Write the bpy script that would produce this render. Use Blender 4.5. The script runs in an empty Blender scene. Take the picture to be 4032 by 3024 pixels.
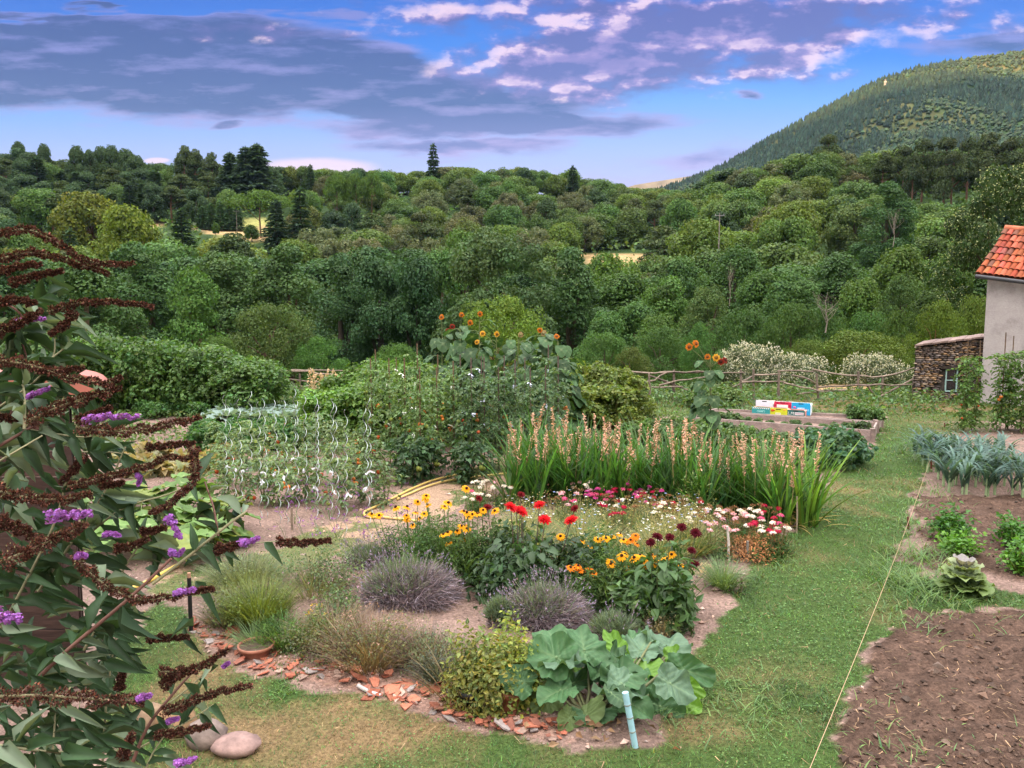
import bpy, math, random
import numpy as np
from mathutils import Vector, Matrix, Euler

R = np.random.default_rng(11)
random.seed(5)
scene = bpy.context.scene
COL = scene.collection
rad = math.radians
PI = math.pi

# ------------------------------------------------------------------ camera
CAMZ = 2.6
PITCH = rad(5.9)
F = 3028.0
cp, sp = math.cos(PITCH), math.sin(PITCH)
cam = bpy.data.cameras.new("camera")
cam.sensor_width = 36.0
cam.lens = 36.0 * F / 4032.0
cam.clip_start = 0.05
cam.clip_end = 12000.0
camo = bpy.data.objects.new("camera", cam)
camo.location = (0, 0, CAMZ)
camo.rotation_euler = (PI / 2 - PITCH, 0, 0)
COL.objects.link(camo)
scene.camera = camo

# ------------------------------------------------------------------ sun, exposure
SUN_EL = rad(5.0)
SUN_TRAVEL = np.array([0.6, 0.8])           # the way the light runs over the land
sun = bpy.data.lights.new("sun", 'SUN')
sun.energy = 5.0
sun.angle = rad(0.5)
sun.color = (1.0, 0.54, 0.18)
suno = bpy.data.objects.new("sun", sun)
suno.rotation_euler = Vector((SUN_TRAVEL[0] * math.cos(SUN_EL), SUN_TRAVEL[1] * math.cos(SUN_EL), -math.sin(SUN_EL))).to_track_quat('-Z', 'Y').to_euler()
suno.location = (-40, -60, 60)
COL.objects.link(suno)
vs = scene.view_settings
vs.view_transform = 'Standard'
vs.look = 'None'
vs.exposure = 1.3
vs.gamma = 1.0
vs.use_curve_mapping = False
scene.cycles.max_bounces = 6
scene.cycles.diffuse_bounces = 3
scene.cycles.glossy_bounces = 2
scene.cycles.transmission_bounces = 3
scene.cycles.transparent_max_bounces = 4
scene.cycles.volume_bounces = 0
scene.cycles.caustics_reflective = False
scene.cycles.caustics_refractive = False
scene.cycles.use_denoising = True
scene.cycles.sample_clamp_indirect = 8.0


def lin(r, g, b):
    def f(c):
        c /= 255.0
        return c / 12.92 if c <= 0.04045 else ((c + 0.055) / 1.055) ** 2.4
    return (f(r), f(g), f(b))


# ------------------------------------------------------------------ pixel of the photograph -> place in the world
def ray(X, Y):
    u = (X - 2016.0) / F
    v = (Y - 1512.0) / F
    return np.array([u, cp - v * sp, -sp - v * cp])


def G(X, Y, z=0.0):
    d = ray(X, Y)
    t = (z - CAMZ) / d[2]
    return np.array([d[0] * t, d[1] * t, z])


def AT(X, Y, y):
    d = ray(X, Y)
    t = y / d[1]
    return np.array([d[0] * t, y, CAMZ + d[2] * t])


def W(X, Y):                                  # direction slopes (sideways, upward) of a pixel
    d = ray(X, Y)
    return d[0] / d[1], d[2] / d[1]


# ------------------------------------------------------------------ sky
world = bpy.data.worlds.new("World")
scene.world = world
world.use_nodes = True


class NT:
    def __init__(self, tree):
        self.t = tree
        self.n = tree.nodes
        self.l = tree.links

    def put(self, sock, v):
        if isinstance(v, bpy.types.NodeSocket):
            self.l.new(v, sock)
        elif isinstance(v, (tuple, list)):
            v = tuple(v)
            sock.default_value = v + (1.0,) if len(v) == 3 and len(sock.default_value) == 4 else v
        else:
            sock.default_value = v

    def m(self, op, a, b=None, c=None, clamp=False):
        n = self.n.new('ShaderNodeMath')
        n.operation = op
        n.use_clamp = clamp
        for i, v in enumerate((a, b, c)):
            if v is not None:
                self.put(n.inputs[i], v)
        return n.outputs[0]

    def step(self, x, lo, hi, a=0.0, b=1.0):
        n = self.n.new('ShaderNodeMapRange')
        n.interpolation_type = 'SMOOTHSTEP'
        self.put(n.inputs[0], x)
        for i, v in enumerate((lo, hi, a, b)):
            self.put(n.inputs[1 + i], v)
        return n.outputs[0]

    def mix(self, f, a, b, mode='MIX'):
        n = self.n.new('ShaderNodeMix')
        n.data_type = 'RGBA'
        n.blend_type = mode
        n.clamp_factor = True
        self.put(n.inputs[0], f)
        self.put(n.inputs[6], a)
        self.put(n.inputs[7], b)
        return n.outputs[2]

    def comb(self, x, y, z=0.0):
        n = self.n.new('ShaderNodeCombineXYZ')
        for i, v in enumerate((x, y, z)):
            self.put(n.inputs[i], v)
        return n.outputs[0]

    def noise(self, vec, scale, detail=4.0, rough=0.55, dist=0.0):
        n = self.n.new('ShaderNodeTexNoise')
        if vec is not None:
            self.l.new(vec, n.inputs['Vector'])
        n.inputs['Scale'].default_value = scale
        n.inputs['Detail'].default_value = detail
        n.inputs['Roughness'].default_value = rough
        n.inputs['Distortion'].default_value = dist
        return n.outputs['Fac']

    def ramp(self, f, stops):
        n = self.n.new('ShaderNodeValToRGB')
        cr = n.color_ramp
        while len(cr.elements) > 1:
            cr.elements.remove(cr.elements[-1])
        for i, (p, c) in enumerate(stops):
            e = cr.elements[0] if i == 0 else cr.elements.new(p)
            e.position = p
            e.color = tuple(c) + (1.0,)
        self.put(n.inputs[0], f)
        return n.outputs[0]


def build_sky():
    t = NT(world.node_tree)
    t.n.clear()
    tc = t.n.new('ShaderNodeTexCoord')
    sep = t.n.new('ShaderNodeSeparateXYZ')
    t.l.new(tc.outputs['Generated'], sep.inputs[0])
    x, y, z = sep.outputs
    yy = t.m('MAXIMUM', y, 0.05)
    u0 = t.m('DIVIDE', x, yy)
    w0 = t.m('DIVIDE', z, yy)
    front = t.step(y, 0.25, 0.6)
    # gentle warping of the cloud field so no outline is an ellipse
    pv = t.comb(t.m('MULTIPLY', u0, 3.2), t.m('MULTIPLY', w0, 11.0))
    wa = t.noise(pv, 1.5, 5.0, 0.6)
    wb = t.noise(t.comb(t.m('ADD', t.m('MULTIPLY', u0, 3.2), 7.3), t.m('MULTIPLY', w0, 11.0), 3.1), 1.5, 5.0, 0.6)
    u = t.m('ADD', u0, t.m('MULTIPLY', t.m('SUBTRACT', wa, 0.5), 0.12))
    w = t.m('ADD', w0, t.m('MULTIPLY', t.m('SUBTRACT', wb, 0.5), 0.055))

    def field(ells, uu, ww):
        out = None
        for (X, Y, rx, ry, k, tilt) in ells:
            cu, cw = W(X, Y)
            ru, rw = rx / F, ry / F
            du = t.m('SUBTRACT', uu, cu)
            dw = t.m('SUBTRACT', t.m('SUBTRACT', ww, cw), t.m('MULTIPLY', du, tilt))
            a = t.m('POWER', t.m('ABSOLUTE', t.m('DIVIDE', du, ru)), 2.0)
            b = t.m('POWER', t.m('ABSOLUTE', t.m('DIVIDE', dw, rw)), 2.0)
            e = t.m('MULTIPLY', t.m('SUBTRACT', 1.0, t.m('SQRT', t.m('ADD', a, b))), k)
            out = e if out is None else t.m('MAXIMUM', out, e)
        return out
    # clear sky by height above the horizon
    clear = t.ramp(w0, [(0.0, lin(205, 195, 232)), (0.15, lin(192, 188, 230)), (0.195, lin(168, 184, 236)),
                        (0.255, lin(108, 164, 238)), (0.31, lin(22, 122, 226)), (0.40, lin(2, 84, 196))])
    # smooth grey bank
    A = [(-100, 190, 800, 215, 1.5, -0.10), (700, 235, 950, 235, 1.7, -0.06), (1450, 320, 720, 170, 1.6, -0.22), (1950, 410, 480, 75, 0.8, 0.0),
         (1950, 498, 720, 66, 1.0, 0.02), (1800, 585, 430, 42, 0.7, 0.0), (930, 488, 85, 24, 0.6, 0.0), (2760, 620, 300, 40, 0.4, 0.12),
         (3950, 150, 330, 85, 0.45, 0.05), (2960, 390, 60, 14, 0.5, -0.1), (400, -10, 1500, 100, 0.8, 0.0), (2900, 700, 500, 40, 0.25, 0.0)]
    SA = field(A, u, w)
    pa = t.comb(t.m('MULTIPLY', u0, 5.0), t.m('MULTIPLY', w0, 24.0))
    na = t.noise(pa, 1.6, 6.0, 0.58)
    dA = t.m('ADD', SA, t.m('MULTIPLY', t.m('SUBTRACT', na, 0.5), 1.05))
    gap = t.m('MULTIPLY', t.step(w0, 0.30, 0.37), t.step(t.noise(t.comb(t.m('MULTIPLY', u0, 2.2), t.m('MULTIPLY', w0, 15.0), 17.0), 1.5, 4.0, 0.55), 0.50, 0.64))
    dA = t.m('SUBTRACT', dA, t.m('MULTIPLY', gap, 1.1))
    aA = t.step(dA, -0.16, 0.34)
    na2 = t.noise(t.comb(t.m('MULTIPLY', u0, 5.0), t.m('MULTIPLY', t.m('ADD', w0, 0.012), 24.0)), 1.6, 6.0, 0.58)
    hlA = t.m('MULTIPLY', t.m('SUBTRACT', na, na2), 3.2)
    nl = t.noise(t.comb(t.m('MULTIPLY', u0, 2.6), t.m('MULTIPLY', w0, 13.0), 9.0), 1.4, 4.0, 0.55)
    top = t.m('MULTIPLY', t.step(w0, 0.28, 0.40), t.step(nl, 0.46, 0.66))
    lightA = t.m('ADD', t.m('ADD', t.step(dA, 0.42, 0.0), hlA), t.m('MULTIPLY', top, 0.9), clamp=True)
    darkA = t.ramp(w0, [(0.16, lin(146, 140, 200)), (0.25, lin(56, 68, 132)), (0.38, lin(28, 48, 122))])
    liteA = t.ramp(w0, [(0.16, lin(190, 168, 218)), (0.25, lin(160, 146, 202)), (0.38, lin(112, 116, 196))])
    colA = t.mix(lightA, darkA, liteA)
    # heaped, pink-lit clouds
    B = [(2350, 240, 620, 150, 1.15, 0.02), (2850, 110, 760, 125, 1.05, 0.04), (3150, 200, 400, 100, 0.9, 0.35), (2350, 60, 700, 90, 0.55, 0.0),
         (2250, 350, 420, 55, 0.65, 0.0), (3450, 60, 500, 70, 0.30, 0.0), (1700, 40, 260, 40, 0.45, 0.0), (1000, 130, 330, 30, 0.35, 0.0), (2750, 300, 420, 45, 0.35, 0.0)]
    SB = field(B, t.m('ADD', u0, t.m('MULTIPLY', t.m('SUBTRACT', wa, 0.5), 0.10)), w)

    def nb(du, dw):
        q = t.comb(t.m('MULTIPLY', t.m('ADD', u0, du), 13.0), t.m('MULTIPLY', t.m('ADD', w0, dw), 25.0))
        return t.noise(q, 1.35, 6.5, 0.56)
    n0 = nb(0.0, 0.0)
    n1 = nb(-0.010, 0.009)
    dB = t.m('ADD', SB, t.m('MULTIPLY', t.m('SUBTRACT', n0, 0.50), 1.55))
    aB = t.step(dB, -0.14, 0.50)
    n2 = t.noise(t.comb(t.m('MULTIPLY', u0, 6.0), t.m('MULTIPLY', w0, 17.0), 4.0), 1.3, 4.0, 0.5)
    n3 = t.noise(t.comb(t.m('MULTIPLY', t.m('ADD', u0, -0.016), 6.0), t.m('MULTIPLY', t.m('ADD', w0, 0.016), 17.0), 4.0), 1.3, 4.0, 0.5)
    hl = t.step(t.m('ADD', t.m('SUBTRACT', n0, n1), t.m('MULTIPLY', t.m('SUBTRACT', n2, n3), 1.1)), -0.09, 0.17)
    hl = t.m('MULTIPLY', hl, t.step(dB, 1.3, 0.3, 0.30, 1.0))
    colB = t.mix(hl, t.ramp(w0, [(0.2, lin(100, 96, 160)), (0.36, lin(84, 76, 150))]), t.mix(t.step(hl, 0.5, 1.0), lin(186, 150, 204), lin(250, 214, 226)))
    # low bright bank far behind the wood
    C = [(1250, 668, 270, 48, 1.0, 0.0), (610, 634, 60, 14, 1.0, 0.0)]
    SC = field(C, t.m('ADD', u0, t.m('MULTIPLY', t.m('SUBTRACT', wa, 0.5), 0.05)), t.m('ADD', w0, t.m('MULTIPLY', t.m('SUBTRACT', wb, 0.5), 0.012)))
    aC = t.step(SC, -0.05, 0.45)
    c = t.mix(t.m('MULTIPLY', aC, 0.9), clear, lin(248, 216, 228))
    c = t.mix(t.m('MULTIPLY', aA, 0.96), c, colA)
    c = t.mix(t.m('MULTIPLY', aB, 0.95), c, colB)
    # overhead and behind: unseen sky brightened to light the garden
    over = t.mix(t.step(y, -0.9, 0.5), (1.0, 0.91, 0.80), (0.98, 0.96, 0.95))
    gain = t.n.new('ShaderNodeVectorMath')
    gain.operation = 'SCALE'
    t.put(gain.inputs[0], over)
    t.put(gain.inputs['Scale'], t.m('MULTIPLY', t.step(z, 0.22, 0.97, 0.62, 6.9), SKY_GAIN))
    blend = t.m('MULTIPLY', t.m('SUBTRACT', 1.0, t.step(w0, 0.42, 0.75)), front)
    c = t.mix(blend, gain.outputs[0], c)
    low = t.step(z, -0.12, 0.02)
    c = t.mix(low, (0.10, 0.13, 0.07), c)
    sky = t.n.new('ShaderNodeTexSky')
    sky.sky_type = 'NISHITA'
    sky.sun_disc = False
    sky.sun_elevation = SUN_EL
    sky.sun_rotation = math.atan2(-SUN_TRAVEL[0], -SUN_TRAVEL[1])
    b1 = t.n.new('ShaderNodeBackground')
    b1.inputs['Strength'].default_value = 0.05
    t.l.new(t.mix(1.0, sky.outputs[0], (.22, .34, .62), 'MULTIPLY'), b1.inputs[0])
    b2 = t.n.new('ShaderNodeBackground')
    t.l.new(c, b2.inputs[0])
    b2.inputs['Strength'].default_value = 0.40
    add = t.n.new('ShaderNodeAddShader')
    t.l.new(b1.outputs[0], add.inputs[0])
    t.l.new(b2.outputs[0], add.inputs[1])
    out = t.n.new('ShaderNodeOutputWorld')
    t.l.new(add.outputs[0], out.inputs[0])


SKY_GAIN = 1.0
build_sky()


# ------------------------------------------------------------------ small numerical helpers
def nrm(a):
    a = np.asarray(a, float)
    return a / np.maximum(np.linalg.norm(a, axis=-1, keepdims=True), 1e-9)


def rdir(n, zlo=-1.0, zhi=1.0):
    z = R.uniform(zlo, zhi, n)
    a = R.uniform(0, 2 * PI, n)
    s = np.sqrt(np.maximum(0, 1 - z * z))
    return np.stack([s * np.cos(a), s * np.sin(a), z], 1)


def _hash(ix, iy, seed):
    h = (ix.astype(np.int64) * 374761393 + iy.astype(np.int64) * 668265263 + seed * 974711) & 0x7fffffff
    h = ((h ^ (h >> 13)) * 1274126177) & 0x7fffffff
    return ((h ^ (h >> 16)) & 0xffff) / 65535.0


def vnoise(x, y, seed=0):
    x = np.asarray(x, float)
    y = np.asarray(y, float)
    ix, iy = np.floor(x), np.floor(y)
    fx, fy = x - ix, y - iy
    fx = fx * fx * (3 - 2 * fx)
    fy = fy * fy * (3 - 2 * fy)
    a, b = _hash(ix, iy, seed), _hash(ix + 1, iy, seed)
    c, d = _hash(ix, iy + 1, seed), _hash(ix + 1, iy + 1, seed)
    return (a * (1 - fx) + b * fx) * (1 - fy) + (c * (1 - fx) + d * fx) * fy


def fbm(x, y, seed=0, o=4):
    s, k, tot = 0.0, 1.0, 0.0
    for i in range(o):
        s = s + k * vnoise(np.asarray(x) * 2 ** i, np.asarray(y) * 2 ** i, seed + i * 17)
        tot += k
        k *= 0.5
    return s / tot


def smooth(a, lo, hi):
    t = np.clip((a - lo) / (hi - lo), 0, 1)
    return t * t * (3 - 2 * t)


def inpoly(x, y, poly):
    x, y = np.asarray(x), np.asarray(y)
    ins = np.zeros(x.shape, bool)
    n = len(poly)
    for i in range(n):
        x1, y1 = poly[i]
        x2, y2 = poly[(i + 1) % n]
        if y1 == y2:
            continue
        c = ((y1 > y) != (y2 > y)) & (x < (x2 - x1) * (y - y1) / (y2 - y1) + x1)
        ins ^= c
    return ins


# ------------------------------------------------------------------ mesh building
class MB:
    def __init__(self):
        self.ch = []

    def add(self, V, Fc, C=(1, 1, 1), mi=0, smooth=False):
        V = np.asarray(V, float).reshape(-1, 3)
        Fc = np.asarray(Fc, np.int64)
        C = np.asarray(C, float)
        if C.ndim == 1:
            C = np.tile(C, (len(V), 1))
        self.ch.append((V, Fc, C, mi, smooth))
        return self

    def join(self, other, mi=None):
        for (V, Fc, C, m, s) in other.ch:
            self.ch.append((V, Fc, C, m if mi is None else mi, s))
        return self

    def mesh(self, name, mats):
        me = bpy.data.meshes.new(name)
        if not isinstance(mats, (list, tuple)):
            mats = [mats]
        nv = sum(len(c[0]) for c in self.ch)
        V = np.concatenate([c[0] for c in self.ch]).astype(np.float32)
        C = np.concatenate([c[2] for c in self.ch]).astype(np.float32)
        loops, starts, mi, sm = [], [], [], []
        off, ls = 0, 0
        for (v, f, c, m, s) in self.ch:
            k = f.shape[1]
            loops.append((f + off).ravel())
            starts.append(ls + np.arange(len(f)) * k)
            mi.append(np.full(len(f), m))
            sm.append(np.full(len(f), s))
            off += len(v)
            ls += f.size
        loops = np.concatenate(loops).astype(np.int32)
        starts = np.concatenate(starts).astype(np.int32)
        me.vertices.add(nv)
        me.vertices.foreach_set('co', V.ravel())
        me.loops.add(len(loops))
        me.loops.foreach_set('vertex_index', loops)
        me.polygons.add(len(starts))
        me.polygons.foreach_set('loop_start', starts)
        me.polygons.foreach_set('material_index', np.concatenate(mi).astype(np.int32))
        me.polygons.foreach_set('use_smooth', np.concatenate(sm))
        at = me.attributes.new('col', 'FLOAT_COLOR', 'POINT')
        at.data.foreach_set('color', np.concatenate([C, np.ones((nv, 1), np.float32)], 1).astype(np.float32).ravel())
        for m in mats:
            me.materials.append(m)
        me.update(calc_edges=True)
        return me

    def build(self, name, mats, parent=None, loc=None):
        o = bpy.data.objects.new(name, self.mesh(name, mats))
        COL.objects.link(o)
        if parent is not None:
            o.parent = parent
        if loc is not None:
            o.location = loc
        return o


def tag(o, label=None, cat=None, group=None, kind=None):
    if label:
        o['label'] = label
    if cat:
        o['category'] = cat
    if group:
        o['group'] = group
    if kind:
        o['kind'] = kind
    return o


def thing(name, label, cat, loc=(0, 0, 0), rz=0.0, group=None):
    o = bpy.data.objects.new(name, None)
    o.empty_display_size = 0.1
    COL.objects.link(o)
    o.location = loc
    o.rotation_euler = (0, 0, rz)
    return tag(o, label, cat, group)


KIDS = {}


def child(mb, name, mats, parent, loc=None, label=None):
    o = mb.build(name, mats, parent, loc)
    KIDS.setdefault(parent.as_pointer(), []).append(o)
    if label:
        o['label'] = label
    return o


def dup(root, loc, rz=None, sc=None, label=None, group=None, color=None):
    def rec(o, par):
        c = o.copy()
        COL.objects.link(c)
        if par is not None:
            c.parent = par
        if color is not None:
            c.color = tuple(color) + (1.0,)
        for k in KIDS.get(o.as_pointer(), []):
            q = rec(k, c)
            KIDS.setdefault(c.as_pointer(), []).append(q)
        return c
    r = rec(root, None)
    r.location = loc
    if rz is not None:
        r.rotation_euler = (0, 0, rz) if not isinstance(rz, tuple) else rz
    if sc is not None:
        r.scale = (sc, sc, sc) if not isinstance(sc, tuple) else sc
    if label:
        r['label'] = label
    if group:
        r['group'] = group
    return r


class Placer:
    """First call moves the source itself, later calls copy it."""
    def __init__(self, roots):
        self.roots = roots if isinstance(roots, list) else [roots]
        self.used = [False] * len(self.roots)
        self.i = 0

    def put(self, loc, rz=0.0, sc=1.0, label=None, group=None, color=None, which=None):
        k = self.i % len(self.roots) if which is None else which
        self.i += 1
        r = self.roots[k]
        if self.used[k]:
            return dup(r, loc, rz, sc, label, group, color)
        self.used[k] = True
        self.pend = getattr(self, 'pend', [])
        # leave the source untouched until the end so that copies stay clean
        self.pend.append((r, loc, rz, sc, label, group, color))
        return r

    def done(self):
        for (r, loc, rz, sc, label, group, color) in getattr(self, 'pend', []):
            r.location = loc
            r.rotation_euler = rz if isinstance(rz, tuple) else (0, 0, rz)
            r.scale = sc if isinstance(sc, tuple) else (sc, sc, sc)
            if label:
                r['label'] = label
            if group:
                r['group'] = group
            if color is not None:
                def rec(o):
                    o.color = tuple(color) + (1.0,)
                    for k in KIDS.get(o.as_pointer(), []):
                        rec(k)
                rec(r)
        for k, u in enumerate(self.used):
            if not u:
                def rem(o):
                    for q in KIDS.get(o.as_pointer(), []):
                        rem(q)
                    bpy.data.objects.remove(o)
                rem(self.roots[k])


# leaf templates: x = across, y = along, z = up from the blade
LEAF = (np.array([[0, 0, 0], [-.5, .42, .10], [0, 1, -.06], [.5, .42, .10]]), np.array([[0, 3, 2, 1]]))
LEAF2 = (np.array([[0, 0, 0], [-.5, .42, .14], [0, 1, -.10], [.5, .42, .14], [0, .45, 0]]), np.array([[0, 4, 1], [1, 4, 2], [0, 3, 4], [4, 3, 2]]))


def strip_leaf(n=6, prof=None, fold=0.15, curl=0.25):
    ys = np.linspace(0, 1, n)
    w = np.sin(PI * ys ** 0.8) * 0.5 + 0.02 if prof is None else np.interp(ys, *prof)
    V = []
    for y, a in zip(ys, w):
        z = -curl * y * y
        V += [[-a, y, z + fold * a * 2], [0, y, z], [a, y, z + fold * a * 2]]
    Fc = []
    for i in range(n - 1):
        b = i * 3
        Fc += [[b, b + 1, b + 4, b + 3], [b + 1, b + 2, b + 5, b + 4]]
    return np.array(V), np.array(Fc)


def ripple(T, k=.035):
    V = T[0].copy()
    e = np.abs(V[:, 0]) > 1e-4
    V[e, 2] += k * np.sin(np.arange(e.sum()) * 2.1)
    V[:, 0] += .05 * np.sin(V[:, 1] * 3.0)
    return V, T[1]


LANCE = strip_leaf(7, ((0, .12, .35, .65, 1), (.03, .25, .5, .34, .0)), 0.26, 0.34)
LANCE = ripple(LANCE)
OVAL = strip_leaf(6, ((0, .15, .45, .75, 1), (.05, .36, .5, .36, .0)), 0.15, 0.30)
PETAL = (np.array([[-.12, 0, 0], [.12, 0, 0], [.5, .6, .05], [0, 1, -.08], [-.5, .6, .05]]), np.array([[0, 1, 2, 3, 4]]))


def blade_t(n=4, curl=0.5):
    ys = np.linspace(0, 1, n)
    V, Fc = [], []
    for y in ys:
        w = .5 * (1 - y ** 2.2) + .02
        V += [[-w, y - .12 * curl * y * y, curl * y * y * -.6], [w, y - .12 * curl * y * y, curl * y * y * -.6]]
    for i in range(n - 1):
        b = 2 * i
        Fc.append([b, b + 1, b + 3, b + 2])
    return np.array(V), np.array(Fc)


BLADE = blade_t(4, 0.6)
BLADE2 = (np.array([[-.5, 0, 0], [.5, 0, 0], [.35, .6, -.08], [-.35, .6, -.08], [0, 1, -.3]]), None)


def scatter(mb, T, pos, Yd, Zd, sx, sy, col, mi=0, smooth=False):
    """Copies of a leaf template: its length along Yd, its face towards Zd."""
    tv, tf = T
    pos = np.asarray(pos, float).reshape(-1, 3)
    n = len(pos)
    if n == 0:
        return
    Yd = nrm(np.broadcast_to(Yd, (n, 3)))
    Zd = np.broadcast_to(Zd, (n, 3))
    Xd = np.cross(Yd, Zd)
    bad = np.linalg.norm(Xd, axis=1) < 1e-4
    if bad.any():
        Xd = Xd.copy()
        Xd[bad] = np.cross(Yd[bad], np.array([.3, .7, .2]))
    Xd = nrm(Xd)
    Zd = np.cross(Xd, Yd)
    sx = np.broadcast_to(sx, (n,)).reshape(n, 1, 1)
    sy = np.broadcast_to(sy, (n,)).reshape(n, 1, 1)
    V = pos[:, None, :] + tv[None, :, 0:1] * sx * Xd[:, None, :] + tv[None, :, 1:2] * sy * Yd[:, None, :] + tv[None, :, 2:3] * sy * Zd[:, None, :]
    k = len(tv)
    Fc = (tf[None] + (np.arange(n) * k)[:, None, None]).reshape(-1, tf.shape[1])
    col = np.asarray(col, float)
    if col.ndim == 1:
        C = np.tile(col, (n * k, 1))
    else:
        C = np.repeat(col, k, axis=0)
    mb.add(V.reshape(-1, 3), Fc, C, mi, smooth)


def tube(mb, pts, r, seg=6, col=(1, 1, 1), mi=0, cap=True, smooth=True):
    pts = np.asarray(pts, float)
    n = len(pts)
    r = np.broadcast_to(np.asarray(r, float), (n,))
    tan = np.gradient(pts, axis=0)
    tan = nrm(tan)
    ref = np.array([0, 0, 1.0]) if abs(tan[0][2]) < 0.9 else np.array([1.0, 0, 0])
    a = np.arange(seg) * 2 * PI / seg
    V = []
    nx = None
    for i in range(n):
        if nx is None:
            nx = nrm(np.cross(tan[i], ref))
        else:
            nx = nrm(nx - tan[i] * np.dot(nx, tan[i]))
        ny = np.cross(tan[i], nx)
        V.append(pts[i] + r[i] * (np.cos(a)[:, None] * nx + np.sin(a)[:, None] * ny))
    V = np.concatenate(V)
    Fc = []
    for i in range(n - 1):
        for j in range(seg):
            k = (j + 1) % seg
            Fc.append([i * seg + j, i * seg + k, (i + 1) * seg + k, (i + 1) * seg + j])
    mb.add(V, Fc, col, mi, smooth)
    if cap:
        for i, flip in ((0, True), (n - 1, False)):
            idx = np.arange(seg) + i * seg
            mb.add(V[idx], [list(range(seg))[::-1] if flip else list(range(seg))], col if np.ndim(col) == 1 else col[0], mi, False)
    return mb


def box(mb, lo, hi, col=(1, 1, 1), mi=0, bev=0.0, M=None):
    lo, hi = np.asarray(lo, float), np.asarray(hi, float)
    if bev <= 0:
        V = np.array([[(lo, hi)[(i >> k) & 1][k] for k in range(3)] for i in range(8)])
        Fc = [[0, 2, 3, 1], [4, 5, 7, 6], [0, 1, 5, 4], [2, 6, 7, 3], [0, 4, 6, 2], [1, 3, 7, 5]]
        if M is not None:
            V = V @ np.asarray(M)[:3, :3].T + np.asarray(M)[:3, 3]
        mb.add(V, Fc, col, mi)
        return mb
    import bmesh
    bm = bmesh.new()
    bmesh.ops.create_cube(bm, size=1.0)
    for v in bm.verts:
        v.co = Vector([(lo[k] + hi[k]) / 2 + v.co[k] * (hi[k] - lo[k]) for k in range(3)])
    bmesh.ops.bevel(bm, geom=list(bm.edges), offset=bev, segments=2, affect='EDGES', profile=0.6)
    from_bm(mb, bm, col, mi, M)
    return mb


def from_bm(mb, bm, col=(1, 1, 1), mi=0, M=None, smooth=False):
    bm.verts.index_update()
    V = np.array([v.co[:] for v in bm.verts])
    if M is not None:
        V = V @ np.asarray(M)[:3, :3].T + np.asarray(M)[:3, 3]
    by = {}
    for f in bm.faces:
        by.setdefault(len(f.verts), []).append([v.index for v in f.verts])
    first = True
    for k, fs in by.items():
        fs = np.array(fs)
        u, inv = np.unique(fs, return_inverse=True)
        mb.add(V[u], inv.reshape(fs.shape), col if np.ndim(col) == 1 else np.asarray(col)[u], mi, smooth)
    bm.free()


def lathe(mb, prof, seg=20, col=(1, 1, 1), mi=0, ctr=(0, 0, 0), smooth=True):
    a = np.arange(seg) * 2 * PI / seg
    V = np.concatenate([np.stack([r * np.cos(a), r * np.sin(a), np.full(seg, z)], 1) for r, z in prof]) + np.asarray(ctr)
    Fc = [[i * seg + j, i * seg + (j + 1) % seg, (i + 1) * seg + (j + 1) % seg, (i + 1) * seg + j] for i in range(len(prof) - 1) for j in range(seg)]
    mb.add(V, Fc, col, mi, smooth)
    return mb


def blob(mb, c, r, col, seg=8, rings=6, jit=0.12, mi=0, squash=(1, 1, 1), smooth=True, seed=None):
    g = R if seed is None else np.random.default_rng(seed)
    th = np.linspace(0, PI, rings + 1)
    a = np.arange(seg) * 2 * PI / seg
    V = np.concatenate([np.stack([np.sin(t) * np.cos(a), np.sin(t) * np.sin(a), np.full(seg, np.cos(t))], 1) for t in th])
    k = 1 + jit * g.normal(0, 1, len(V)).clip(-1.6, 1.6)
    V[:, :] *= k[:, None]
    for t in (0, rings):
        V[t * seg:(t + 1) * seg] = V[t * seg:(t + 1) * seg].mean(0)
    V = V * np.asarray(squash) * r + np.asarray(c)
    Fc = [[i * seg + j, (i + 1) * seg + j, (i + 1) * seg + (j + 1) % seg, i * seg + (j + 1) % seg] for i in range(rings) for j in range(seg)]
    mb.add(V, Fc, col, mi, smooth)
    return mb


def vary(base, n, amt=0.2, hue=0.08):
    c = np.tile(np.asarray(base, float), (n, 1))
    k = np.exp(R.normal(0, amt, (n, 1)))
    h = R.normal(0, hue, n)
    c = c * k
    c[:, 0] *= np.exp(h)
    c[:, 2] *= np.exp(-h * .7)
    return np.clip(c, 0, 1)


# ------------------------------------------------------------------ materials
def new_mat(name):
    m = bpy.data.materials.new(name)
    m.use_nodes = True
    t = NT(m.node_tree)
    t.n.clear()
    out = t.n.new('ShaderNodeOutputMaterial')
    return m, t, out


def principled(t, out, col, rough=0.6, spec=0.3, normal=None, metal=0.0, coat=0.0):
    p = t.n.new('ShaderNodeBsdfPrincipled')
    t.put(p.inputs['Base Color'], col)
    t.put(p.inputs['Roughness'], rough)
    t.put(p.inputs['Specular IOR Level'], spec)
    p.inputs['Metallic'].default_value = metal
    if normal is not None:
        t.l.new(normal, p.inputs['Normal'])
    t.l.new(p.outputs[0], out.inputs[0])
    return p


def attr(t, name='col'):
    a = t.n.new('ShaderNodeAttribute')
    a.attribute_name = name
    return a.outputs['Color']


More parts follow.
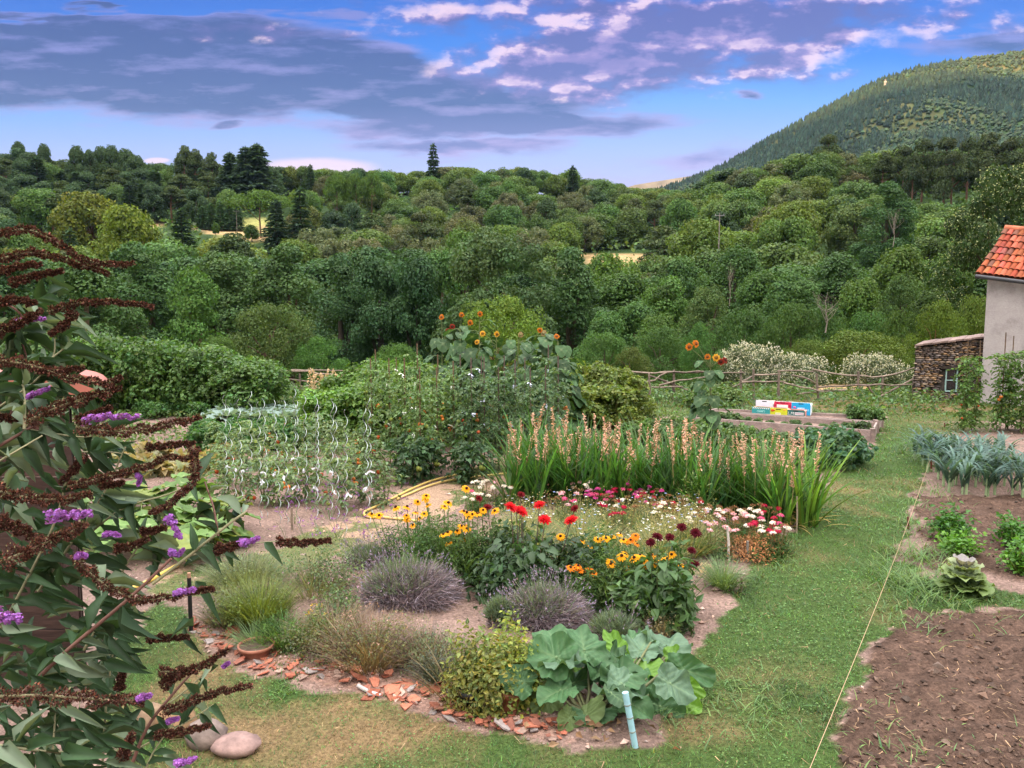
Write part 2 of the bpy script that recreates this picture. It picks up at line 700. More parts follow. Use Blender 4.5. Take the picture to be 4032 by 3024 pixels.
def leaf_mat(name, rough=0.5, spec=0.35, trans=0.35, vein=0.0, tint=True):
    m, t, out = new_mat(name)
    oi = t.n.new('ShaderNodeObjectInfo')
    c = t.mix(1.0, attr(t), oi.outputs['Color'], 'MULTIPLY') if tint else attr(t)
    tc = t.n.new('ShaderNodeTexCoord')
    nz = t.noise(tc.outputs['Object'], 14.0 if vein else 3.0, 3.0)
    c = t.mix(0.5, c, t.ramp(nz, [(0.3, (0.72, 0.74, 0.7)), (0.7, (1.25, 1.22, 1.2))]), 'MULTIPLY')
    p = t.n.new('ShaderNodeBsdfPrincipled')
    t.l.new(c, p.inputs['Base Color'])
    p.inputs['Roughness'].default_value = rough
    p.inputs['Specular IOR Level'].default_value = spec
    tr = t.n.new('ShaderNodeBsdfTranslucent')
    t.l.new(t.mix(1.0, c, (1.3, 1.25, 0.5), 'MULTIPLY'), tr.inputs['Color'])
    mx = t.n.new('ShaderNodeMixShader')
    mx.inputs[0].default_value = trans
    t.l.new(p.outputs[0], mx.inputs[1])
    t.l.new(tr.outputs[0], mx.inputs[2])
    t.l.new(mx.outputs[0], out.inputs[0])
    return m


def vc_mat(name, rough=0.7, spec=0.25, scale=18.0, amt=0.35, bump=0.15, stretch=(1, 1, 1), metal=0.0):
    """Painted by the 'col' attribute, broken up with noise in the object's own space."""
    m, t, out = new_mat(name)
    tc = t.n.new('ShaderNodeTexCoord')
    mp = t.n.new('ShaderNodeMapping')
    mp.inputs['Scale'].default_value = stretch
    t.l.new(tc.outputs['Object'], mp.inputs[0])
    oi = t.n.new('ShaderNodeObjectInfo')
    n1 = t.noise(mp.outputs[0], scale, 6.0, 0.6)
    n2 = t.noise(mp.outputs[0], scale * .17, 3.0, 0.5)
    c = t.mix(1.0, attr(t), oi.outputs['Color'], 'MULTIPLY')
    c = t.mix(amt, c, t.ramp(n1, [(0.25, (0.35, 0.35, 0.36)), (0.75, (1.55, 1.52, 1.5))]), 'MULTIPLY')
    c = t.mix(amt, c, t.ramp(n2, [(0.3, (0.6, 0.6, 0.62)), (0.7, (1.3, 1.3, 1.28))]), 'MULTIPLY')
    b = t.n.new('ShaderNodeBump')
    b.inputs['Strength'].default_value = bump
    b.inputs['Distance'].default_value = 0.02
    t.l.new(n1, b.inputs['Height'])
    principled(t, out, c, rough, spec, b.outputs[0], metal)
    return m


M_LEAF = leaf_mat("tree_foliage", 0.6, 0.2, 0.30)
M_PLANT = leaf_mat("plant_leaf", 0.45, 0.35, 0.38, 1.0)
M_GLOSS = leaf_mat("broad_leaf", 0.55, 0.25, 0.25, 1.0)
M_PETAL = leaf_mat("petal", 0.6, 0.15, 0.30)
M_DRY = leaf_mat("dry_flower", 0.85, 0.1, 0.10, 0.0, False)
M_BARK = vc_mat("bark", 0.9, 0.1, 9.0, 0.7, 0.5, (1, 1, .25))
M_STEM = vc_mat("stem", 0.6, 0.25, 30.0, 0.4, 0.1)
M_WOOD = vc_mat("weathered_wood", 0.8, 0.2, 14.0, 0.6, 0.35, (.6, 6, 6))
M_POLE = vc_mat("pole_wood", 0.85, 0.15, 22.0, 0.7, 0.4)
M_CLAY = vc_mat("terracotta", 0.85, 0.15, 25.0, 0.45, 0.25)
M_STONE = vc_mat("stone", 0.85, 0.2, 12.0, 0.7, 0.5)
M_PAINT = vc_mat("paint", 0.5, 0.35, 10.0, 0.2, 0.05)
M_CARD = vc_mat("printed_card", 0.55, 0.3, 30.0, 0.10, 0.02)
M_METAL = vc_mat("zinc_wire", 0.35, 0.6, 30.0, 0.3, 0.02, metal=0.85)
M_CLOTH = vc_mat("rag", 0.9, 0.1, 60.0, 0.2, 0.1)
M_HOSE = vc_mat("hose_rubber", 0.45, 0.35, 40.0, 0.15, 0.03)

# ------------------------------------------------------------------ the lie of the land
def gpoly(pts):
    return [tuple(G(X, Y)[:2]) for X, Y in pts]


LAWN = gpoly([(300, 3300), (480, 2560), (620, 2350), (760, 2420), (800, 2540), (1000, 2660), (1350, 2720), (1600, 2800), (1900, 2880), (2250, 2960),
              (2650, 2930), (2720, 2720), (2700, 2620), (2790, 2490), (2900, 2330), (3000, 2220), (3110, 2100), (3200, 1960), (3330, 1850), (3440, 1740),
              (3480, 1640), (3200, 1590), (2500, 1650), (2400, 1660), (2440, 1560), (2700, 1540), (3900, 1540), (3900, 1680), (3690, 1720), (3650, 1880),
              (3590, 1960), (3570, 2200), (3640, 2270), (4300, 2370), (4300, 2420), (3560, 2390), (3500, 2500), (3400, 2700), (3330, 2870), (3240, 3300)])
DRYPATH = gpoly([(1990, 1800), (2010, 1900), (1800, 2010), (1540, 2090), (1300, 2210), (950, 2330), (640, 2350), (560, 2250), (900, 2210), (1250, 2100), (1450, 1990), (1700, 1890)])
TILES = gpoly([(720, 2450), (850, 2440), (960, 2500), (1200, 2600), (1500, 2660), (1750, 2710), (1900, 2760), (2200, 2850), (2260, 2930), (1900, 2870), (1600, 2790), (1350, 2710), (1000, 2650), (800, 2540)])
BED_NEAR = gpoly([(3560, 2405), (4400, 2430), (4600, 3300), (3200, 3300), (3330, 2880), (3410, 2700), (3500, 2510)])
BED_FAR = gpoly([(3600, 1950), (4500, 1960), (4500, 2350), (3650, 2240)])
FENCE_Y = 21.5


def edist(x, y, poly, w):
    """soft membership of a polygon: ragged by noise of width w"""
    nx = (fbm(x * 3.1, y * 3.1, 31, 3) - .5) * w * 2
    ny = (fbm(x * 3.1 + 50, y * 3.1, 37, 3) - .5) * w * 2
    return inpoly(x + nx, y + ny, poly)


def ground_parts(x, y):
    lawn = edist(x, y, LAWN, .22)
    lawn |= (y > 17.8)
    dry = edist(x, y, DRYPATH, .3)
    dark = edist(x, y, BED_NEAR, .12) | edist(x, y, BED_FAR, .15)
    return lawn & ~dark, dry & ~lawn, dark


def dryness(x, y):
    d = fbm(x * .9, y * .9, 5, 4)
    edge = smooth(np.abs(y - 5.0) + np.abs(x + .5) * .3, 1.6, .4)      # worn turf by the tile edging
    return np.clip(smooth(d, .54, .80) * .8 + edge * .42 * smooth(fbm(x * 4.6, y * 4.6, 8, 4), .42, .62) + smooth(y, 13.5, 17.5) * .18, 0, 1)


def gz(x, y):
    lawn, dry, dark = ground_parts(x, y)
    h = (fbm(x * 1.3, y * 1.3, 3, 3) - .5) * .05
    h = h + np.where(dark, (fbm(x * 7, y * 7, 9, 4) - .5) * .11 + .02, 0)
    h = h + np.where(~dark & ~lawn & ~dry, (fbm(x * 9, y * 9, 12, 4) - .5) * .05, 0)
    return h


def ground():
    xs = np.unique(np.round(np.concatenate([np.linspace(-60, -9, 30), np.arange(-9, 9.001, .055), np.linspace(9, 60, 30)]), 4))
    ys = np.unique(np.round(np.concatenate([np.linspace(-60, 3, 20), np.arange(3, 11, .05), np.arange(11, 24.6, .11)]), 4))
    X, Y = np.meshgrid(xs, ys)
    x, y = X.ravel(), Y.ravel()
    lawn, dry, dark = ground_parts(x, y)
    z = gz(x, y)
    z -= .35 * smooth(y, 23.4, 24.5)
    n = len(x)
    fine = fbm(x * 14, y * 14, 21, 3)
    soil = np.array([.205, .140, .120]) * (.62 + .75 * fbm(x * 2, y * 2, 14, 4))[:, None]
    brown = np.array([.080, .050, .038]) * (.55 + .9 * fine)[:, None]
    d = dryness(x, y)[:, None]
    turf = np.array([.048, .080, .022]) * (1 - d) + np.array([.17, .118, .062]) * d
    pth = np.where(fbm(x * 1.7, y * 1.7, 77, 4)[:, None] > .5, np.array([.30, .205, .145]), np.array([.13, .135, .06]))
    C = np.where(dark[:, None], brown, np.where(lawn[:, None], turf, np.where(dry[:, None], pth, soil)))
    tl = inpoly(x, y, TILES)
    C = np.where(tl[:, None], np.array([.26, .16, .13]), C)
    C = C * (.8 + .4 * fine)[:, None]
    nx = len(xs)
    i = np.arange(len(ys) - 1)[:, None] * nx + np.arange(nx - 1)[None, :]
    i = i.ravel()
    mb = MB().add(np.stack([x, y, z], 1), np.stack([i, i + 1, i + nx + 1, i + nx], 1), C, 0, True)
    m, t, out = new_mat("earth")
    tc = t.n.new('ShaderNodeTexCoord')
    n1 = t.noise(tc.outputs['Object'], 38, 6, .65)
    n2 = t.noise(tc.outputs['Object'], 150, 3, .6)
    c = t.mix(.85, attr(t), t.ramp(n1, [(.28, (.38, .37, .37)), (.5, (.95, .95, .95)), (.74, (1.75, 1.72, 1.68))]), 'MULTIPLY')
    c = t.mix(.5, c, t.ramp(n2, [(.3, (.6, .6, .6)), (.7, (1.4, 1.4, 1.4))]), 'MULTIPLY')
    b = t.n.new('ShaderNodeBump')
    b.inputs['Strength'].default_value = .8
    b.inputs['Distance'].default_value = .03
    t.l.new(n1, b.inputs['Height'])
    principled(t, out, c, .95, .1, b.outputs[0])
    tag(mb.build("ground", m), kind='structure')


ground()

SKY = np.array([(-1500, 560), (0, 592), (150, 602), (280, 645), (500, 645), (700, 655), (1050, 660), (1200, 672), (1560, 680), (1800, 668), (2050, 670), (2250, 694), (2450, 730), (2600, 758),
                (2720, 740), (2850, 690), (3000, 648), (3150, 622), (3300, 614), (3500, 614), (3700, 600), (4032, 570), (5600, 500)], float)
RID = np.array([(-1500, 300), (0, 300), (1500, 320), (2300, 320), (2550, 300), (2900, 235), (3700, 230), (5600, 250)], float)


def hz(x, y):
    """height of the land beyond the fence"""
    x, y = np.asarray(x, float), np.asarray(y, float)
    X = np.clip(2016 + F * x / np.maximum(y, 1) / 1.0, -1500, 5600)
    rr = np.interp(X, RID[:, 0], RID[:, 1])
    sky = np.interp(X, SKY[:, 0], SKY[:, 1]) + 11.0 / rr * F * .80
    v = (sky - 1512) / F
    zc = CAMZ + rr * (-sp - v * cp) / (cp - v * sp)
    zv = np.interp(X, [0, 2300, 2700, 4032], [-9.0, -8.5, -6.0, -5.0])
    a = zv * smooth(y, 23.0, 60.0)
    t = np.clip((y - 95) / (rr - 95), 0, 1)
    up = a + (zc - zv) * (t * .9 + .1 * t * t)
    up = up - .12 * np.maximum(y - rr, 0)
    bump = (fbm(x * .03, y * .03, 4, 3) - .5) * 5 * smooth(y, 90, 150) * smooth(y, 400, 300)
    return up + bump


MEADOWS = [[(745, 890), (900, 868), (1030, 850), (1060, 950), (960, 966), (840, 935)], [(500, 850), (560, 838), (640, 862), (600, 915), (540, 890)],
           [(2290, 998), (2500, 1003), (2700, 990), (2700, 1020), (2560, 1045), (2400, 1055), (2300, 1035)], [(140, 815), (230, 815), (230, 850), (140, 850)]]


def project(p):
    p = np.asarray(p, float)
    dx, dy, dz = p[..., 0], p[..., 1], p[..., 2] - CAMZ
    f = dy * cp - dz * sp
    up = dy * sp + dz * cp
    return 2016 + F * dx / f, 1512 - F * up / f


def hillside():
    us = np.linspace(-1.35, 1.35, 200)
    ys = np.concatenate([np.linspace(23.6, 60, 24), np.linspace(62, 460, 110)])
    U, Y = np.meshgrid(us, ys)
    x, y = (U * Y).ravel(), Y.ravel()
    z = hz(x, y)
    z = np.where(y < 26, z - .12, z)
    P = np.stack([x, y, z], 1)
    px, py = project(P)
    mead = np.zeros(len(x), bool)
    jx = (fbm(x * .1, y * .1, 61, 3) - .5) * 60
    for m in MEADOWS:
        mead |= inpoly(px + jx, py, m)
    open_path = (np.abs(x - (9.5 + (y - 22) * .42)) < .9 + (y - 22) * .06) & (y < 36)
    n = fbm(x * .2, y * .2, 70, 3)
    C = np.array([.030, .055, .018]) * (.6 + .8 * n)[:, None]
    C = np.where((y < 34)[:, None], np.array([.10, .12, .045]) * (.6 + .8 * n)[:, None], C)
    gold = np.array([.36, .25, .13]) * (.75 + .5 * n)[:, None]
    gold = np.where((fbm(x * .06, y * .12, 72, 3) > .55)[:, None], np.array([.24, .24, .085]), gold)
    C = np.where((mead | open_path)[:, None], gold, C)
    nx = len(us)
    i = (np.arange(len(ys) - 1)[:, None] * nx + np.arange(nx - 1)[None, :]).ravel()
    mb = MB().add(P, np.stack([i, i + 1, i + nx + 1, i + nx], 1), C, 0, True)
    tag(mb.build("hillside", vc_mat("hill_soil", .95, .05, 1.2, .6, .3)), kind='structure')


hillside()


def mountain():
    crest = np.array([(2400, 790), (2560, 752), (2700, 702), (2800, 662), (2900, 612), (3000, 552), (3100, 497), (3200, 442), (3300, 387), (3400, 334), (3500, 290), (3600, 262),
                      (3700, 240), (3800, 221), (3900, 206), (4032, 190), (4600, 130), (5400, 170), (6200, 300)], float)
    Xs = np.linspace(2380, 6200, 150)
    ts = np.concatenate([np.linspace(0, 1, 60), np.linspace(1.03, 1.8, 14)])
    V = []
    for t in ts:
        for X in Xs:
            yc = 1000.0
            Y = np.interp(X, crest[:, 0], crest[:, 1]) + 22 * (1 - .3)
            top = AT(X, Y, yc)
            y = 430 + (yc - 430) * t
            x = top[0] * y / yc
            if t <= 1:
                z = -5 + (top[2] + 5) * (t ** .92)
            else:
                z = top[2] * (1 - (t - 1) ** 1.3 * 1.1)
            V.append((x, y, z))
    V = np.array(V)
    tt = np.repeat(ts, len(Xs))
    V[:, 2] += (fbm(V[:, 0] * .012, V[:, 1] * .012, 91, 4) - .5) * 45 * np.clip(np.sin(np.clip(tt, 0, 1) * PI), 0, 1) * np.clip(V[:, 2] / 80, .0, 1)
    nx = len(Xs)
    i = (np.arange(len(ts) - 1)[:, None] * nx + np.arange(nx - 1)[None, :]).ravel()
    Fq = np.stack([i, i + 1, i + nx + 1, i + nx], 1)
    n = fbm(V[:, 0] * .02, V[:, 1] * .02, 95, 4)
    heath_and_glow = np.clip(.55 * smooth(n, .56, .68) + .5 * smooth(V[:, 2], 240, 310), 0, 1)[:, None]  # heath patches, plus tan towards the crest that paints in golden sunlight
    C = np.array([.045, .080, .030]) * (1 - heath_and_glow) + np.array([.13, .105, .040]) * heath_and_glow
    tag(MB().add(V, Fq, C, 0, True).build("mountain", vc_mat("mountain_heath_and_glow", .95, .05, .06, .6, .2)), kind='structure')
    # its woods: far too many to count
    q = R.integers(0, len(Fq), 70000)
    q = q[tt[Fq[q, 0]] < 1.05]
    q = q[tt[Fq[q, 0]] > .12]
    a, b = R.random((len(q), 1)), R.random((len(q), 1))
    P = (V[Fq[q, 0]] * (1 - a) + V[Fq[q, 1]] * a) * (1 - b) + (V[Fq[q, 3]] * (1 - a) + V[Fq[q, 2]] * a) * b
    px, py = project(P)
    keep = (px > 2350) & (px < 4500)
    keep &= (fbm(P[:, 0] * .02, P[:, 1] * .02, 95, 4) < .60) | (R.random(len(P)) < .55)
    P = P[keep]
    con = fbm(P[:, 0] * .008, P[:, 1] * .008, 99, 3) + R.normal(0, .06, len(P)) > .47
    mb = MB()
    base = np.array([[.036, .070, .046], [.056, .092, .038]])
    for kind in (0, 1):
        Q = P[con == (kind == 0)]
        n = len(Q)
        h = R.uniform(4.5, 8.5, n) if kind == 0 else R.uniform(2.5, 4.5, n)
        col = vary(base[kind], n, .25, .12)
        k = 5
        th = np.arange(k) * 2 * PI / k
        for r0, z0, r1, z1 in (((.28, .12, .17, .5), (.21, .42, .0, 1.0)) if kind == 0 else ((.30, .1, .52, .5), (.52, .5, .16, 1.0))):
            jit = R.uniform(.65, 1.3, (n, k))
            lo = Q[:, None] + np.stack([np.cos(th) * h[:, None] * r0 * jit, np.sin(th) * h[:, None] * r0 * jit, np.full((n, k), z0) * h[:, None]], 2)
            hi = Q[:, None] + np.stack([np.cos(th) * h[:, None] * r1 * jit, np.sin(th) * h[:, None] * r1 * jit, z1 * h[:, None] * R.uniform(.85, 1.05, (n, k))], 2)
            VV = np.concatenate([lo, hi], 1).reshape(-1, 3)
            f = np.array([[j, (j + 1) % k, k + (j + 1) % k, k + j] for j in range(k)] + [[k, k + 1, k + 2, k + 4]])
            FF = (f[None] + (np.arange(n) * 2 * k)[:, None, None]).reshape(-1, 4)
            mb.add(VV, FF, np.repeat(col, 2 * k, 0))
    tag(mb.build("mountain_forest", M_LEAF), kind='stuff')
    # farther ridge in the gap
    pts = [(2300, 790), (2440, 735), (2500, 716), (2600, 700), (2700, 684), (2800, 676), (2950, 690), (3200, 720)]
    V, Fq = [], []
    for k, (X, Y) in enumerate(pts):
        p = AT(X, Y + 12, 2000)
        V += [(p[0] * .8, 1600, 0), tuple(p), (p[0] * 1.2, 2400, 0)]
        if k:
            b = 3 * k
            Fq += [[b - 3, b, b + 1, b - 2], [b - 2, b + 1, b + 2, b - 1]]
    V = np.array(V)
    n2 = fbm(V[:, 0] * .01, V[:, 1] * .01, 3, 3)
    tag(MB().add(V, Fq, np.array([.19, .15, .10]), 0, True).build("far_hills", vc_mat("far_heath", .95, .05, .02, .7, .2)), kind='structure')
    # ridge added unseen behind the viewer, shaped to block the sun from the garden
    t2 = SUN_TRAVEL
    s2 = np.array([t2[1], -t2[0]])
    V, Fq = [], []
    ls = np.linspace(-3200, 3200, 41)
    for k, l in enumerate(ls):
        hgt = SUNBLOCK_H + SUNBLOCK_SLOPE * np.clip(l + 200, -800, 1400) + 12 * math.sin(l * .011)
        c = -2200 * t2 + l * s2
        a, d = c + 900 * t2, c - 900 * t2
        V += [(a[0], a[1], -10), (c[0], c[1], max(hgt, 60)), (d[0], d[1], -10)]
        if k:
            b = 3 * k
            Fq += [[b - 3, b - 2, b + 1, b], [b - 2, b - 1, b + 2, b + 1]]
    tag(MB().add(np.array(V, float), Fq, np.array([.05, .07, .03]), 0, True).build("added_sunblock_ridge", vc_mat("sunblock_ridge_cover", .95, .05, .02, .7, .2)), kind='structure')


SUNBLOCK_H, SUNBLOCK_SLOPE = 522.0, 0.26
mountain()


# ------------------------------------------------------------------ trees
def lumpy_crown(mb, r, h0, h1, nl, per, leaf, col, prof='round', flat=.8, rc=(.24, .40), amt=.16, hue=.07, up=.25, lump_amt=.16, asp=.75):
    t = R.random(nl) ** .85
    if prof == 'round':
        pr = np.sqrt(np.maximum(0, 1 - (1.9 * t - .95) ** 2)) * (1.0 - .15 * t)
    elif prof == 'tall':
        pr = np.sin(PI * (t * .86 + .10)) ** .7 * (1 - .35 * t)
    elif prof == 'cone':
        pr = (1 - t) ** .75 * .95 + .08
    elif prof == 'umbrella':
        pr = np.sqrt(np.maximum(0, 1 - t ** 2))
    else:
        pr = np.sqrt(np.maximum(0, 1 - (1.7 * t - .7) ** 2))
    a = R.uniform(0, 2 * PI, nl)
    rr = pr * r * np.sqrt(R.uniform(.30, 1.0, nl))
    c = np.stack([rr * np.cos(a), rr * np.sin(a), h0 + t * (h1 - h0)], 1)
    rl = R.uniform(rc[0], rc[1], nl) * r
    n = nl * per
    k = np.repeat(np.arange(nl), per)
    d = rdir(n, -.75, 1.0)
    rad_ = R.uniform(.72, 1.08, n) * rl[k]
    P = c[k] + d * rad_[:, None] * np.array([1, 1, flat])
    N = nrm(d + R.normal(0, .45, (n, 3)) + np.array([0, 0, up]))
    Yd = nrm(np.cross(N, R.normal(0, 1, (n, 3))))
    lc = vary(np.ones(3), nl, lump_amt, .05)
    C = vary(col, n, amt, hue) * lc[k]
    s = leaf * R.uniform(.65, 1.35, n)
    scatter(mb, LEAF, P - Yd * s[:, None] * .5, Yd, N, s * asp, s, np.clip(C, 0, 1))
    return c, rl


def trunk_limbs(mb, r0, h, centres, n=7, col=(.10, .075, .055), lean=0.0):
    fork = h * R.uniform(.28, .4)
    p = np.array([[0, 0, -.6], [R.normal(0, .05) * h * .2, R.normal(0, .05) * h * .2, fork * .5], [lean * h, R.normal(0, .03) * h, fork], [lean * h * 1.3, 0, h * .72]])
    tube(mb, p, [r0 * 1.25, r0, r0 * .8, r0 * .25], 7, col, 0)
    idx = R.permutation(len(centres))[:n]
    for i in idx:
        c = centres[i]
        s = p[2] * R.uniform(.85, 1.15)
        mid = (s + c) / 2 + np.array([0, 0, .06 * h]) + R.normal(0, .03 * h, 3)
        tube(mb, [s, mid, c], [r0 * .45, r0 * .28, r0 * .08], 5, col, 0, cap=False)


def conifer_crown(mb, h, r, tiers, leaf, col, z0=.08, droop=.25, br=9, layered=1.0):
    for i in range(tiers):
        f = (i + R.uniform(-.25, .25)) / tiers
        z = h * (z0 + (1 - z0) * np.clip(f, 0, .985))
        R0 = r * (1 - f) ** .8 * R.uniform(.78, 1.12) + .03 * r
        nb = max(4, int(br * (1 - f * .5)))
        th = R.uniform(0, 2 * PI) + np.arange(nb) * 2 * PI / nb + R.normal(0, .18, nb)
        for a in th:
            L = R0 * R.uniform(.72, 1.12)
            d = np.array([math.cos(a), math.sin(a), 0])
            m = max(3, int(11 * L / r) + 3)
            s = np.linspace(.12, 1, m)
            P = np.stack([d[0] * L * s, d[1] * L * s, z - droop * L * s ** 1.4 + .1 * L * s], 1)
            for side in (-1, 1):
                Yd = nrm(d + side * .8 * np.array([-d[1], d[0], 0]) + R.normal(0, .22, (m, 3)) - np.array([0, 0, .15]))
                N = nrm(np.array([0, 0, 1.0]) + R.normal(0, .35, (m, 3)))
                w = leaf * R.uniform(.7, 1.3, m) * (1.15 - .4 * s)
                scatter(mb, LEAF, P, Yd, N, w * .55 * layered, w * 1.25, vary(col, m, .2, .07))
    m = 8
    scatter(mb, LEAF, np.tile([0, 0, h * .93], (m, 1)), nrm(np.array([0, 0, 1.0]) + R.normal(0, .25, (m, 3))), rdir(m), leaf * .5, leaf * 1.4, vary(col, m, .2))


def proto_broad(r, h, nl, per, leaf, col, prof='round', **k):
    cr, tr = MB(), MB()
    c, _ = lumpy_crown(cr, r, h * k.pop('h0', .22), h * .93, nl, per, leaf, col, prof, **k)
    trunk_limbs(tr, .035 * h, h, c)
    return cr, tr, r * 1.22, h


def proto_conifer(r, h, tiers, leaf, col, **k):
    cr, tr = MB(), MB()
    conifer_crown(cr, h, r, tiers, leaf, col, **k)
    tube(tr, [[0, 0, -.6], [0, 0, h * .5], [0, 0, h * .95]], [.022 * h, .014 * h, .004 * h], 7, (.11, .075, .055))
    return cr, tr, r, h


def proto_pine(r, h, col, leaf, nl=16, per=150, bare=.5, umb=False):
    cr, tr = MB(), MB()
    if umb:
        c, _ = lumpy_crown(cr, r, h * .66, h * .93, nl, per, leaf, col, 'umbrella', .5, (.26, .36), .18, .06, .5, .12, .5)
        n = 9
    else:
        c, _ = lumpy_crown(cr, r, h * bare, h * .94, nl, per, leaf, col, 'cone', .55, (.34, .55), .2, .06, .35, .14, .5)
        n = 9
    tube(tr, [[0, 0, -.6], [.02 * h, 0, h * .4], [0, .015 * h, h * .9]], [.024 * h, .018 * h, .006 * h], 7, (.19, .11, .075))
    for i in R.permutation(len(c))[:n]:
        z = max(h * .35, c[i][2] - abs(c[i][0]) * .5 - .04 * h)
        tube(tr, [[0.01 * h, 0, z], (c[i] + [0, 0, z]) / 2, c[i]], [.009 * h, .006 * h, .002 * h], 4, (.17, .10, .07), cap=False)
    return cr, tr, r * 1.15, h


GREEN = np.array([.084, .150, .040])
TREES = {}


def kind(name, protos, far=False):
    TREES[name] = protos


FARL = .52
kind('broad', [proto_broad(6.0, 10.5, 46, 190, FARL, GREEN * 1.05, 'round', h0=.2) for _ in range(3)])
kind('bright', [proto_broad(6.0, 10.5, 50, 180, FARL, np.array([.108, .170, .032]), 'round', h0=.2) for _ in range(2)])
kind('holm', [proto_broad(6.0, 10.0, 74, 120, .44, np.array([.115, .135, .065]), 'round', h0=.12, rc=(.17, .28), lump_amt=.12) for _ in range(2)])
kind('dark', [proto_broad(5.0, 11.5, 46, 180, FARL, np.array([.050, .096, .040]), 'tall', h0=.12) for _ in range(2)])
kind('spruce', [proto_conifer(3.6, 14.0, 20, .95, np.array([.042, .078, .050])), proto_conifer(3.2, 13.0, 18, .95, np.array([.046, .086, .048]))])
kind('cedar', [proto_conifer(6.0, 19.0, 22, 1.25, np.array([.050, .090, .062]), br=11, droop=.12, z0=.05, layered=1.5)])
kind('pine', [proto_pine(4.2, 14.0, np.array([.066, .098, .036]), .75), proto_pine(4.6, 13.0, np.array([.062, .096, .036]), .75, bare=.35)])
kind('umbrella', [proto_pine(6.0, 9.0, np.array([.078, .145, .026]), .6, 26, 120, umb=True)])
MIDL = .26
kind('ash', [proto_broad(3.9, 15.5, 64, 360, MIDL, np.array([.064, .128, .044]), 'tall', h0=.0, rc=(.22, .38), asp=.75, lump_amt=.2) for _ in range(3)])
kind('ash_open', [proto_broad(5.6, 15.5, 70, 330, MIDL, np.array([.078, .134, .052]), 'round', h0=.14, rc=(.15, .27), asp=.7)])
kind('robinia', [proto_broad(3.2, 12.0, 54, 300, .22, np.array([.082, .150, .044]), 'tall', h0=.0, rc=(.22, .38), asp=.7, lump_amt=.2) for _ in range(2)])
kind('oak', [proto_broad(3.8, 11.5, 54, 300, .25, np.array([.078, .145, .034]), 'tall', h0=.0, rc=(.22, .38), asp=.8, lump_amt=.2) for _ in range(2)])
kind('willow', [proto_broad(3.0, 11.0, 60, 150, .26, np.array([.105, .160, .062]), 'tall', h0=.06, rc=(.16, .28), asp=.35) for _ in range(1)])
kind('bush', [proto_broad(2.6, 4.0, 50, 220, .14, np.array([.072, .132, .038]), 'bush', h0=.08, rc=(.2, .34), asp=.6) for _ in range(3)])
kind('linden_plain', [proto_broad(5.6, 12.0, 90, 150, .26, np.array([.060, .105, .034]), 'round', h0=.04, rc=(.13, .24), lump_amt=.16)])
def linden():
    cr, tr, r, h = TREES.pop('linden_plain')[0]
    V = np.concatenate([c[0] for c in cr.ch])
    q = V[R.integers(0, len(V), 5200)] * np.array([1.02, 1.02, 1.0]) + R.normal(0, .08, (5200, 3))
    scatter(cr, LEAF2, q, rdir(5200, -.6, .3), rdir(5200, .1, 1), .08, .16, vary((.62, .64, .42), 5200, .2, .05))
    return cr, tr, r, h


TREES['linden'] = [linden()]
SRC = {}


def source(kd, i, whole):
    key = (kd, i, whole)
    if key in SRC:
        return SRC[key]
    cr, tr, r, h = TREES[kd][i]
    nm = {'holm': 'holm_oak_tree', 'spruce': 'spruce_tree', 'cedar': 'cedar_tree', 'pine': 'pine_tree', 'umbrella': 'umbrella_pine_tree', 'bush': 'bush', 'linden': 'linden_tree'}.get(kd, 'broadleaf_tree')
    if whole:
        me = MB().join(cr, 0).join(tr, 1).mesh(nm, [M_LEAF, M_BARK])
        SRC[key] = (me, None, nm, r, h)
    else:
        SRC[key] = (cr.mesh('crown', M_LEAF), tr.mesh('trunk', M_BARK), nm, r, h)
    return SRC[key]


def tree(kd, loc, w, h, label, group=None, tint=(1, 1, 1), whole=False, i=None, rz=None, cat=None):
    i = int(R.integers(len(TREES[kd]))) if i is None else i
    a, b, nm, r0, h0 = source(kd, i, whole)
    rz = R.uniform(0, 6.28) if rz is None else rz
    s = (w / 2 / r0, w / 2 / r0, h / h0)
    if whole:
        o = bpy.data.objects.new(nm, a)
        COL.objects.link(o)
        o.color = tuple(tint) + (1.0,)
    else:
        o = bpy.data.objects.new(nm, None)
        COL.objects.link(o)
        for me, pn in ((a, 'crown' if kd != 'bush' else 'foliage'), (b, 'trunk' if kd != 'bush' else 'stems_woody')):
            c = bpy.data.objects.new(pn if pn != 'stems_woody' else 'woody_stem', me)
            COL.objects.link(c)
            c.parent = o
            c.color = tuple(tint) + (1.0,)
    o.location = loc
    o.rotation_euler = (0, 0, rz)
    o.scale = s
    tag(o, label, cat or ('bush' if kd == 'bush' else 'tree'), group)
    return o


OCC = []


def tree_px(kd, X, Ytop, y, wpx, label, group=None, tint=(1, 1, 1), whole=True, i=None, zb=None, sink=0.0):
    """a tree at depth y whose top stands at pixel (X, Ytop) and whose crown is wpx pixels wide"""
    p = AT(X, Ytop, y)
    zb = float(hz(p[0], y)) if zb is None else zb
    OCC.append((p[0], y, wpx / F * y * .5))
    return tree(kd, (p[0], y, zb - sink), wpx / F * y, max(p[2] - zb + sink, 1.0), label, group, tint, whole, i)

